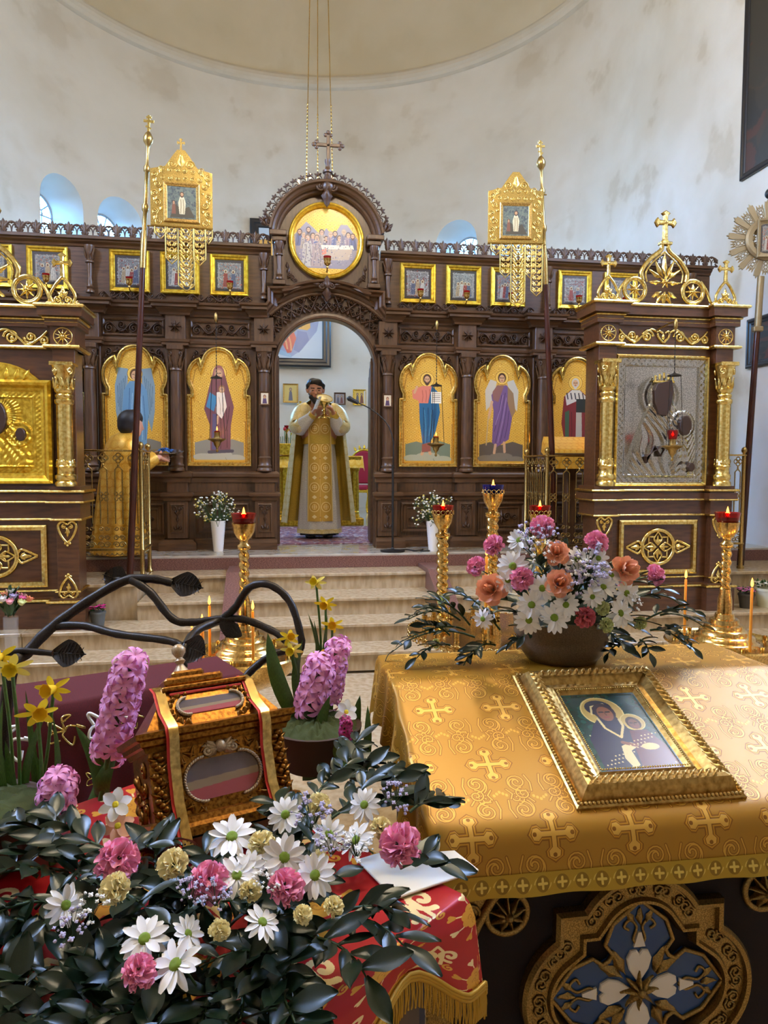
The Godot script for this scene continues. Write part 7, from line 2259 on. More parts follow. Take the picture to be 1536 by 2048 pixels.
const VINE := [[-1.156, 1.025, 5.574, -1.119, 1.115, 5.523, -1.047, 1.186, 5.479, -0.918, 1.267, 5.443, -0.84, 1.277, 5.454, -0.782, 1.266, 5.464], [-0.889, 1.274, 5.447, -0.837, 1.245, 5.477, -0.777, 1.181, 5.511, -0.726, 1.172, 5.519, -0.656, 1.181, 5.529, -0.592, 1.183, 5.559, -0.517, 1.161, 5.612, -0.491, 1.144, 5.638], [-1.069, 1.166, 5.487, -0.989, 1.171, 5.519, -0.9, 1.16, 5.574, -0.778, 1.155, 5.634, -0.734, 1.146, 5.661], [-0.948, 1.277, 5.418, -0.905, 1.27, 5.445], [-1.185, 1.108, 5.534, -1.136, 1.118, 5.541, -1.058, 1.112, 5.553], [-0.732, 1.101, 5.684, -0.729, 1.142, 5.662, -0.707, 1.166, 5.583, -0.657, 1.178, 5.529, -0.617, 1.214, 5.553, -0.579, 1.269, 5.576, -0.529, 1.278, 5.603, -0.48, 1.239, 5.633, -0.455, 1.16, 5.672, -0.458, 1.13, 5.674], [-0.592, 1.038, 5.75, -0.589, 1.078, 5.728, -0.558, 1.107, 5.711, -0.523, 1.131, 5.714, -0.482, 1.137, 5.7]]
const VINE_LEAF := [[-0.786, 1.268, 5.463, -0.702, 1.258, 5.497, 0.034], [-0.903, 1.264, 5.425, -0.963, 1.289, 5.435, 0.034], [-1.055, 1.112, 5.553, -0.974, 1.116, 5.586, 0.034], [-0.732, 1.146, 5.661, -0.678, 1.132, 5.691, 0.036], [-0.586, 1.061, 5.75, -0.613, 1.044, 5.767, 0.016], [-0.617, 1.176, 5.555, -0.641, 1.143, 5.574, 0.033]]

# ---------------------------------------------------------------- brocade lectern at the right front
func spiral2(cx: float, cy: float, r: float, a0: float, turns: float, k: float) -> Array:
	var a := []
	for i in 25:
		var u := i / 24.0
		var t := deg_to_rad(a0) + TAU * turns * u
		a.append([cx + cos(t) * r * (1 - u * 0.85), cy + sin(t) * r * (1 - u * 0.85) / k])
	return a

func wrap_line(c: Pic, p: Array, w: float, col: Color) -> void:
	for dx in [-1.0, 0.0, 1.0]:
		for dy in [-1.0, 0.0, 1.0]:
			var q := []
			var seen_it := false
			for e in p:
				q.append([e[0] + dx, e[1] + dy])
				seen_it = seen_it or (e[0] + dx > -0.1 and e[0] + dx < 1.1 and e[1] + dy > -0.1 and e[1] + dy < 1.1)
			if seen_it:
				c.line(q, w, col)

func brocade() -> Pic:
	var c := Pic.new(448, 1000, rgb(172, 124, 30))
	var k := 1000.0 / 448.0
	var dk := rgb(140, 90, 12)
	var lt := rgb(208, 158, 56)
	for m in [[0.5, 0.25], [0.0, 0.75]]:
		# scrolls round the cross
		for sx in [-1.0, 1.0]:
			for sy in [-1.0, 1.0]:
				for pass_n in 2:
					var col: Color = dk if pass_n == 0 else lt
					var w := 0.04 if pass_n == 0 else 0.018
					wrap_line(c, spiral2(m[0] + sx * 0.27, m[1] + sy * 0.15, 0.135, 90 * sy, 1.8 * sx * sy, k), w, col)
					wrap_line(c, spiral2(m[0] + sx * 0.27, m[1] + sy * 0.15, 0.165, 60 * sy, 0.7 * sx * sy, k), w, col)
					wrap_line(c, spiral2(m[0] + sx * 0.3, m[1] + sy * 0.235, 0.1, -90 * sy, -1.6 * sx * sy, k), w, col)
					wrap_line(c, [[m[0] + sx * 0.1, m[1] + sy * 0.2], [m[0] + sx * 0.16, m[1] + sy * 0.235], [m[0] + sx * 0.12, m[1] + sy * 0.27]], w, col)
					wrap_line(c, [[m[0] + sx * 0.4, m[1] + sy * 0.1], [m[0] + sx * 0.44, m[1] + sy * 0.16], [m[0] + sx * 0.42, m[1] + sy * 0.22]], w, col)
				for q in 3:
					wrap_line(c, [[m[0] + sx * 0.04 * q, m[1] + sy * (0.215 + 0.012 * q)], [m[0] + sx * 0.04 * q + 0.001, m[1] + sy * (0.22 + 0.012 * q)]], 0.035, lt)
		# the cross: dark outline, pale body, an eye in each pointed end
		for pass_n in 4:
			var col: Color = [dk, rgb(198, 142, 32), dk, rgb(222, 172, 72)][pass_n]
			var gr: float = [0.0, 0.016, 0.034, 0.045][pass_n]
			for dr in 4:
				var p := []
				for e in [[0.0, 0.075], [0.15, 0.075], [0.19, 0.12], [0.25, 0.11], [0.33, 0.0], [0.25, -0.11], [0.19, -0.12], [0.15, -0.075], [0.0, -0.075]]:
					var v := Vector2(e[0] - (gr if e[0] > 0.3 else 0.0) * 1.3, e[1] - signf(e[1]) * gr * 1.05).rotated(PI / 2 * dr)
					p.append([m[0] + v.x, m[1] + v.y / k])
				for dx in ([0.0] if m[0] > 0.2 else [0.0, 1.0]):
					var q := []
					for e in p:
						q.append([e[0] + dx, e[1]])
					c.poly(q, col)
			if pass_n == 3:
				for dr in 4:
					var v := Vector2(0.235, 0).rotated(PI / 2 * dr)
					wrap_line(c, [[m[0] + v.x, m[1] + v.y / k], [m[0] + v.x + 0.001, m[1] + v.y / k]], 0.05, dk)
	return c

# a cloth: path of (z, y) from back to front with hanging sides; x from xa to xb; even steps keep the pattern true
func drape(path: PackedVector2Array, flat_to: int, xa: float, xb: float, hang: float, step: float, folded: float, tile: Vector2) -> G:
	var nu := int(round((xb - xa + 2 * hang) / step)) + 1
	var nv := path.size()
	var p := PackedVector3Array()
	for j in nv:
		for i in nu:
			var x := xa - hang + step * i
			var d := maxf(xa - x, x - xb)
			var sd := -1.0 if x < xa else 1.0
			var z := path[j].x
			var y := path[j].y
			if d > 0.0:
				var soft := minf(d, 0.02)
				x = (xa if sd < 0 else xb) + sd * (0.014 * sin(soft / 0.02 * PI / 2) + folded * d * (0.5 + 0.5 * sin(z * 52.0 + 1.0)))
				y -= d * d * 25.0 * 0.5 if d < 0.02 else d - 0.015
				z += folded * d * 0.5 * sin(z * 37.0)
				if j > flat_to:
					y = maxf(y, path[flat_to].y - hang * 1.1)
			p.append(Vector3(x, y, z))
	var g := G.new()
	g.sheet(p, nu, nv, false, step * (nu - 1) / tile.x, step * (nv - 1) / tile.y, true)
	return g

func even(p: PackedVector2Array, step: float) -> PackedVector2Array:
	var q := PackedVector2Array([p[0]])
	var left := step
	for i in p.size() - 1:
		var a := p[i]
		var b := p[i + 1]
		var l := (b - a).length()
		var t := left
		while t <= l:
			q.append(a.lerp(b, t / l))
			t += step
		left = t - l
	return q

func lectern() -> void:
	var velvet := mat(rgb(26, 7, 9), 0.9, 0.0, S.fine, Vector3(9, 9, 9))
	var enamel := mat(rgb(24, 64, 118), 0.3)
	var ivory := mat(rgb(222, 212, 200), 0.35)
	var o := thing("lectern", "wooden church lectern with dark velvet front and a gilt enamelled quatrefoil", "lectern", Vector3(0.2, 0, 5.9))
	var g := G.new()
	g.mold(P3([-0.41, 0, 0, 0.44, 0, 0]), Vector3.UP, P2([-0.28, 0, 0.24, 0, 0.24, 0.9, 0.3, 0.92, -0.06, 1.075, -0.28, 1.075]))
	part("body", g, velvet, o)
	var f := Vector3(-0.025, 0.562, 0.242)
	g = G.new()
	var q := PackedVector2Array()
	for i in 4:
		var a := 90.0 * i
		for e in arc2(0.1, 0, 0.137, -58, 58, 14):
			q.append(e.rotated(deg_to_rad(a)))
		q.append(Vector2(0.172, 0.172).rotated(deg_to_rad(a)))
	g.mold(flat3(q), Vector3.BACK, P2([0, 0, 0, 0.018, -0.006, 0.026, -0.014, 0.024, -0.016, 0.014, -0.05, 0.014, -0.054, 0.022, -0.06, 0.022, -0.066, 0.0]), true)
	part("quatrefoil_frame", g, M.bronze, o, f)
	g = G.new()
	for i in 44:
		var u := q.size() * i / 44.0
		var c := q[int(u)] * 0.86
		g.tube(spiral(c.x, c.y, 0.013, 0.004, 40 * i, 1.3 if i % 2 else -1.3, 9), 0.0032, 4, 1, 1, Vector3.BACK)
	tag(part("frame_scrolls", g, M.bronze, o, f + Vector3(0, 0, 0.016)), "", "", "", "stuff")
	g = G.new()
	var og := PackedVector2Array()
	for i in 4:
		var a := deg_to_rad(90.0 * i)
		for e in [Vector2(0.062, -0.062), Vector2(0.075, -0.055), Vector2(0.095, -0.07), Vector2(0.135, -0.055), Vector2(0.178, 0), Vector2(0.135, 0.055), Vector2(0.095, 0.07), Vector2(0.075, 0.055)]:
			og.append(e.rotated(a))
	g.ext(og, 0.0, 0.008)
	part("blue_enamel", g, enamel, o, f)
	g = G.new()
	g.tube(flat3(og, 0.01), 0.005, 6, 1, 1, Vector3.BACK, true)
	for i in 4:
		g.x = Transform3D(Basis(Vector3.BACK, PI / 2 * i), Vector3(0, 0, 0.01))
		for sx in [-1, 1]:
			g.tube(curve(P3([0, 0.085, 0, sx * 0.012, 0.1, 0, sx * 0.006, 0.125, 0, sx * 0.02, 0.14, 0, sx * 0.032, 0.128, 0, sx * 0.022, 0.12, 0]), 4), 0.003, 5, 1, 1, Vector3.BACK)
			leaf_relief(g, Vector3(sx * 0.012, 0.135, 0), -sx * 35, 0.03, 0.014, 0.006)
			leaf_relief(g, Vector3(sx * 0.03, 0.035, 0), -sx * 28, 0.055, 0.024, 0.01)
		leaf_relief(g, Vector3(0, 0.13, 0), 0, 0.035, 0.016, 0.008)
	g.x = Transform3D(Basis(), Vector3(0, 0, 0.014))
	rosette(g, 0.04, 8, 0.014)
	part("gilt_tracery", g, M.bronze, o, f)
	g = G.new()
	g.ext(P2([0, 0.012, 0.02, 0.04, 0.026, 0.062, 0.018, 0.078, 0.006, 0.08, 0, 0.072, -0.006, 0.08, -0.018, 0.078, -0.026, 0.062, -0.02, 0.04]), 0, 0.006, 0.002)
	var heart := g.done()
	g = G.new()
	g.ext(P2([-0.012, 0.086, 0.012, 0.086, 0.003, 0.115, -0.003, 0.115]), 0, 0.005)
	var drop := g.done()
	for i in 4:
		part("ivory_heart", heart, ivory, o, f + Vector3(0, 0, 0.008), Vector3(0, 0, 90 * i))
		part("ivory_drop", drop, ivory, o, f + Vector3(0, 0, 0.008), Vector3(0, 0, 90 * i))
	for sx in [-1, 1]:
		g = G.new()
		var sp := arc2(sx * 0.1 - 0.02, 0.36, 0.5, 90 + sx * -8, 90 - sx * 62, 18)
		var sol := PackedVector2Array([Vector2(-0.025 + sx * 0.41, 0.36), Vector2(-0.025 + sx * 0.41, 0.88)])
		sp = arc2(-0.025, 0.56, 0.36, 90 - sx * 32, 90 - sx * 92, 18)
		sol = PackedVector2Array([Vector2(-0.025 + sx * 0.42, 0.55), Vector2(-0.025 + sx * 0.42, 0.87)])
		sol.append_array(sp)
		g.ext(sol, 0, 0.008)
		g.tube(flat3(sp, 0.01), 0.009, 6, 1, 1, Vector3.BACK)
		for i in 6:
			scroll(g, -0.025 + sx * (0.385 - 0.025 * (i % 3)), 0.83 - 0.045 * i, 0.02, 60 * i, 1.4 * sx, 0.004, 0.01)
		g.box(Vector3(-0.025 + sx * 0.395, 0.3, 0.005), Vector3(0.05, 0.5, 0.014), 0.004)
		part("gilt_spandrel", g, M.bronze, o, Vector3(0, 0, 0.242))
		g = G.new()
		rosette(g, 0.04, 9, 0.02)
		g.tube(ring(0.04, 22), 0.007, 6, 1, 1, Vector3.BACK, true)
		part("medallion", g, M.bronze, o, Vector3(-0.025 + sx * 0.265, 0.735, 0.246))
	# cloth
	var c := brocade()
	var bm := mat(Color(1, 1, 1), 0.42, 0.3, c.tex())
	bm.normal_enabled = true
	bm.normal_texture = c.bump(6.0)
	bm.normal_scale = 0.5
	var cl := thing("brocade_cloth", "golden brocade cloth with crosses spread over the lectern", "cloth")
	var path := even(P2([5.585, 1.02, 5.59, 1.08, 5.605, 1.093, 5.83, 1.093, 6.21, 0.95, 6.228, 0.938, 6.238, 0.92, 6.25, 0.868]), 0.0115)
	part("brocade", drape(path, 40, -0.245, 0.66, 0.161, 0.0115, 0.16, Vector2(0.148, 0.33)), bm, cl)
	c = Pic.new(128, 128, rgb(176, 142, 36))
	for i in 2:
		wrap_line(c, spiral2(0.5, 0.5, 0.42, 180 * i, 0.5, 1.0), 0.06, rgb(214, 184, 84))
	c.ell(0.5, 0.5, 0.34, 0.36, rgb(138, 106, 22))
	c.line([[0.3, 0.5], [0.7, 0.5]], 0.12, rgb(222, 192, 92))
	c.line([[0.5, 0.3], [0.5, 0.7]], 0.12, rgb(222, 192, 92))
	g = G.new()
	var bp := PackedVector3Array()
	for j in 4:
		for i in 60:
			bp.append(Vector3(-0.262 + 0.94 * i / 59.0, 0.872 - 0.036 * j / 3.0, 6.2515 + 0.003 * sin(i * 0.7) * j / 3.0 + 0.003 * j))
	g.sheet(bp, 60, 4, false, 26.0, 1.0, true)
	part("border_band", g, mat(Color(1, 1, 1), 0.5, 0.3, c.tex()), cl)
	# framed icon lying on the slope
	var ic := thing("framed_icon", "dark-faced mother and child icon in a beaded gilt frame lying on brocade", "icon", Vector3(0.187, 1.017, 6.019), Vector3(-69.2, 0, 0))
	c = Pic.new(220, 290, rgb(20, 60, 48))
	var k := 290.0 / 220.0
	c.speck(rng, 200, 0.06, [rgb(24, 70, 56), rgb(16, 50, 42), rgb(36, 74, 60)])
	for h in [[0.44, 0.27, 0.25], [0.72, 0.42, 0.14]]:
		c.ell(h[0], h[1], h[2], h[2] / k, rgb(226, 200, 120))
		c.ell(h[0], h[1], h[2] * 0.93, h[2] * 0.93 / k, rgb(196, 164, 86))
	c.poly([[0.1, 1], [0.12, 0.6], [0.24, 0.44], [0.36, 0.34], [0.56, 0.34], [0.66, 0.6], [0.7, 1]], rgb(42, 42, 62))
	c.ell(0.42, 0.22, 0.16, 0.1, rgb(42, 42, 58))
	c.line([[0.3, 0.3], [0.34, 0.2], [0.5, 0.17], [0.56, 0.24]], 0.025, rgb(220, 196, 130))
	face(c, 0.46, 0.29, 0.105, k, rgb(142, 86, 60), rgb(60, 44, 50))
	c.line([[0.34, 0.36], [0.36, 0.48], [0.48, 0.6], [0.58, 0.46], [0.58, 0.38]], 0.03, rgb(216, 190, 124))
	c.poly([[0.5, 1], [0.56, 0.72], [0.62, 0.52], [0.82, 0.52], [0.92, 0.7], [0.95, 1]], rgb(92, 40, 48))
	face(c, 0.72, 0.44, 0.07, k, rgb(120, 72, 52), rgb(70, 44, 32))
	c.poly([[0.42, 0.7], [0.54, 0.66], [0.62, 0.7], [0.5, 0.76], [0.5, 0.92], [0.42, 0.96], [0.38, 0.84]], rgb(220, 196, 132))
	c.line([[0.46, 0.66], [0.58, 0.7]], 0.05, rgb(128, 76, 54))
	c.ell(0.74, 0.72, 0.1, 0.04, rgb(214, 186, 116))
	for i in 46:
		c.dot((0.14 + 0.8 * fmod(i * 0.618, 1.0)) * 220, (0.56 + 0.42 * fmod(i * 0.377, 1.0)) * 290, 2.2, rgb(214, 190, 130))
	framed(ic, 0.336, 0.392, 0.082, 0.05, M.dull_gold, painted(c.tex(), 0.25), [0, 0, 0, 0.01, -0.008, 0.016, -0.012, 0.012, -0.02, 0.03, -0.026, 0.04, -0.034, 0.042, -0.04, 0.034, -0.056, 0.022, -0.066, 0.02, -0.07, 0.024, -0.074, 0.018, -0.082, 0.012, -0.082, 0])
	for b in [[0.336, 0.392, 0.0045, 0.007, 0.015, "beading"], [0.196, 0.252, 0.0022, 0.0045, 0.024, "inner_beading"]]:
		g = G.new()
		var bw: float = b[0] / 2 - 0.006
		var bh: float = b[1] / 2 - 0.006
		for sd in 4:
			var l := (bw if sd % 2 == 0 else bh) * 2
			for i in int(l / (b[3] * 1.15)):
				var t: float = -l / 2 + (i + 0.5) * b[3] * 1.15
				var at: Vector3 = [Vector3(t, -bh, b[4]), Vector3(bw, t, b[4]), Vector3(t, bh, b[4]), Vector3(-bw, t, b[4])][sd]
				g.ball(at, Vector3.ONE * b[2], 6, 4)
		part(b[5], g, M.gold if b[3] < 0.005 else M.dull_gold, ic)
	g = G.new()
	for sd in 4:
		var l := 0.27 if sd % 2 == 0 else 0.325
		for i in int(l / 0.016):
			g.x = Transform3D(Basis(Vector3.BACK, PI / 2 * sd), Vector3.ZERO) * Transform3D(Basis(), Vector3(-l / 2 + 0.016 * (i + 0.5), -(0.163 if sd % 2 == 0 else 0.135), 0.041))
			leaf_relief(g, Vector3.ZERO, -50, 0.022, 0.011, 0.006)
			leaf_relief(g, Vector3(0.004, 0.002, 0), 130, 0.014, 0.009, 0.006)
	part("leaf_carving", g, M.dull_gold, ic)

# ---------------------------------------------------------------- table with the reliquary at the left front
func red_damask() -> Pic:
	var c := Pic.new(640, 640, rgb(172, 12, 20))
	var gold := rgb(214, 152, 46)
	var cream := rgb(236, 210, 150)
	for m in [[0.25, 0.2, 0.0], [0.75, 0.7, 1.0], [0.25, 0.7, 2.0], [0.75, 0.2, 3.0]]:
		for i in 9:
			var a := TAU * i / 9
			c.ell(m[0] + cos(a) * 0.075, m[1] + sin(a) * 0.06, 0.035, 0.032, gold)
		c.ell(m[0], m[1], 0.09, 0.075, gold)
		for i in 6:
			var a: float = TAU * i / 6 + m[2]
			wrap_line(c, spiral2(m[0] + cos(a) * 0.045, m[1] + sin(a) * 0.035, 0.022, rad_to_deg(a), 0.9, 1.0), 0.007, rgb(190, 124, 30))
		for i in 8:
			var a := TAU * (i + 0.5) / 8
			var x: float = m[0] + cos(a) * 0.155
			var y: float = m[1] + sin(a) * 0.14
			wrap_line(c, [[m[0] + cos(a) * 0.11, m[1] + sin(a) * 0.1], [x, y]], 0.01, cream)
			for s in [-0.4, 0.4]:
				wrap_line(c, [[x, y], [x + cos(a + s) * 0.03, y + sin(a + s) * 0.03]], 0.024, cream if i % 2 else gold)
	for m in [[0.0, 0.45], [0.5, 0.95], [0.5, 0.45], [0.0, 0.95]]:
		for sx in [-1.0, 1.0]:
			wrap_line(c, spiral2(m[0] + sx * 0.06, m[1], 0.06, 90, 1.2 * sx, 1.0), 0.026, cream)
			wrap_line(c, [[m[0], m[1] - 0.1], [m[0] + sx * 0.03, m[1] - 0.04], [m[0] + sx * 0.012, m[1] + 0.1]], 0.02, cream)
			wrap_line(c, spiral2(m[0] + sx * 0.05, m[1] + 0.12, 0.03, -90, -1.2 * sx, 1.0), 0.014, gold)
	return c

func front_table() -> void:
	var yaw := deg_to_rad(40.0)
	var ax := Vector3(cos(yaw), 0, -sin(yaw))
	var az := Vector3(sin(yaw), 0, cos(yaw))
	var corner := Vector3(-0.246, 0.0, 6.352)
	var mid := corner - ax * 0.55 - az * 0.36
	var o := thing("reliquary_table", "small dark wooden table under the red and gold cloth", "table", mid, Vector3(0, 40, 0))
	var g := G.new()
	g.box(Vector3(0, 0.885, 0), Vector3(1.08, 0.03, 0.70), 0.005)
	part("tabletop", g, M.wood, o)
	for sx in [-1, 1]:
		for sz in [-1, 1]:
			g = G.new()
			g.box(Vector3(sx * 0.48, 0.435, sz * 0.3), Vector3(0.06, 0.87, 0.06), 0.006)
			part("leg", g, M.wood, o)
	g = G.new()
	g.box(Vector3(0, 0.55, 0), Vector3(0.96, 0.02, 0.6), 0.004)
	part("shelf", g, M.wood, o)
	var cl := thing("damask_cloth", "red cloth with gold and cream flowers and a gold fringe under the reliquary", "cloth", mid, Vector3(0, 40, 0))
	# top, then front hanging unevenly; the right side hangs too
	var nu := 70
	var p := PackedVector3Array()
	var hem := PackedVector3Array()
	for j in 49:
		for i in nu:
			var x := -0.56 + 1.12 * i / (nu - 12.0)
			var d := maxf(0.0, x - 0.56)
			var u := minf(x, 0.56)
			var t := 0.56 - u
			var fall := lerpf(0.15, 0.06, smoothstep(0.0, 0.14, t)) + 0.09 * smoothstep(0.12, 0.5, t)
			var z := -0.37 + 0.74 * minf(j, 32) / 32.0
			var v := maxf(0.0, j - 32) / 16.0
			var y := 0.909 - maxf(fall * v, d * 0.75)
			var q := Vector3(u + minf(d, 0.02) * 0.5 + d * 0.08, y, z + 0.012 * minf(v * 4.0, 1.0) + 0.012 * v * sin(u * 26.0))
			p.append(q)
			if j == 48:
				hem.append(q)
	g = G.new()
	g.sheet(p, nu, 49, false, 3.2, 2.3, true)
	var dm := mat(Color(1, 1, 1), 0.42, 0.2, red_damask().tex())
	part("damask", g, dm, cl)
	g = G.new()
	for i in 360:
		var u := 69.0 * i / 360.0
		var a: Vector3 = hem[int(u)].lerp(hem[mini(69, int(u) + 1)], u - int(u))
		g.tube(PackedVector3Array([a + Vector3(0, 0.004, 0.003), a + Vector3(0.002 * sin(i * 1.7), -0.022, 0.005), a + Vector3(0.003 * sin(i * 2.9), -0.046, 0.004)]), 0.0016, 4)
	for k in 3:
		var hp := PackedVector3Array()
		for h in hem:
			hp.append(h + Vector3(0, 0.006 - 0.005 * k, 0.004))
		g.tube(hp, 0.0035, 5)
	tag(part("fringe", g, mat(rgb(186, 142, 40), 0.5, 0.4), cl), "gold bullion fringe", "", "", "stuff")
	# things on the shelf below
	for b in [[Vector3(0.36, 0.561, 0.2), Vector3(0.05, 0.2, 0.16), rgb(26, 28, 58), "navy folder standing on the shelf under the table"], [Vector3(0.42, 0.561, 0.2), Vector3(0.02, 0.19, 0.16), rgb(96, 22, 50), "maroon book standing on the shelf under the table"]]:
		var bk := thing("book", b[3], "book", mid + ax * b[0].x + az * b[0].z + Vector3(0, b[0].y, 0), Vector3(0, 40, 0))
		g = G.new()
		g.box(Vector3(0, b[1].y / 2, 0), b[1], 0.003)
		part("cover", g, mat(b[2], 0.5), bk)
		g = G.new()
		g.box(Vector3(0, b[1].y / 2, 0.002), Vector3(b[1].x * 0.8, b[1].y - 0.01, b[1].z), 0.002)
		part("pages", g, M.white, bk)
	var br := thing("brass_vessel", "brass vessel on the shelf under the table", "vessel", mid + ax * 0.27 + az * 0.22 + Vector3(0, 0.561, 0), Vector3.ZERO)
	g = G.new()
	g.lathe(L2([0, 0, 0.035, 0, 0.02, 0.03, 0.045, 0.08, 0.04, 0.13, 0.02, 0.15, 0.03, 0.17, 0, 0.17]), 20)
	part("body", g, M.brass, br)
	# white card
	g = G.new()
	g.box(Vector3.ZERO, Vector3(0.16, 0.004, 0.125), 0.001)
	solo("white_card", g, mat(rgb(240, 238, 226), 0.6), "blank white card lying at the right corner of the red cloth", "card", Vector3(-0.288, 0.914, 6.272), Vector3(0, 21, 0))
	reliquary()
	vine()
	# velvet drape with embroidery behind
	o = thing("velvet_drape", "burgundy velvet cloth with white and gold embroidery on a stand behind the daffodils", "cloth", Vector3(-1.02, 0.0, 5.36), Vector3(0, 24, 0))
	g = G.new()
	p = PackedVector3Array()
	for j in 9:
		for i in 41:
			var v: Array = [[0.935, -0.25], [0.935, -0.02], [0.93, 0.0], [0.9, 0.012], [0.8, 0.04], [0.7, 0.06], [0.5, 0.08], [0.3, 0.09], [0.1, 0.1]][j]
			p.append(Vector3(-0.45 + 0.9 * i / 40.0, v[0], v[1] + (0.01 * sin(i * 0.8) * j / 8.0)))
	g.sheet(p, 41, 9, false, 1, 1, true)
	var vm := mat(rgb(92, 6, 16), 0.9, 0.0, S.fine, Vector3(12, 12, 12))
	part("velvet", g, vm, o)
	g = G.new()
	g.box(Vector3(0, 0.45, -0.1), Vector3(0.86, 0.9, 0.2), 0.01)
	part("stand", g, M.wood, o)
	for e in [[0.04, 0.87, M.petal_white if M.has("petal_white") else M.white, 1.0], [-0.07, 0.87, M.gold, 0.8], [0.1, 0.87, M.gold, 0.55], [0.02, 0.8, M.gold, 0.6], [-0.2, 0.86, M.white, 0.9], [0.0, 0.74, M.gold, 0.5], [0.22, 0.86, M.gold, 0.7]]:
		g = G.new()
		for i in 5:
			g.tube(curve(P3([0, 0, 0, cos(i * 1.256) * 0.02 - 0.012, sin(i * 1.256) * 0.02 + 0.01, 0.002, cos(i * 1.256) * 0.042, sin(i * 1.256) * 0.034, 0.001, cos(i * 1.256 + 0.5) * 0.026, sin(i * 1.256 + 0.5) * 0.02, 0.002]), 4), 0.003, 4, 1, 1, Vector3.BACK)
		part("embroidery", g, e[2], o, Vector3(e[0], e[1], 0.03 + (0.9 - e[1]) * 0.26), Vector3(-15, 0, 0), Vector3.ONE * e[3] * 1.5)

func oval_path(rx: float, ry: float, k: int) -> PackedVector3Array:
	var p := PackedVector3Array()
	for i in k:
		var a := TAU * i / k
		p.append(Vector3(signf(cos(a)) * maxf(0.0, rx - ry) + cos(a) * ry, sin(a) * ry, 0))
	return p

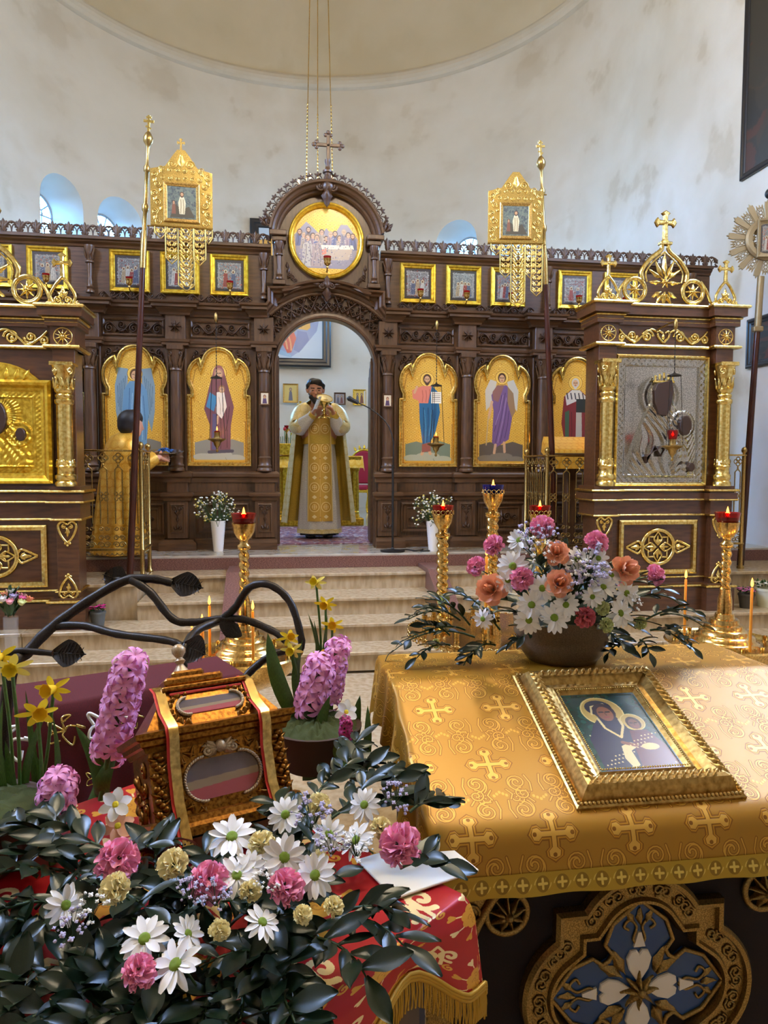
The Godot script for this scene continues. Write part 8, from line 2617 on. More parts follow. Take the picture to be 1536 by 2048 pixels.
func reliquary() -> void:
	var o := thing("reliquary", "old gilded casket with oval windows and brass straps, tilted back among the flowers", "reliquary", Vector3(-0.595, 0.961, 6.167), Vector3(-25, 22, 0))
	o.scale = Vector3.ONE * 0.797
	o.rotation_order = EULER_ORDER_YXZ
	var old := mat(rgb(178, 142, 86), 0.34, 0.9, noise_tex(512, 0.025, [rgb(132, 96, 56), rgb(206, 170, 104), rgb(240, 212, 150)], [0.15, 0.5, 0.85], 91, 5), Vector3(7, 7, 7), false)
	var pale := mat(rgb(206, 178, 140), 0.45, 0.5, S.fine, Vector3(20, 20, 20))
	var w := 0.155
	var rect := func(a: float, b: float, y: float) -> PackedVector3Array: return P3([-a, y, b, a, y, b, a, y, -b, -a, y, -b])
	var g := G.new()
	g.box(Vector3(0, 0.09, -0.1), Vector3(w * 2, 0.18, 0.18), 0.003)
	part("casket", g, old, o)
	g = G.new()
	var r0: PackedVector3Array = rect.call(w, 0.09, 0.0)
	for i in 4:
		r0[i].z -= 0.1
	g.mold(r0, Vector3.UP, P2([0, -0.012, 0.026, -0.012, 0.026, 0.006, 0.016, 0.014, 0.012, 0.026, 0.004, 0.03, 0, 0.03]), true)
	part("foot_moulding", g, old, o)
	g = G.new()
	for i in 4:
		r0[i].y = 0.17
	g.mold(r0, Vector3.UP, P2([0, 0, 0.006, 0.0, 0.01, 0.01, 0.016, 0.014, 0.018, 0.024, 0.026, 0.028, 0.028, 0.04, 0.0, 0.046]), true)
	part("cornice", g, old, o)
	# sloping lid: four trapezia
	g = G.new()
	var lo := [Vector3(-w, 0.212, -0.008), Vector3(w, 0.212, -0.008), Vector3(w, 0.212, -0.192), Vector3(-w, 0.212, -0.192)]
	var hi := [Vector3(-w * 0.62, 0.30, -0.06), Vector3(w * 0.62, 0.30, -0.06), Vector3(w * 0.62, 0.30, -0.14), Vector3(-w * 0.62, 0.30, -0.14)]
	for i in 4:
		g.poly(PackedVector3Array([lo[i], lo[(i + 1) % 4], hi[(i + 1) % 4], hi[i]]), (lo[i] + lo[(i + 1) % 4]) * 0.5 - Vector3(0, 0.2, -0.1))
	g.poly(PackedVector3Array(hi), Vector3.UP)
	part("lid", g, old, o)
	g = G.new()
	g.box(Vector3(0, 0.305, -0.1), Vector3(w * 1.3, 0.012, 0.1), 0.003)
	g.box(Vector3(-0.02, 0.322, -0.1), Vector3(w * 0.9, 0.022, 0.07), 0.006)
	g.box(Vector3(-0.03, 0.338, -0.1), Vector3(w * 0.5, 0.02, 0.05), 0.006)
	part("crest", g, old, o)
	g = G.new()
	g.lathe(L2([0, 0, 0.02, 0, 0.012, 0.012, 0.007, 0.02, 0.013, 0.028, 0.007, 0.036, 0.015, 0.048, 0.016, 0.058, 0.008, 0.068, 0, 0.07]), 14, 1.0, 6, 0.08)
	part("finial", g, pale, o, Vector3(-0.04, 0.346, -0.1))
	# windows
	var c := Pic.new(128, 64, rgb(84, 60, 50))
	c.poly([[0, 0.5], [1, 0.42], [1, 0.62], [0, 0.72]], rgb(140, 112, 70))
	c.poly([[0, 0.72], [1, 0.6], [1, 1], [0, 1]], rgb(160, 44, 38))
	S.relic_glass = M.glass.duplicate()
	S.relic_glass.metallic_specular = 0.12
	var lidm := Transform3D(Basis(Vector3.RIGHT, -atan2(0.052, 0.088)), Vector3(0.0, 0.256, -0.034))
	for k in 2:
		var rx := 0.082 if k == 0 else 0.072
		var ry := 0.042 if k == 0 else 0.02
		var hold := Node3D.new()
		hold.name = "relic_window" if k == 0 else "lid_window"
		o.add_child(hold)
		hold.transform = Transform3D(Basis(), Vector3(0, 0.095, -0.01)) if k == 0 else lidm
		var op := oval_path(rx, ry, 40)
		var o2 := PackedVector2Array()
		for e in op:
			o2.append(Vector2(e.x, e.y))
		g = G.new()
		g.ext(o2, -0.004, 0.0015, 0.0, true, Rect2(-rx, -ry, rx * 2, ry * 2))
		var im := mat(Color(1, 1, 1), 0.8, 0.0, c.tex())
		part("interior", g, im, hold)
		g = G.new()
		g.poly(op, Vector3.BACK)
		for e in g.v.size():
			g.v[e].z = 0.005
		part("pane", g, S.relic_glass, hold)
		g = G.new()
		var rope := oval_path(rx + 0.004, ry + 0.004, 150 if k == 0 else 100)
		for e in rope.size() / 3:
			var d := rope[(e * 3 + 1) % rope.size()] - rope[e * 3]
			g.x = Transform3D(Basis(Vector3.BACK, atan2(d.y, d.x) + 0.5), rope[e * 3] + Vector3(0, 0, 0.005))
			g.ball(Vector3.ZERO, Vector3(0.0058, 0.0032, 0.005), 7, 5)
		part("rope_frame", g, pale, hold)
		g = G.new()
		for e in 30:
			var a := TAU * e / 30
			var q := Vector3(signf(cos(a)) * (rx - ry) + cos(a) * (ry + 0.014), sin(a) * (ry + 0.014), 0.0)
			leaf_relief(g, q, rad_to_deg(a) - 90 + (50 if e % 2 else -50), 0.028 if k == 0 else 0.018, 0.013, 0.008)
		part("carved_leaves", g, old, hold)
	# cherub-like crest over the front window, garlands at the corners
	g = G.new()
	for sx in [-1, 1]:
		for i in 4:
			leaf_relief(g, Vector3(sx * 0.006, 0.155, -0.008), -sx * (50 + 25 * i), 0.04 - 0.004 * i, 0.018, 0.012)
		scroll(g, sx * 0.03, 0.152, 0.012, 90, 1.3 * sx, 0.004, -0.004)
	g.ball(Vector3(0, 0.158, -0.002), Vector3(0.013, 0.014, 0.012), 10, 8)
	part("front_crest", g, pale, o)
	for sx in [-1, 1]:
		g = G.new()
		for i in 16:
			g.ball(Vector3(sx * (0.138 + 0.008 * sin(i * 2.1)), 0.035 + 0.0085 * i, -0.006), Vector3(0.009, 0.008, 0.01), 7, 5)
		for i in 7:
			leaf_relief(g, Vector3(sx * 0.138, 0.04 + 0.018 * i, -0.008), sx * (60 if i % 2 else -60), 0.024, 0.012, 0.01)
		part("corner_garland", g, old, o)
		# carved side panel
		g = G.new()
		g.x = Transform3D(Basis(Vector3.UP, PI / 2 * sx), Vector3(sx * 0.157, 0, -0.1))
		for i in 6:
			scroll(g, (i % 2 - 0.5) * 0.07, 0.04 + 0.02 * i, 0.018, 60 * i, 1.4, 0.005)
			leaf_relief(g, Vector3((i % 2 - 0.5) * -0.06, 0.03 + 0.02 * i, 0), 40 * i, 0.04, 0.02, 0.012)
		part("side_carving", g, old, o)
		# brass strap over a red ribbon
		var sy := [[0.318, -0.09], [0.30, -0.055], [0.25, -0.026], [0.216, 0.024], [0.19, 0.026], [0.14, 0.006], [0.06, 0.002], [0.012, 0.02], [-0.012, 0.03], [-0.03, 0.034]]
		for lay in 2:
			var p := PackedVector3Array()
			for q in sy:
				for i in 3:
					p.append(Vector3(sx * 0.105 + (i - 1) * 0.0105 + (0.0 if lay == 0 else -0.006), q[0], q[1] + (0.003 if lay == 0 else 0.0005)))
			g = G.new()
			g.sheet(p, 3, sy.size(), false, 1, 1, true)
			part("brass_strap" if lay == 0 else "red_ribbon", g, M.brass if lay == 0 else mat(rgb(196, 36, 22), 0.6), o)
		g = G.new()
		for i in 3:
			g.ball(Vector3(sx * 0.105 + (i - 1) * 0.006, -0.022 + 0.006 * (i % 2), 0.037), Vector3.ONE * 0.0018, 6, 5)
		part("strap_rivets", g, M.iron, o)
	g = G.new()
	g.box(Vector3(0, 0.292, -0.052), Vector3(w * 1.1, 0.006, 0.004), 0.001)
	part("red_trim", g, mat(rgb(190, 44, 26), 0.6), o)
	# wedge that props it
	solo("reliquary_support", (func():
		var gg := G.new()
		gg.mold(P3([-0.11, 0, 0, 0.11, 0, 0]), Vector3.UP, P2([-0.15, 0, 0.012, 0, 0.012, 0.04, -0.11, 0.002]))
		return gg).call(), M.wood, "dark wedge under the gilded reliquary", "support", Vector3(-0.595, 0.911, 6.165), Vector3(0, 22, 0))

func vine() -> void:
	var base := Vector3(VINE[0][0], 0.0, VINE[0][2])
	var o := thing("iron_vine", "dark wrought-iron branch with curling twigs and leaves behind the reliquary", "iron ornament", base)
	var thick := [0.017, 0.011, 0.011, 0.009, 0.009, 0.011, 0.01]
	for i in VINE.size():
		var p := P3(VINE[i])
		for k in p.size():
			p[k] -= base
		if i == 0:
			p.insert(0, Vector3(-0.03, 0.5, 0.02))
			p.insert(0, Vector3(-0.02, 0.0, 0.0))
		var c := curve(p, 7)
		var rr := []
		for k in c.size():
			rr.append(thick[i] * lerpf(1.0, 0.62 if i == 0 else 0.8, float(k) / c.size()) * (1.0 + 0.06 * sin(k * 1.9)))
		var g := G.new()
		g.tube(c, rr, 9)
		part("branch", g, M.iron, o)
	for f in VINE_LEAF:
		var a := Vector3(f[0], f[1], f[2]) - base
		var d := Vector3(f[3], f[4], f[5]) - base - a
		var g := petal(1.0, f[6] / d.length() * 2.0, 0.12, 0.16, 0.2, 0.75, 7, 12, 0.012)
		for k in 7:
			for s in [-1, 1]:
				var v := 0.15 + 0.11 * k
				g.tube(P3([0, 0.12 * v - 0.2 * v * v + 0.012, v, s * f[6] / d.length() * 0.8 * sin(PI * v), 0.12 * v - 0.2 * v * v + 0.05, v + 0.13]), 0.012, 4)
		g.tube(P3([0, 0.012, 0, 0, 0.02, 0.5, 0, -0.05, 1.0]), 0.02, 5)
		var lf := part("leaf", g, M.iron, o)
		var z := d.normalized()
		var x := Vector3(0.1, 0.4, 1.0).cross(z).normalized()
		lf.transform = Transform3D(Basis(x, z.cross(x), z).scaled(Vector3.ONE * d.length()), a)
	var g := G.new()
	g.lathe(L2([0, 0, 0.16, 0, 0.16, 0.015, 0.03, 0.04, 0, 0.04]), 24)
	part("foot", g, M.iron, o, Vector3(-0.02, 0, 0))

# ---------------------------------------------------------------- flowers
const ORD := ["first", "second", "third", "fourth", "fifth", "sixth", "seventh", "eighth", "ninth", "tenth", "eleventh", "twelfth", "thirteenth", "fourteenth", "fifteenth", "sixteenth"]

func aim(n: Vector3, spin := 0.0) -> Basis:
	var q := Quaternion(Vector3.UP, n.normalized()) if n.normalized().y > -0.999 else Quaternion(Vector3.RIGHT, PI)
	return Basis(q) * Basis(Vector3.UP, spin)

# a petal or leaf along +z from the origin, in x, z, arched up by lift and cupped
func petal(l: float, w: float, lift: float, cup: float, curl := 0.0, tip := 0.5, nu := 3, nv := 6, ruffle := 0.0) -> G:
	var p := PackedVector3Array()
	for j in nv:
		var v := float(j) / (nv - 1)
		var ww := w * pow(sin(PI * clampf(lerpf(0.1, 0.98, v), 0, 1)), tip) * (0.55 + 0.45 * minf(v * 2.2, 1.0))
		for i in nu:
			var u := -1.0 + 2.0 * i / (nu - 1)
			p.append(Vector3(u * ww * 0.5, lift * v * l - curl * v * v * l + cup * u * u * w * 0.5 + ruffle * l * v * sin(u * 9.0 + v * 3.0), v * l * (1.0 - 0.3 * curl * v)))
	var g := G.new()
	g.sheet(p, nu, nv, false, 1, 1, true)
	return g

func put(o: Node3D, at: Vector3, b: Basis, k := 1.0) -> Node3D:
	o.transform = Transform3D(b.scaled(Vector3.ONE * k), at)
	return o

func flower_kit() -> void:
	M.petal_white = mat(rgb(240, 240, 240), 0.55)
	M.petal_white.backlight_enabled = true
	M.petal_white.backlight = Color(0.25, 0.25, 0.25)
	M.disc = mat(rgb(112, 138, 26), 0.7)
	M.green = mat(rgb(46, 74, 34), 0.5, 0.0, S.fine, Vector3(20, 20, 20))
	M.leaf = mat(rgb(24, 44, 24), 0.33, 0.0, S.fine, Vector3(30, 30, 30))
	M.leaf.backlight_enabled = true
	M.leaf.backlight = Color(0.03, 0.06, 0.02)
	M.blade = mat(rgb(74, 112, 40), 0.4, 0.0, S.fine, Vector3(40, 4, 40))
	M.blade.backlight_enabled = true
	M.blade.backlight = Color(0.06, 0.1, 0.02)
	M.bud = mat(rgb(120, 150, 70), 0.5)
	for c in [["pink", rgb(250, 162, 196)], ["dusty", rgb(216, 112, 122)], ["cream", rgb(252, 240, 182)], ["lime", rgb(206, 214, 150)], ["peach", rgb(252, 190, 150)], ["hyacinth", rgb(240, 164, 216)], ["magenta", rgb(176, 40, 112)], ["yellow", rgb(244, 220, 40)], ["pale_yellow", rgb(236, 222, 110)], ["orange", rgb(250, 206, 30)], ["lilac", rgb(186, 180, 216)]]:
		var m := mat(c[1], 0.6)
		m.backlight_enabled = true
		m.backlight = Color(c[1].r * 0.5, c[1].g * 0.45, c[1].b * 0.45)
		M[c[0]] = m
	S.daisy_petals = [petal(0.5, 0.19, 0.1, 0.25, 0.2, 0.45).done(), petal(0.47, 0.2, 0.22, 0.3, 0.12, 0.45).done(), petal(0.5, 0.17, 0.02, 0.2, 0.3, 0.45).done()]
	var g := G.new()
	g.lathe(L2([0.125, -0.02, 0.13, 0.03, 0.1, 0.07, 0.05, 0.085, 0, 0.075]), 14)
	S.daisy_disc = g.done()
	g = G.new()
	g.lathe(L2([0, -0.06, 0.08, -0.05, 0.14, 0.0, 0, 0.0]), 10)
	g.tube(P3([0, -0.05, 0, 0.03, -0.4, 0.0, 0.0, -0.75, 0.04]), 0.025, 5)
	S.calyx = g.done()
	# carnation of ruffled petals
	g = G.new()
	var q := RandomNumberGenerator.new()
	q.seed = 4
	for i in 46:
		var e := asin(pow((i + 0.5) / 46.0, 1.15))
		var d := Vector3(cos(i * 2.4) * cos(e), sin(e) * 0.75, sin(i * 2.4) * cos(e))
		var z := (d + Vector3(q.randf_range(-0.5, 0.5), q.randf_range(-0.2, 0.5), q.randf_range(-0.5, 0.5))).normalized()
		var x := z.cross(Vector3(q.randf_range(-1, 1), 0.3, q.randf_range(-1, 1))).normalized()
		g.x = Transform3D(Basis(x, z.cross(x), z), d * 0.17)
		g.join(petal(0.27, 0.3, 0.1, 0.5, q.randf_range(0.1, 0.7), 0.25, 7, 5, 0.1))
	S.carnation = g.done()
	g = G.new()
	g.lathe(L2([0, -0.32, 0.06, -0.3, 0.09, -0.15, 0.11, 0.02, 0, 0.02]), 10)
	g.tube(P3([0, -0.3, 0, 0.02, -0.8, 0.02]), 0.025, 5)
	S.carnation_calyx = g.done()
	# rose
	S.rose_petals = []
	for lay in 4:
		S.rose_petals.append(petal([0.3, 0.4, 0.47, 0.5][lay], [0.3, 0.4, 0.46, 0.5][lay], [2.6, 1.7, 1.0, 0.5][lay], 0.75, [-0.2, 0.25, 0.35, 0.3][lay], 0.3, 5, 7).done())
	# hyacinth floret
	g = G.new()
	g.lathe(L2([0.05, 0, 0.09, 0.3, 0.07, 0.5]), 7)
	for i in 6:
		g.x = Transform3D(Basis(Vector3.UP, TAU * i / 6.0), Vector3(0, 0.46, 0))
		g.join(petal(0.72, 0.23, 0.7, 0.2, 0.85, 0.6, 3, 7))
	S.floret = g.done()
	# leaves
	S.ruscus = [petal(0.056, 0.024, 0.25, 0.25, 0.3, 0.75, 5, 8).done(), petal(0.046, 0.019, 0.1, 0.3, 0.35, 0.75, 5, 8).done(), petal(0.063, 0.026, 0.3, 0.2, 0.15, 0.8, 5, 8).done()]
	# cloud of tiny flowers
	for kind in 2:
		var dots := G.new()
		var st := G.new()
		for i in 26:
			var d := Vector3(q.randf_range(-1, 1), q.randf_range(0.1, 0.8), q.randf_range(-1, 1)).normalized() * q.randf_range(0.3, 0.55)
			st.tube(PackedVector3Array([Vector3(0, -0.5, 0), d * 0.5, d]), 0.008, 3)
			var r := q.randf_range(0.03, 0.065)
			dots.ball(d, Vector3(r, r * 0.8, r), 6, 5)
			if i % 2:
				for k in 4:
					dots.ball(d + Vector3(cos(k * 1.57), 0.2, sin(k * 1.57)) * r * 0.9, Vector3(r, r * 0.6, r) * 0.6, 5, 4)
		S["gypso%d" % kind] = dots.done()
		S["gypso_stem%d" % kind] = st.done()

func daisy(f: Array, label: String, group: String) -> void:
	var o := thing("chrysanthemum", label, "flower", Vector3.ZERO, Vector3.ZERO, group)
	put(o, Vector3(f[0], f[1], f[2]), aim(Vector3(f[4], f[5], f[6]), rng.randf() * TAU), f[3] * 1.02)
	var k := 13 + rng.randi() % 4
	for i in k:
		var a := TAU * (i + rng.randf_range(-0.2, 0.2)) / k
		part("petal", S.daisy_petals[rng.randi() % 3], M.petal_white, o, Vector3(sin(a) * 0.05, 0.012 * (i % 2), cos(a) * 0.05), Vector3(rng.randf_range(-14, 8), rad_to_deg(a), rng.randf_range(-10, 10)))
	tag(part("disc", S.daisy_disc, M.disc, o), "green centre")
	part("calyx_and_stem", S.calyx, M.green, o)

func carnation(f: Array, m: Material, label: String, group: String) -> void:
	var o := thing("carnation", label, "flower", Vector3.ZERO, Vector3.ZERO, group)
	put(o, Vector3(f[0], f[1], f[2]), aim(Vector3(f[4], f[5], f[6]), rng.randf() * TAU), f[3] * 1.12)
	part("petals", S.carnation, m, o)
	part("calyx_and_stem", S.carnation_calyx, M.green, o)

func sprig(f: Array, n: int, l: float, label: String, group: String) -> void:
	var o := thing("leafy_sprig", label, "sprig", Vector3(f[0], f[1], f[2]), Vector3.ZERO, group)
	var d := Vector3(f[3], f[4], f[5])
	var top := d * l if l > 0.0 else d
	var bend := Vector3(rng.randf_range(-0.2, 0.2), 0.35, rng.randf_range(-0.2, 0.2)) * top.length()
	var path := PackedVector3Array()
	for i in 9:
		var u := i / 8.0
		path.append(top * u + bend * u * (1 - u) * 1.6)
	var g := G.new()
	g.tube(path, [0.003, 0.0028, 0.0026, 0.0024, 0.0022, 0.002, 0.0018, 0.0015, 0.001], 5)
	part("stem", g, M.green, o)
	for i in n:
		var u := lerpf(0.12, 1.0, (i + 0.5) / n)
		var q := mini(7, int(u * 8))
		var at := path[q].lerp(path[q + 1], u * 8 - q)
		var dir := (path[q + 1] - path[q]).normalized()
		var side := dir.cross(Vector3.UP).normalized() * (1.0 if i % 2 else -1.0)
		var out := (dir * 0.7 + side * rng.randf_range(0.5, 1.0) + Vector3(0, rng.randf_range(-0.2, 0.45), 0)).normalized()
		if i == n - 1:
			out = dir
		var up := (Vector3.UP + Vector3(rng.randf_range(-0.7, 0.7), 0, rng.randf_range(-0.3, 0.9))).normalized()
		var x := up.cross(out).normalized()
		var lf := part("leaf", S.ruscus[rng.randi() % 3], M.leaf, o)
		lf.transform = Transform3D(Basis(x, out.cross(x), out).scaled(Vector3.ONE * rng.randf_range(0.75, 1.15) * (0.72 if l < 0.0 else 1.0)), at)

func gypso(f: Array, i: int, label: String, group: String) -> void:
	var o := thing("gypsophila", label, "flower", Vector3.ZERO, Vector3.ZERO, group)
	put(o, Vector3(f[0], f[1] + 0.012, f[2]), aim(Vector3(f[4], f[5] + 0.5, f[6]), rng.randf() * TAU), f[3] * 1.1)
	tag(part("blossoms", S["gypso%d" % (i % 2)], M.lilac if i % 3 != 1 else M.petal_white, o), "", "", "", "stuff")
	part("stems", S["gypso_stem%d" % (i % 2)], M.green, o)

func rose(f: Array, label: String) -> void:
	var o := thing("rose", label, "flower", Vector3.ZERO, Vector3.ZERO, "peach roses of the bowl bouquet")
	put(o, Vector3(f[0], f[1], f[2]), aim(Vector3(f[4], f[5], f[6]), rng.randf() * TAU), f[3] * 1.05)
	for lay in 4:
		var k: int = [4, 5, 5, 5][lay]
		for i in k:
			var a := TAU * (i + 0.5 * lay) / k
			part("petal", S.rose_petals[lay], M.peach, o, Vector3(sin(a), 0, cos(a)) * [0.03, 0.05, 0.07, 0.08][lay] + Vector3(0, 0.08 - 0.03 * lay, 0), Vector3([-22, -12, -2, 6][lay], rad_to_deg(a), 0))
	part("calyx_and_stem", S.calyx, M.green, o, Vector3(0, -0.05, 0))

func blade(f: Array, parent: Node3D, root: Vector3) -> void:
	var a := Vector3(f[0], f[1], f[2]) - root
	var b := Vector3(f[3], f[4], f[5]) - root
	var p := PackedVector3Array()
	var side := (b - a).cross(Vector3(0, 0.1, 1)).normalized()
	var bow := Vector3(rng.randf_range(-0.02, 0.02), 0, rng.randf_range(-0.03, 0.03))
	for j in 10:
		var v := j / 9.0
		var w: float = f[6] * 0.5 * pow(1.0 - pow(v, 3.0), 0.7) * (0.75 + 0.25 * sin(PI * v))
		var c := a.lerp(b, v) + bow * sin(PI * v)
		for i in 3:
			p.append(c + side * (w * (i - 1)) + Vector3(0, 0, 0.18 * w * (1 if i == 1 else -1)))
	var g := G.new()
	g.sheet(p, 3, 10)
	part("leaf", g, M.blade, parent)

func hyacinth(f: Array, n: int, m: Material, label: String) -> void:
	var a := Vector3(f[0], f[1], f[2])
	var d := Vector3(f[3], f[4], f[5]) - a
	var o := thing("hyacinth", label, "flower", a, Vector3.ZERO, "hyacinths round the reliquary")
	var g := G.new()
	g.tube(PackedVector3Array([-d * 0.9 + Vector3(0.01, 0, 0), Vector3.ZERO, d * 0.96]), 0.006, 7)
	part("stem", g, M.blade, o)
	var r: float = f[6] * 0.5
	for i in n:
		var u := (i + 0.5) / n
		var ang := i * 2.399 + rng.randf() * 0.4
		var y := pow(u, 0.95)
		var up := d.normalized()
		var sx := up.cross(Vector3.BACK).normalized()
		var out := (sx * cos(ang) + sx.cross(up) * sin(ang)).normalized()
		var dir := (out + up * lerpf(-0.25, 1.1, y * y)).normalized()
		var fl := part("floret", S.floret, m, o)
		fl.transform = Transform3D(aim(dir, rng.randf() * TAU).scaled(Vector3.ONE * r * rng.randf_range(0.95, 1.1)), d * y + out * r * 0.12)

func daffodil(f: Array, i: int) -> void:
	var a := Vector3(f[0], f[1], f[2])
	var b := Vector3(f[3], f[4], f[5])
	var o := thing("daffodil", ["pale daffodil at the left edge above the other leaves", "bright yellow daffodil bending right at the left edge", "small golden daffodil low between the left leaves", "daffodil bud cut by the left edge", "topmost yellow daffodil in front of the steps", "second daffodil from the top on the right stem", "third daffodil from the top beside the pink hyacinth", "golden daffodil left of the right stem under the iron vine", "pale daffodil just below the golden one under the iron vine", "lowest daffodil half behind the pink hyacinth"][i], "flower", a, Vector3.ZERO, "daffodils")
	var k := 0.034 if i < 4 else 0.027
	var g := G.new()
	g.tube(curve(PackedVector3Array([b - a, (b - a) * 0.5 + Vector3(0.006, 0, 0.004), (b - a) * 0.06, Vector3(0, 0, -0.004)]), 5), 0.0032, 6)
	part("stem", g, M.blade, o)
	var n := Vector3(rng.randf_range(-0.7, 0.7), rng.randf_range(-0.1, 0.4), 1.0)
	var bs := aim(n)
	for q in 6:
		var t := part("tepal", S.daisy_petals[q % 3], M.pale_yellow if f[6] > 0.4 else M.yellow, o)
		t.transform = Transform3D((bs * Basis(Vector3.UP, TAU * q / 6.0)).scaled(Vector3(2.4, 1.5, 1.7) * k), bs * Vector3(0, 0, 0))
	g = G.new()
	g.lathe(L2([0.16, 0, 0.2, 0.3, 0.3, 0.55, 0.26, 0.55, 0.15, 0.2, 0, 0.1]), 16, 1.0, 8, 0.06)
	var tr := part("trumpet", g, M.orange if f[6] < 0.4 else M.yellow, o)
	tr.transform = Transform3D(bs.scaled(Vector3.ONE * k * 1.3), Vector3.ZERO)

func flowers_left() -> void:
	flower_kit()
	for f in SPRIG_L:
		sprig(f, 10, 0.125, "sprig of dark green pointed leaves in the flower bed round the reliquary", "leafy sprigs round the reliquary")
	for f in DAISY_L:
		daisy(f, "white chrysanthemum, %s from the left before the reliquary" % ORD[DAISY_L.find(f)], "white chrysanthemums before the reliquary")
	for i in PINK_L.size():
		carnation(PINK_L[i], M.pink, ["pink carnation highest at the left beside cream ones", "pink carnation in the middle left of the flower bed", "pink carnation in the middle between white chrysanthemums", "large pink carnation at the right end beside the white card", "pink carnation lowest, hanging over the table edge"][i], "pink carnations before the reliquary")
	for f in CREAM_L:
		carnation(f, M.cream, "cream carnation, %s from the left before the reliquary" % ORD[CREAM_L.find(f)], "cream carnations before the reliquary")
	for i in GYPSO_L.size():
		gypso(GYPSO_L[i], i, "spray of tiny lilac blossoms, %s from the left before the reliquary" % ORD[i], "gypsophila before the reliquary")
	var hl := ["tallest pink hyacinth left of the reliquary", "short broad pink hyacinth low at the left", "pink hyacinth right of the reliquary, left head", "pink hyacinth right of the reliquary, right head"]
	for i in HYACINTH.size():
		hyacinth(HYACINTH[i], [46, 34, 36, 32][i], M.hyacinth, hl[i])
	hyacinth(HYA_BUD[0], 26, M.magenta, "small dark magenta hyacinth bud right of the reliquary")
	for i in DAFFODIL.size():
		daffodil(DAFFODIL[i], i)
	# leaf clumps of the bulbs
	var clumps := [[0, 7, "clump of upright daffodil leaves at the left edge", Vector3(-0.98, 1.0, 6.3)], [7, 10, "broad leaves of the tallest hyacinth", Vector3(-0.85, 0.98, 6.1)], [10, 22, "tall bulb leaves right of the reliquary", Vector3(-0.45, 0.98, 5.8)], [22, 24, "leaves of the short hyacinth at the left", Vector3(-0.9, 0.9, 6.3)]]
	for c in clumps:
		var o := thing("bulb_leaves", c[2], "leaves", c[3])
		for i in range(c[0], c[1]):
			blade(BLADE[i], o, c[3])
	# pale open blossoms beside the bulbs
	for q in [[187, 0, Vector3(-0.77, 1.035, 6.24), M.petal_white, "small white open blossom under the tallest hyacinth"], [1, 0, Vector3(-0.765, 1.005, 6.25), M.peach, "small peach open blossom under the white one"], [2, 0, Vector3(-0.372, 1.06, 5.93), M.petal_white, "small pale pink blossom right of the magenta bud"]]:
		var o := thing("open_blossom", q[4], "flower")
		put(o, q[2], aim(Vector3(0.3, 0.6, 1.0)), 0.055)
		for i in 6:
			part("petal", S.daisy_petals[i % 3], q[3], o, Vector3.ZERO, Vector3(-12, 60 * i, 0), Vector3(1.7, 1, 1))
		part("centre", S.daisy_disc, M.yellow, o, Vector3.ZERO, Vector3.ZERO, Vector3.ONE * 0.8)
	# bowl of moss with the bulbs
	for q in [[Vector3(-1.03, 0.911, 6.16), 0.13, "terracotta bowl of moss under the left bulbs"], [Vector3(-0.43, 0.911, 5.83), 0.1, "dark bowl of moss under the right bulbs"]]:
		var o := thing("moss_bowl", q[2], "planter", q[0])
		var g := G.new()
		var r: float = q[1]
		g.lathe(L2([0, 0, r * 0.7, 0, r, 0.075, r * 1.03, 0.09, r * 0.96, 0.09, 0, 0.06]), 28)
		part("bowl", g, mat(rgb(60, 40, 26), 0.7), o)
		g = G.new()
		var p := PackedVector3Array()
		for j in 14:
			for i in 41:
				var a := TAU * i / 40
				var rr := r * 0.97 * (1.0 - j / 13.0)
				p.append(Vector3(cos(a) * rr, 0.085 + 0.022 * (1 - rr * rr / (r * r)) + (0.008 * sin(a * 17 + j * 3.1) * sin(j * 2.3 + a * 5) if j > 0 else 0.0), sin(a) * rr))
		g.sheet(p, 41, 14, true, 1, 1, true)
		tag(part("moss", g, mat(rgb(66, 76, 24), 0.95, 0.0, S.fine, Vector3(30, 30, 30)), o), "green moss", "", "", "stuff")

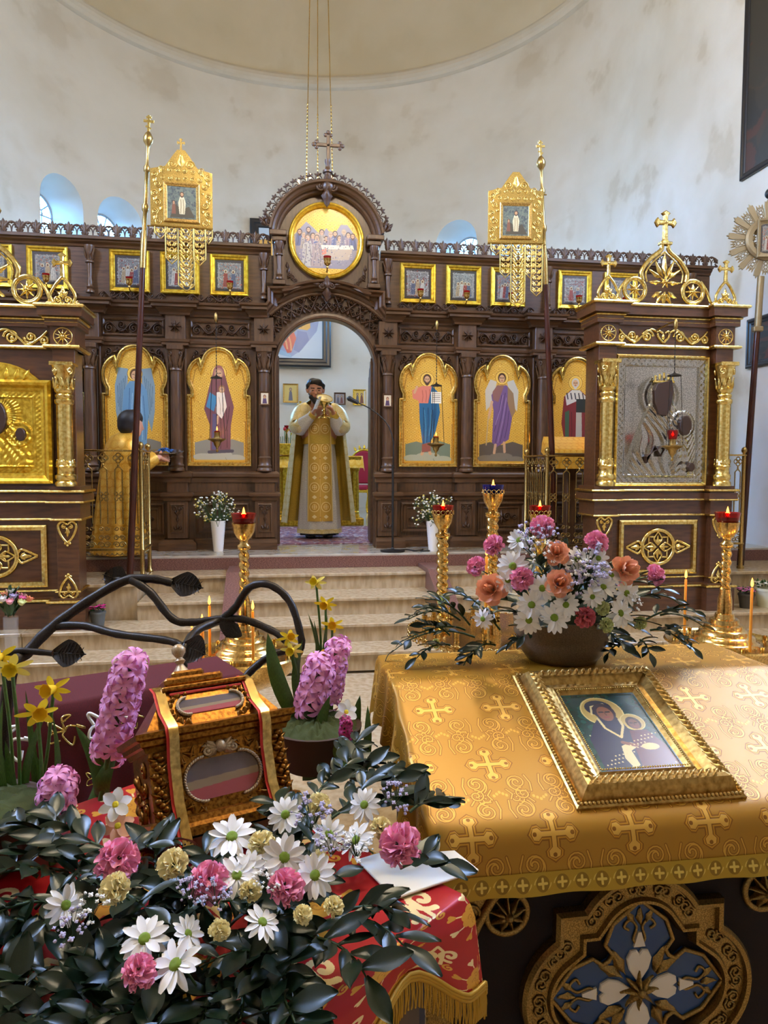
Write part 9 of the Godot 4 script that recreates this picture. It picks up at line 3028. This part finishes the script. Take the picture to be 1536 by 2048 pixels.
func flowers_right() -> void:
	var o := thing("flower_bowl", "low brown ceramic bowl on the ledge of the brocade lectern", "bowl", Vector3(0.195, 1.093, 5.70))
	var g := G.new()
	g.lathe(L2([0, 0, 0.085, 0, 0.1, 0.02, 0.113, 0.05, 0.113, 0.06, 0.119, 0.066, 0.122, 0.11, 0.112, 0.11, 0.1, 0.06, 0, 0.05]), 36)
	part("bowl", g, mat(rgb(112, 92, 74), 0.35, 0.0, S.fine, Vector3(9, 9, 9)), o)
	g = G.new()
	g.ball(Vector3(0, 0.1, 0), Vector3(0.11, 0.09, 0.11), 18, 10)
	part("floral_foam", g, M.green, o)
	for f in SPRIG_R:
		sprig(f, 9, -1.0, "sprig of slender dark leaves trailing from the bowl bouquet", "leafy sprigs of the bowl bouquet")
	# inner greenery
	for i in 26:
		var a := TAU * i / 26.0 * 5.0
		var e := lerpf(-0.1, 1.2, i / 26.0)
		var d := Vector3(cos(a) * cos(e), sin(e), sin(a) * cos(e))
		sprig([0.195 + d.x * 0.06, 1.18 + d.y * 0.05, 5.70 + d.z * 0.06, d.x, d.y, d.z], 8, 0.14, "sprig of slender dark leaves inside the bowl bouquet", "leafy sprigs inside the bowl bouquet")
	for f in DAISY_R:
		daisy(f, "white chrysanthemum, %s from the left in the brown bowl" % ORD[DAISY_R.find(f)], "white chrysanthemums of the bowl bouquet")
	for i in ROSE_R.size():
		rose(ROSE_R[i], ["peach rose at the lower left of the bowl bouquet", "peach rose in the middle of the bowl bouquet", "peach rose at the top of the bowl bouquet", "peach rose at the right of the bowl bouquet"][i])
	for i in PINK_R.size():
		carnation(PINK_R[i], M.dusty if i == 5 else M.pink, ["pink carnation in the middle left of the bowl bouquet", "pink carnation upper left of the bowl bouquet", "pink carnation leftmost in the bowl bouquet", "pink carnation topmost in the bowl bouquet", "pink carnation upper right of the bowl bouquet", "dusty red carnation low in the bowl bouquet", "pink carnation at the far right of the bowl bouquet"][i], "pink carnations of the bowl bouquet")
	for f in GREEN_R:
		carnation(f, M.lime, "pale green carnation, %s from the left in the brown bowl" % ORD[GREEN_R.find(f)], "pale green carnations of the bowl bouquet")
	for i in GYPSO_R.size():
		gypso(GYPSO_R[i], i, "spray of tiny lilac blossoms, %s from the left in the brown bowl" % ORD[i], "gypsophila of the bowl bouquet")

# ---------------------------------------------------------------- helpers: meshes
class G:
	var v := PackedVector3Array()
	var n := PackedVector3Array()
	var t := PackedVector2Array()
	var ix := PackedInt32Array()
	var x := Transform3D()

	func at(p: Vector3, turn := Vector3.ZERO, size := Vector3.ONE) -> G:
		x = Transform3D(Basis.from_euler(turn * (PI / 180.0)).scaled_local(size), p)
		return self

	func add(p: Vector3, m: Vector3, uv := Vector2.ZERO) -> int:
		v.append(x * p)
		n.append((x.basis * m).normalized())
		t.append(uv)
		return v.size() - 1

	func tri(a: int, b: int, c: int) -> void:
		if (v[b] - v[a]).cross(v[c] - v[a]).dot(n[a] + n[b] + n[c]) > 0.0:
			ix.append(a); ix.append(c); ix.append(b)
		else:
			ix.append(a); ix.append(b); ix.append(c)

	func quad(a: int, b: int, c: int, d: int) -> void:
		tri(a, b, c)
		tri(a, c, d)

	func poly(p: PackedVector3Array, out: Vector3) -> void:
		var m := (p[1] - p[0]).cross(p[2] - p[0]).normalized()
		if m.dot(out) < 0.0:
			m = -m
		var b := v.size()
		for q in p:
			add(q, m)
		for i in range(1, p.size() - 1):
			tri(b, b + i, b + i + 1)

	# a grid of points, nu in a row, nv rows
	func sheet(p: PackedVector3Array, nu: int, nv: int, wrap := false, us := 1.0, vs := 1.0, flip := false) -> void:
		var b := v.size()
		for j in nv:
			var j0 := maxi(j - 1, 0)
			var j1 := mini(j + 1, nv - 1)
			for i in nu:
				var i0 := maxi(i - 1, 0)
				var i1 := mini(i + 1, nu - 1)
				if wrap:
					if i == 0:
						i0 = nu - 2
					if i == nu - 1:
						i1 = 1
				var du := p[j * nu + i1] - p[j * nu + i0]
				var dv := p[j1 * nu + i] - p[j0 * nu + i]
				var m := du.cross(dv)
				if m.length_squared() < 1e-18:
					var k := j + 1 if j == 0 else j - 1
					du = p[k * nu + i1] - p[k * nu + i0]
					m = du.cross(dv)
					if m.length_squared() < 1e-18:
						m = Vector3.UP
				add(p[j * nu + i], -m if flip else m, Vector2(us * i / (nu - 1), vs * j / (nv - 1)))
		for j in nv - 1:
			for i in nu - 1:
				var a := b + j * nu + i
				quad(a, a + 1, a + nu + 1, a + nu)

	# turned shape: pr holds (radius, height) from the bottom up
	func lathe(pr: Array, segs := 20, squash := 1.0, lobes := 0, lobe := 0.0) -> void:
		var k := pr.size()
		var sn := []
		for i in k - 1:
			var d: Vector2 = pr[i + 1] - pr[i]
			sn.append(Vector2(d.y, -d.x).normalized())
		for i in k - 1:
			var na: Vector2 = sn[i]
			var nb: Vector2 = sn[i]
			if i > 0 and na.dot(sn[i - 1]) > 0.55:
				na = (na + sn[i - 1]).normalized()
			if i < k - 2 and nb.dot(sn[i + 1]) > 0.55:
				nb = (nb + sn[i + 1]).normalized()
			var b := v.size()
			for s in segs + 1:
				var a := TAU * s / segs
				var c := cos(a)
				var d := sin(a) * squash
				var w := 1.0 + (lobe * cos(a * lobes) if lobes > 0 else 0.0)
				add(Vector3(pr[i].x * c * w, pr[i].y, pr[i].x * d * w), Vector3(na.x * c, na.y, na.x * d), Vector2(float(s) / segs, pr[i].y))
				add(Vector3(pr[i + 1].x * c * w, pr[i + 1].y, pr[i + 1].x * d * w), Vector3(nb.x * c, nb.y, nb.x * d), Vector2(float(s) / segs, pr[i + 1].y))
			for s in segs:
				var q := b + s * 2
				quad(q, q + 2, q + 3, q + 1)

	# a tube along a path; r is one radius or one for each point; fx, fy squash the section
	func tube(path: PackedVector3Array, r, sides := 6, fx := 1.0, fy := 1.0, hint := Vector3.ZERO, closed := false) -> void:
		var k := path.size()
		if k < 2:
			return
		var rows := PackedVector3Array()
		var dirs := PackedVector3Array()
		for i in k:
			var d: Vector3
			if closed:
				d = path[(i + 1) % k] - path[(i - 1 + k) % k]
			else:
				d = path[mini(i + 1, k - 1)] - path[maxi(i - 1, 0)]
			dirs.append(d.normalized())
		var up := hint if hint != Vector3.ZERO else (Vector3.UP if absf(dirs[0].y) < 0.9 else Vector3.RIGHT)
		var total := k + 1 if closed else k
		for ii in total:
			var i := ii % k
			up = (up - dirs[i] * up.dot(dirs[i])).normalized()
			var side := dirs[i].cross(up).normalized()
			var rr: float = r if r is float or r is int else r[i]
			for s in sides + 1:
				var a := TAU * s / sides
				rows.append(path[i] + side * (cos(a) * rr * fx) + up * (sin(a) * rr * fy))
		sheet(rows, sides + 1, total, true, 1.0, 1.0, true)
		if not closed:
			for e in 2:
				var i := 0 if e == 0 else k - 1
				var m := -dirs[0] if e == 0 else dirs[k - 1]
				var b := add(path[i], m)
				for s in sides + 1:
					add(rows[i * (sides + 1) + s], m)
				for s in sides:
					tri(b, b + 1 + s, b + 2 + s)

	# a moulding: profile (out, height) run along a path; out = direction x up
	func mold(path: PackedVector3Array, up: Vector3, pr: PackedVector2Array, closed := false, us := 1.0) -> void:
		var k := path.size()
		var segs := k if closed else k - 1
		var sd := PackedVector3Array()
		for i in segs:
			sd.append((path[(i + 1) % k] - path[i]).cross(up).normalized())
		var mit := PackedVector3Array()
		for i in k:
			var a := sd[(i - 1 + segs) % segs] if (closed or i > 0) else sd[0]
			var b := sd[i % segs] if (closed or i < k - 1) else sd[segs - 1]
			var m := a + b
			if m.length() < 0.2:
				m = a
			m = m.normalized()
			mit.append(m / maxf(m.dot(b), 0.35))
		var run := 0.0
		for i in segs:
			var j := (i + 1) % k
			var soft_a := (closed or i > 0) and sd[i].dot(sd[(i - 1 + segs) % segs]) > 0.8
			var soft_b := (closed or i < segs - 1) and sd[i].dot(sd[(i + 1) % segs]) > 0.8
			var da := mit[i].normalized() if soft_a else sd[i]
			var db := mit[j].normalized() if soft_b else sd[i]
			var l := (path[j] - path[i]).length()
			var acc := 0.0
			for q in pr.size() - 1:
				var e := pr[q + 1] - pr[q]
				var nn := Vector2(e.y, -e.x).normalized()
				var a := add(path[i] + mit[i] * pr[q].x + up * pr[q].y, da * nn.x + up * nn.y, Vector2(run * us, acc * us))
				add(path[j] + mit[j] * pr[q].x + up * pr[q].y, db * nn.x + up * nn.y, Vector2((run + l) * us, acc * us))
				acc += e.length()
				add(path[j] + mit[j] * pr[q + 1].x + up * pr[q + 1].y, db * nn.x + up * nn.y, Vector2((run + l) * us, acc * us))
				add(path[i] + mit[i] * pr[q + 1].x + up * pr[q + 1].y, da * nn.x + up * nn.y, Vector2(run * us, acc * us))
				quad(a, a + 1, a + 2, a + 3)
			run += l
		if not closed:
			for e in 2:
				var i := 0 if e == 0 else k - 1
				var m := (path[0] - path[1]).normalized() if e == 0 else (path[k - 1] - path[k - 2]).normalized()
				var tr := Geometry2D.triangulate_polygon(pr)
				var b := v.size()
				for q in pr:
					add(path[i] + mit[i] * q.x + up * q.y, m)
				for q in range(0, tr.size(), 3):
					tri(b + tr[q], b + tr[q + 1], b + tr[q + 2])

	# a flat outline in x, y given thickness from z0 to z1, its front edge chamfered by bev; uvr maps the front face
	func ext(outline: PackedVector2Array, z0: float, z1: float, bev := 0.0, back := true, uvr := Rect2(0, 0, 1, 1)) -> void:
		var p := outline.duplicate()
		if Geometry2D.is_polygon_clockwise(p):
			p.reverse()
		var k := p.size()
		var inn := PackedVector2Array()
		var out := PackedVector2Array()
		for i in k:
			var a := (p[i] - p[(i - 1 + k) % k]).normalized()
			var b := (p[(i + 1) % k] - p[i]).normalized()
			var na := Vector2(a.y, -a.x)
			var nb := Vector2(b.y, -b.x)
			out.append(nb)
			var m := (na + nb)
			m = m.normalized() if m.length() > 0.1 else na
			inn.append(p[i] - m * (bev / maxf(m.dot(nb), 0.5)))
		var tr := Geometry2D.triangulate_polygon(inn if bev > 0.0 else p)
		if tr.is_empty():
			tr = Geometry2D.triangulate_polygon(p)
		var b0 := v.size()
		for q in inn:
			add(Vector3(q.x, q.y, z1), Vector3.BACK, Vector2((q.x - uvr.position.x) / uvr.size.x, 1.0 - (q.y - uvr.position.y) / uvr.size.y))
		for q in range(0, tr.size(), 3):
			tri(b0 + tr[q], b0 + tr[q + 1], b0 + tr[q + 2])
		if back:
			var b1 := v.size()
			for q in p:
				add(Vector3(q.x, q.y, z0), Vector3.FORWARD)
			for q in range(0, tr.size(), 3):
				tri(b1 + tr[q], b1 + tr[q + 1], b1 + tr[q + 2])
		for i in k:
			var j := (i + 1) % k
			var m := Vector3(out[i].x, out[i].y, 0)
			var zz := z1 - bev
			var a := add(Vector3(p[i].x, p[i].y, z0), m)
			add(Vector3(p[j].x, p[j].y, z0), m)
			add(Vector3(p[j].x, p[j].y, zz), m)
			add(Vector3(p[i].x, p[i].y, zz), m)
			quad(a, a + 1, a + 2, a + 3)
			if bev > 0.0:
				var mb := (m + Vector3.BACK).normalized()
				a = add(Vector3(p[i].x, p[i].y, zz), mb)
				add(Vector3(p[j].x, p[j].y, zz), mb)
				add(Vector3(inn[j].x, inn[j].y, z1), mb)
				add(Vector3(inn[i].x, inn[i].y, z1), mb)
				quad(a, a + 1, a + 2, a + 3)

	# chamfered box from its centre
	func box(c: Vector3, s: Vector3, b := 0.004) -> void:
		var h := s * 0.5
		b = minf(b, minf(h.x, minf(h.y, h.z)) * 0.9)
		for a in 3:
			for sg in [-1.0, 1.0]:
				var u := (a + 1) % 3
				var w := (a + 2) % 3
				var f := PackedVector3Array()
				for cc in [[-1, -1], [1, -1], [1, 1], [-1, 1]]:
					var q := Vector3.ZERO
					q[a] = sg * h[a]
					q[u] = cc[0] * (h[u] - b)
					q[w] = cc[1] * (h[w] - b)
					f.append(c + q)
				var o := Vector3.ZERO
				o[a] = sg
				poly(f, o)
		if b < 0.0005:
			return
		for a in 3:
			var u := (a + 1) % 3
			var w := (a + 2) % 3
			for su in [-1.0, 1.0]:
				for sw in [-1.0, 1.0]:
					var f := PackedVector3Array()
					for e in [[-1, 0], [1, 0], [1, 1], [-1, 1]]:
						var q := Vector3.ZERO
						q[a] = e[0] * (h[a] - b)
						q[u] = su * (h[u] - (b if e[1] == 0 else 0.0))
						q[w] = sw * (h[w] - (0.0 if e[1] == 0 else b))
						f.append(c + q)
					var o := Vector3.ZERO
					o[u] = su
					o[w] = sw
					poly(f, o)
		for sx in [-1.0, 1.0]:
			for sy in [-1.0, 1.0]:
				for sz in [-1.0, 1.0]:
					var o := Vector3(sx, sy, sz)
					poly(PackedVector3Array([c + o * (h - Vector3(0, b, b)), c + o * (h - Vector3(b, 0, b)), c + o * (h - Vector3(b, b, 0))]), o)

	func ball(c: Vector3, r: Vector3, nu := 10, nv := 7) -> void:
		var p := PackedVector3Array()
		for j in nv:
			var b := -PI / 2 + PI * j / (nv - 1)
			for i in nu + 1:
				var a := TAU * i / nu
				p.append(c + Vector3(cos(a) * cos(b) * r.x, sin(b) * r.y, -sin(a) * cos(b) * r.z))
		sheet(p, nu + 1, nv, true)

	func join(o: G) -> void:
		var b := v.size()
		for i in o.v.size():
			add(o.v[i], o.n[i], o.t[i])
		for i in range(0, o.ix.size(), 3):
			tri(b + o.ix[i], b + o.ix[i + 1], b + o.ix[i + 2])

	func done() -> ArrayMesh:
		var a := []
		a.resize(Mesh.ARRAY_MAX)
		a[Mesh.ARRAY_VERTEX] = v
		a[Mesh.ARRAY_NORMAL] = n
		a[Mesh.ARRAY_TEX_UV] = t
		a[Mesh.ARRAY_INDEX] = ix
		var m := ArrayMesh.new()
		m.add_surface_from_arrays(Mesh.PRIMITIVE_TRIANGLES, a)
		return m


# ---------------------------------------------------------------- helpers: paint on a picture (coordinates 0..1)
class Pic:
	var im: Image
	var w: int
	var h: int

	func _init(ww: int, hh: int, c: Color) -> void:
		w = ww
		h = hh
		im = Image.create(w, h, false, Image.FORMAT_RGBA8)
		im.fill(c)

	func poly(p: Array, c: Color) -> Pic:
		var k := p.size()
		var lo := 9.0
		var hi := -9.0
		for q in p:
			lo = minf(lo, q[1])
			hi = maxf(hi, q[1])
		for y in range(maxi(0, int(lo * h)), mini(h, int(hi * h) + 1)):
			var yy := (y + 0.5) / h
			var xs := []
			for i in k:
				var a = p[i]
				var b = p[(i + 1) % k]
				if (a[1] <= yy) != (b[1] <= yy):
					xs.append((a[0] + (yy - a[1]) / (b[1] - a[1]) * (b[0] - a[0])) * w)
			xs.sort()
			for i in range(0, xs.size() - 1, 2):
				var x0 := int(round(xs[i]))
				var x1 := int(round(xs[i + 1]))
				if x1 > x0:
					im.fill_rect(Rect2i(x0, y, x1 - x0, 1), c)
		return self

	func ell(cx: float, cy: float, rx: float, ry: float, c: Color, from := 0.0, to := TAU) -> Pic:
		var p := []
		for i in 29:
			var a := from + (to - from) * i / 28.0
			p.append([cx + cos(a) * rx, cy + sin(a) * ry])
		return poly(p, c)

	# pts in 0..1; wide in parts of the width
	func line(p: Array, wide: float, c: Color, closed := false) -> Pic:
		var r := maxf(0.5, wide * w * 0.5)
		var k := p.size()
		for i in (k if closed else k - 1):
			var a := Vector2(p[i][0] * w, p[i][1] * h)
			var b := Vector2(p[(i + 1) % k][0] * w, p[(i + 1) % k][1] * h)
			var steps := maxi(1, int((b - a).length() / maxf(1.0, r * 0.6)))
			for s in steps + 1:
				var q := a.lerp(b, float(s) / steps)
				dot(q.x, q.y, r, c)
		return self

	func dot(x: float, y: float, r: float, c: Color) -> void:
		if r <= 1.0:
			im.fill_rect(Rect2i(int(x - r + 0.5), int(y - r + 0.5), maxi(1, int(r * 2)), maxi(1, int(r * 2))), c)
			return
		for yy in range(int(floor(y - r)), int(ceil(y + r)) + 1):
			var d := r * r - (yy + 0.5 - y) * (yy + 0.5 - y)
			if d > 0.0:
				var e := sqrt(d)
				im.fill_rect(Rect2i(int(round(x - e)), yy, maxi(1, int(round(e * 2))), 1), c)

	# scatter of small strokes, for weave and craquelure
	func speck(rng: RandomNumberGenerator, count: int, size: float, cols: Array, area := Rect2(0, 0, 1, 1)) -> Pic:
		for i in count:
			var x := (area.position.x + rng.randf() * area.size.x) * w
			var y := (area.position.y + rng.randf() * area.size.y) * h
			dot(x, y, size * w * rng.randf_range(0.4, 1.0), cols[rng.randi() % cols.size()])
		return self

	func tex() -> ImageTexture:
		return ImageTexture.create_from_image(im)

	func bump(k := 3.0) -> ImageTexture:
		var b: Image = im.duplicate()
		b.convert(Image.FORMAT_RGB8)
		b.bump_map_to_normal_map(k)
		return ImageTexture.create_from_image(b)


# ---------------------------------------------------------------- helpers: nodes
var used := {}
var M := {}
var S := {}          # shared meshes
var rng := RandomNumberGenerator.new()

func numbered(called: String) -> String:
	used[called] = used.get(called, 0) + 1
	return called if used[called] == 1 else "%s_%03d" % [called, used[called] - 1]

func tag(o: Node, label: String, category := "", group := "", kind := ""):
	if label: o.set_meta("label", label)
	if category: o.set_meta("category", category)
	if group: o.set_meta("group", group)
	if kind: o.set_meta("kind", kind)
	return o

func thing(called: String, label: String, category: String, at := Vector3.ZERO, turn := Vector3.ZERO, group := "") -> Node3D:
	var o := Node3D.new()
	o.name = numbered(called)
	add_child(o)
	o.position = at
	o.rotation_degrees = turn
	return tag(o, label, category, group)

func setting(called: String, label: String) -> Node3D:
	var o := Node3D.new()
	o.name = numbered(called)
	add_child(o)
	return tag(o, label, "", "", "structure")

func part(called: String, g, m: Material, parent: Node, at := Vector3.ZERO, turn := Vector3.ZERO, size := Vector3.ONE) -> MeshInstance3D:
	var o := MeshInstance3D.new()
	o.name = called
	o.mesh = g.done() if g is G else g
	o.material_override = m
	parent.add_child(o, true)
	o.position = at
	o.rotation_degrees = turn
	o.scale = size
	return o

func solo(called: String, g, m: Material, label: String, category: String, at := Vector3.ZERO, turn := Vector3.ZERO, group := "") -> MeshInstance3D:
	var o := MeshInstance3D.new()
	o.name = numbered(called)
	o.mesh = g.done() if g is G else g
	o.material_override = m
	add_child(o)
	o.position = at
	o.rotation_degrees = turn
	return tag(o, label, category, group)

func copy(o: Node3D, at: Vector3, turn: Vector3, label: String, size := Vector3.ONE) -> Node3D:
	var c: Node3D = o.duplicate()
	c.name = numbered(str(o.name).get_slice("_0", 0))
	add_child(c)
	c.position = at
	c.rotation_degrees = turn
	c.scale = size
	if label: c.set_meta("label", label)
	return c

func mat(c: Color, rough := 0.6, metal := 0.0, tex: Texture2D = null, scale := Vector3.ZERO, world := true) -> StandardMaterial3D:
	var m := StandardMaterial3D.new()
	m.albedo_color = c
	m.roughness = rough
	m.metallic = metal
	if tex:
		m.albedo_texture = tex
		if scale != Vector3.ZERO:
			m.uv1_triplanar = true
			m.uv1_world_triplanar = world
			m.uv1_scale = scale
	return m

func rgb(r: int, g: int, b: int) -> Color:
	return Color8(r, g, b)

func noise_tex(size: int, freq: float, cols: Array, offs: Array, sd: int, octaves := 4) -> NoiseTexture2D:
	var f := FastNoiseLite.new()
	f.seed = sd
	f.frequency = freq
	f.fractal_octaves = octaves
	f.noise_type = FastNoiseLite.TYPE_SIMPLEX_SMOOTH
	var g := Gradient.new()
	g.offsets = PackedFloat32Array(offs)
	g.colors = PackedColorArray(cols)
	var t := NoiseTexture2D.new()
	t.width = size
	t.height = size
	t.seamless = true
	t.noise = f
	t.color_ramp = g
	return t

func P2(a: Array) -> PackedVector2Array:
	var p := PackedVector2Array()
	for i in range(0, a.size(), 2):
		p.append(Vector2(a[i], a[i + 1]))
	return p

func P3(a: Array) -> PackedVector3Array:
	var p := PackedVector3Array()
	for i in range(0, a.size(), 3):
		p.append(Vector3(a[i], a[i + 1], a[i + 2]))
	return p

func arc2(cx: float, cy: float, r: float, a0: float, a1: float, k: int) -> PackedVector2Array:
	var p := PackedVector2Array()
	for i in k + 1:
		var a := deg_to_rad(a0 + (a1 - a0) * i / k)
		p.append(Vector2(cx + cos(a) * r, cy + sin(a) * r))
	return p

func flat3(p: PackedVector2Array, z := 0.0) -> PackedVector3Array:
	var q := PackedVector3Array()
	for a in p:
		q.append(Vector3(a.x, a.y, z))
	return q

# smooth line through points
func curve(p: PackedVector3Array, per := 6) -> PackedVector3Array:
	var q := PackedVector3Array()
	var k := p.size()
	for i in k - 1:
		var a := p[maxi(i - 1, 0)]
		var d := p[mini(i + 2, k - 1)]
		for s in per:
			q.append(p[i].cubic_interpolate(p[i + 1], a, d, float(s) / per))
	q.append(p[k - 1])
	return q

func spiral(cx: float, cy: float, r0: float, r1: float, a0: float, turns: float, k := 22) -> PackedVector3Array:
	var p := PackedVector3Array()
	for i in k + 1:
		var u := float(i) / k
		var a := deg_to_rad(a0) + TAU * turns * u
		var r := lerpf(r0, r1, u)
		p.append(Vector3(cx + cos(a) * r, cy + sin(a) * r, 0))
	return p

func ring(r: float, k := 28, cx := 0.0, cy := 0.0) -> PackedVector3Array:
	var p := PackedVector3Array()
	for i in k:
		var a := TAU * i / k
		p.append(Vector3(cx + cos(a) * r, cy + sin(a) * r, 0))
	return p

# list of (radius, height) pairs
func L2(a: Array) -> Array:
	return Array(P2(a))
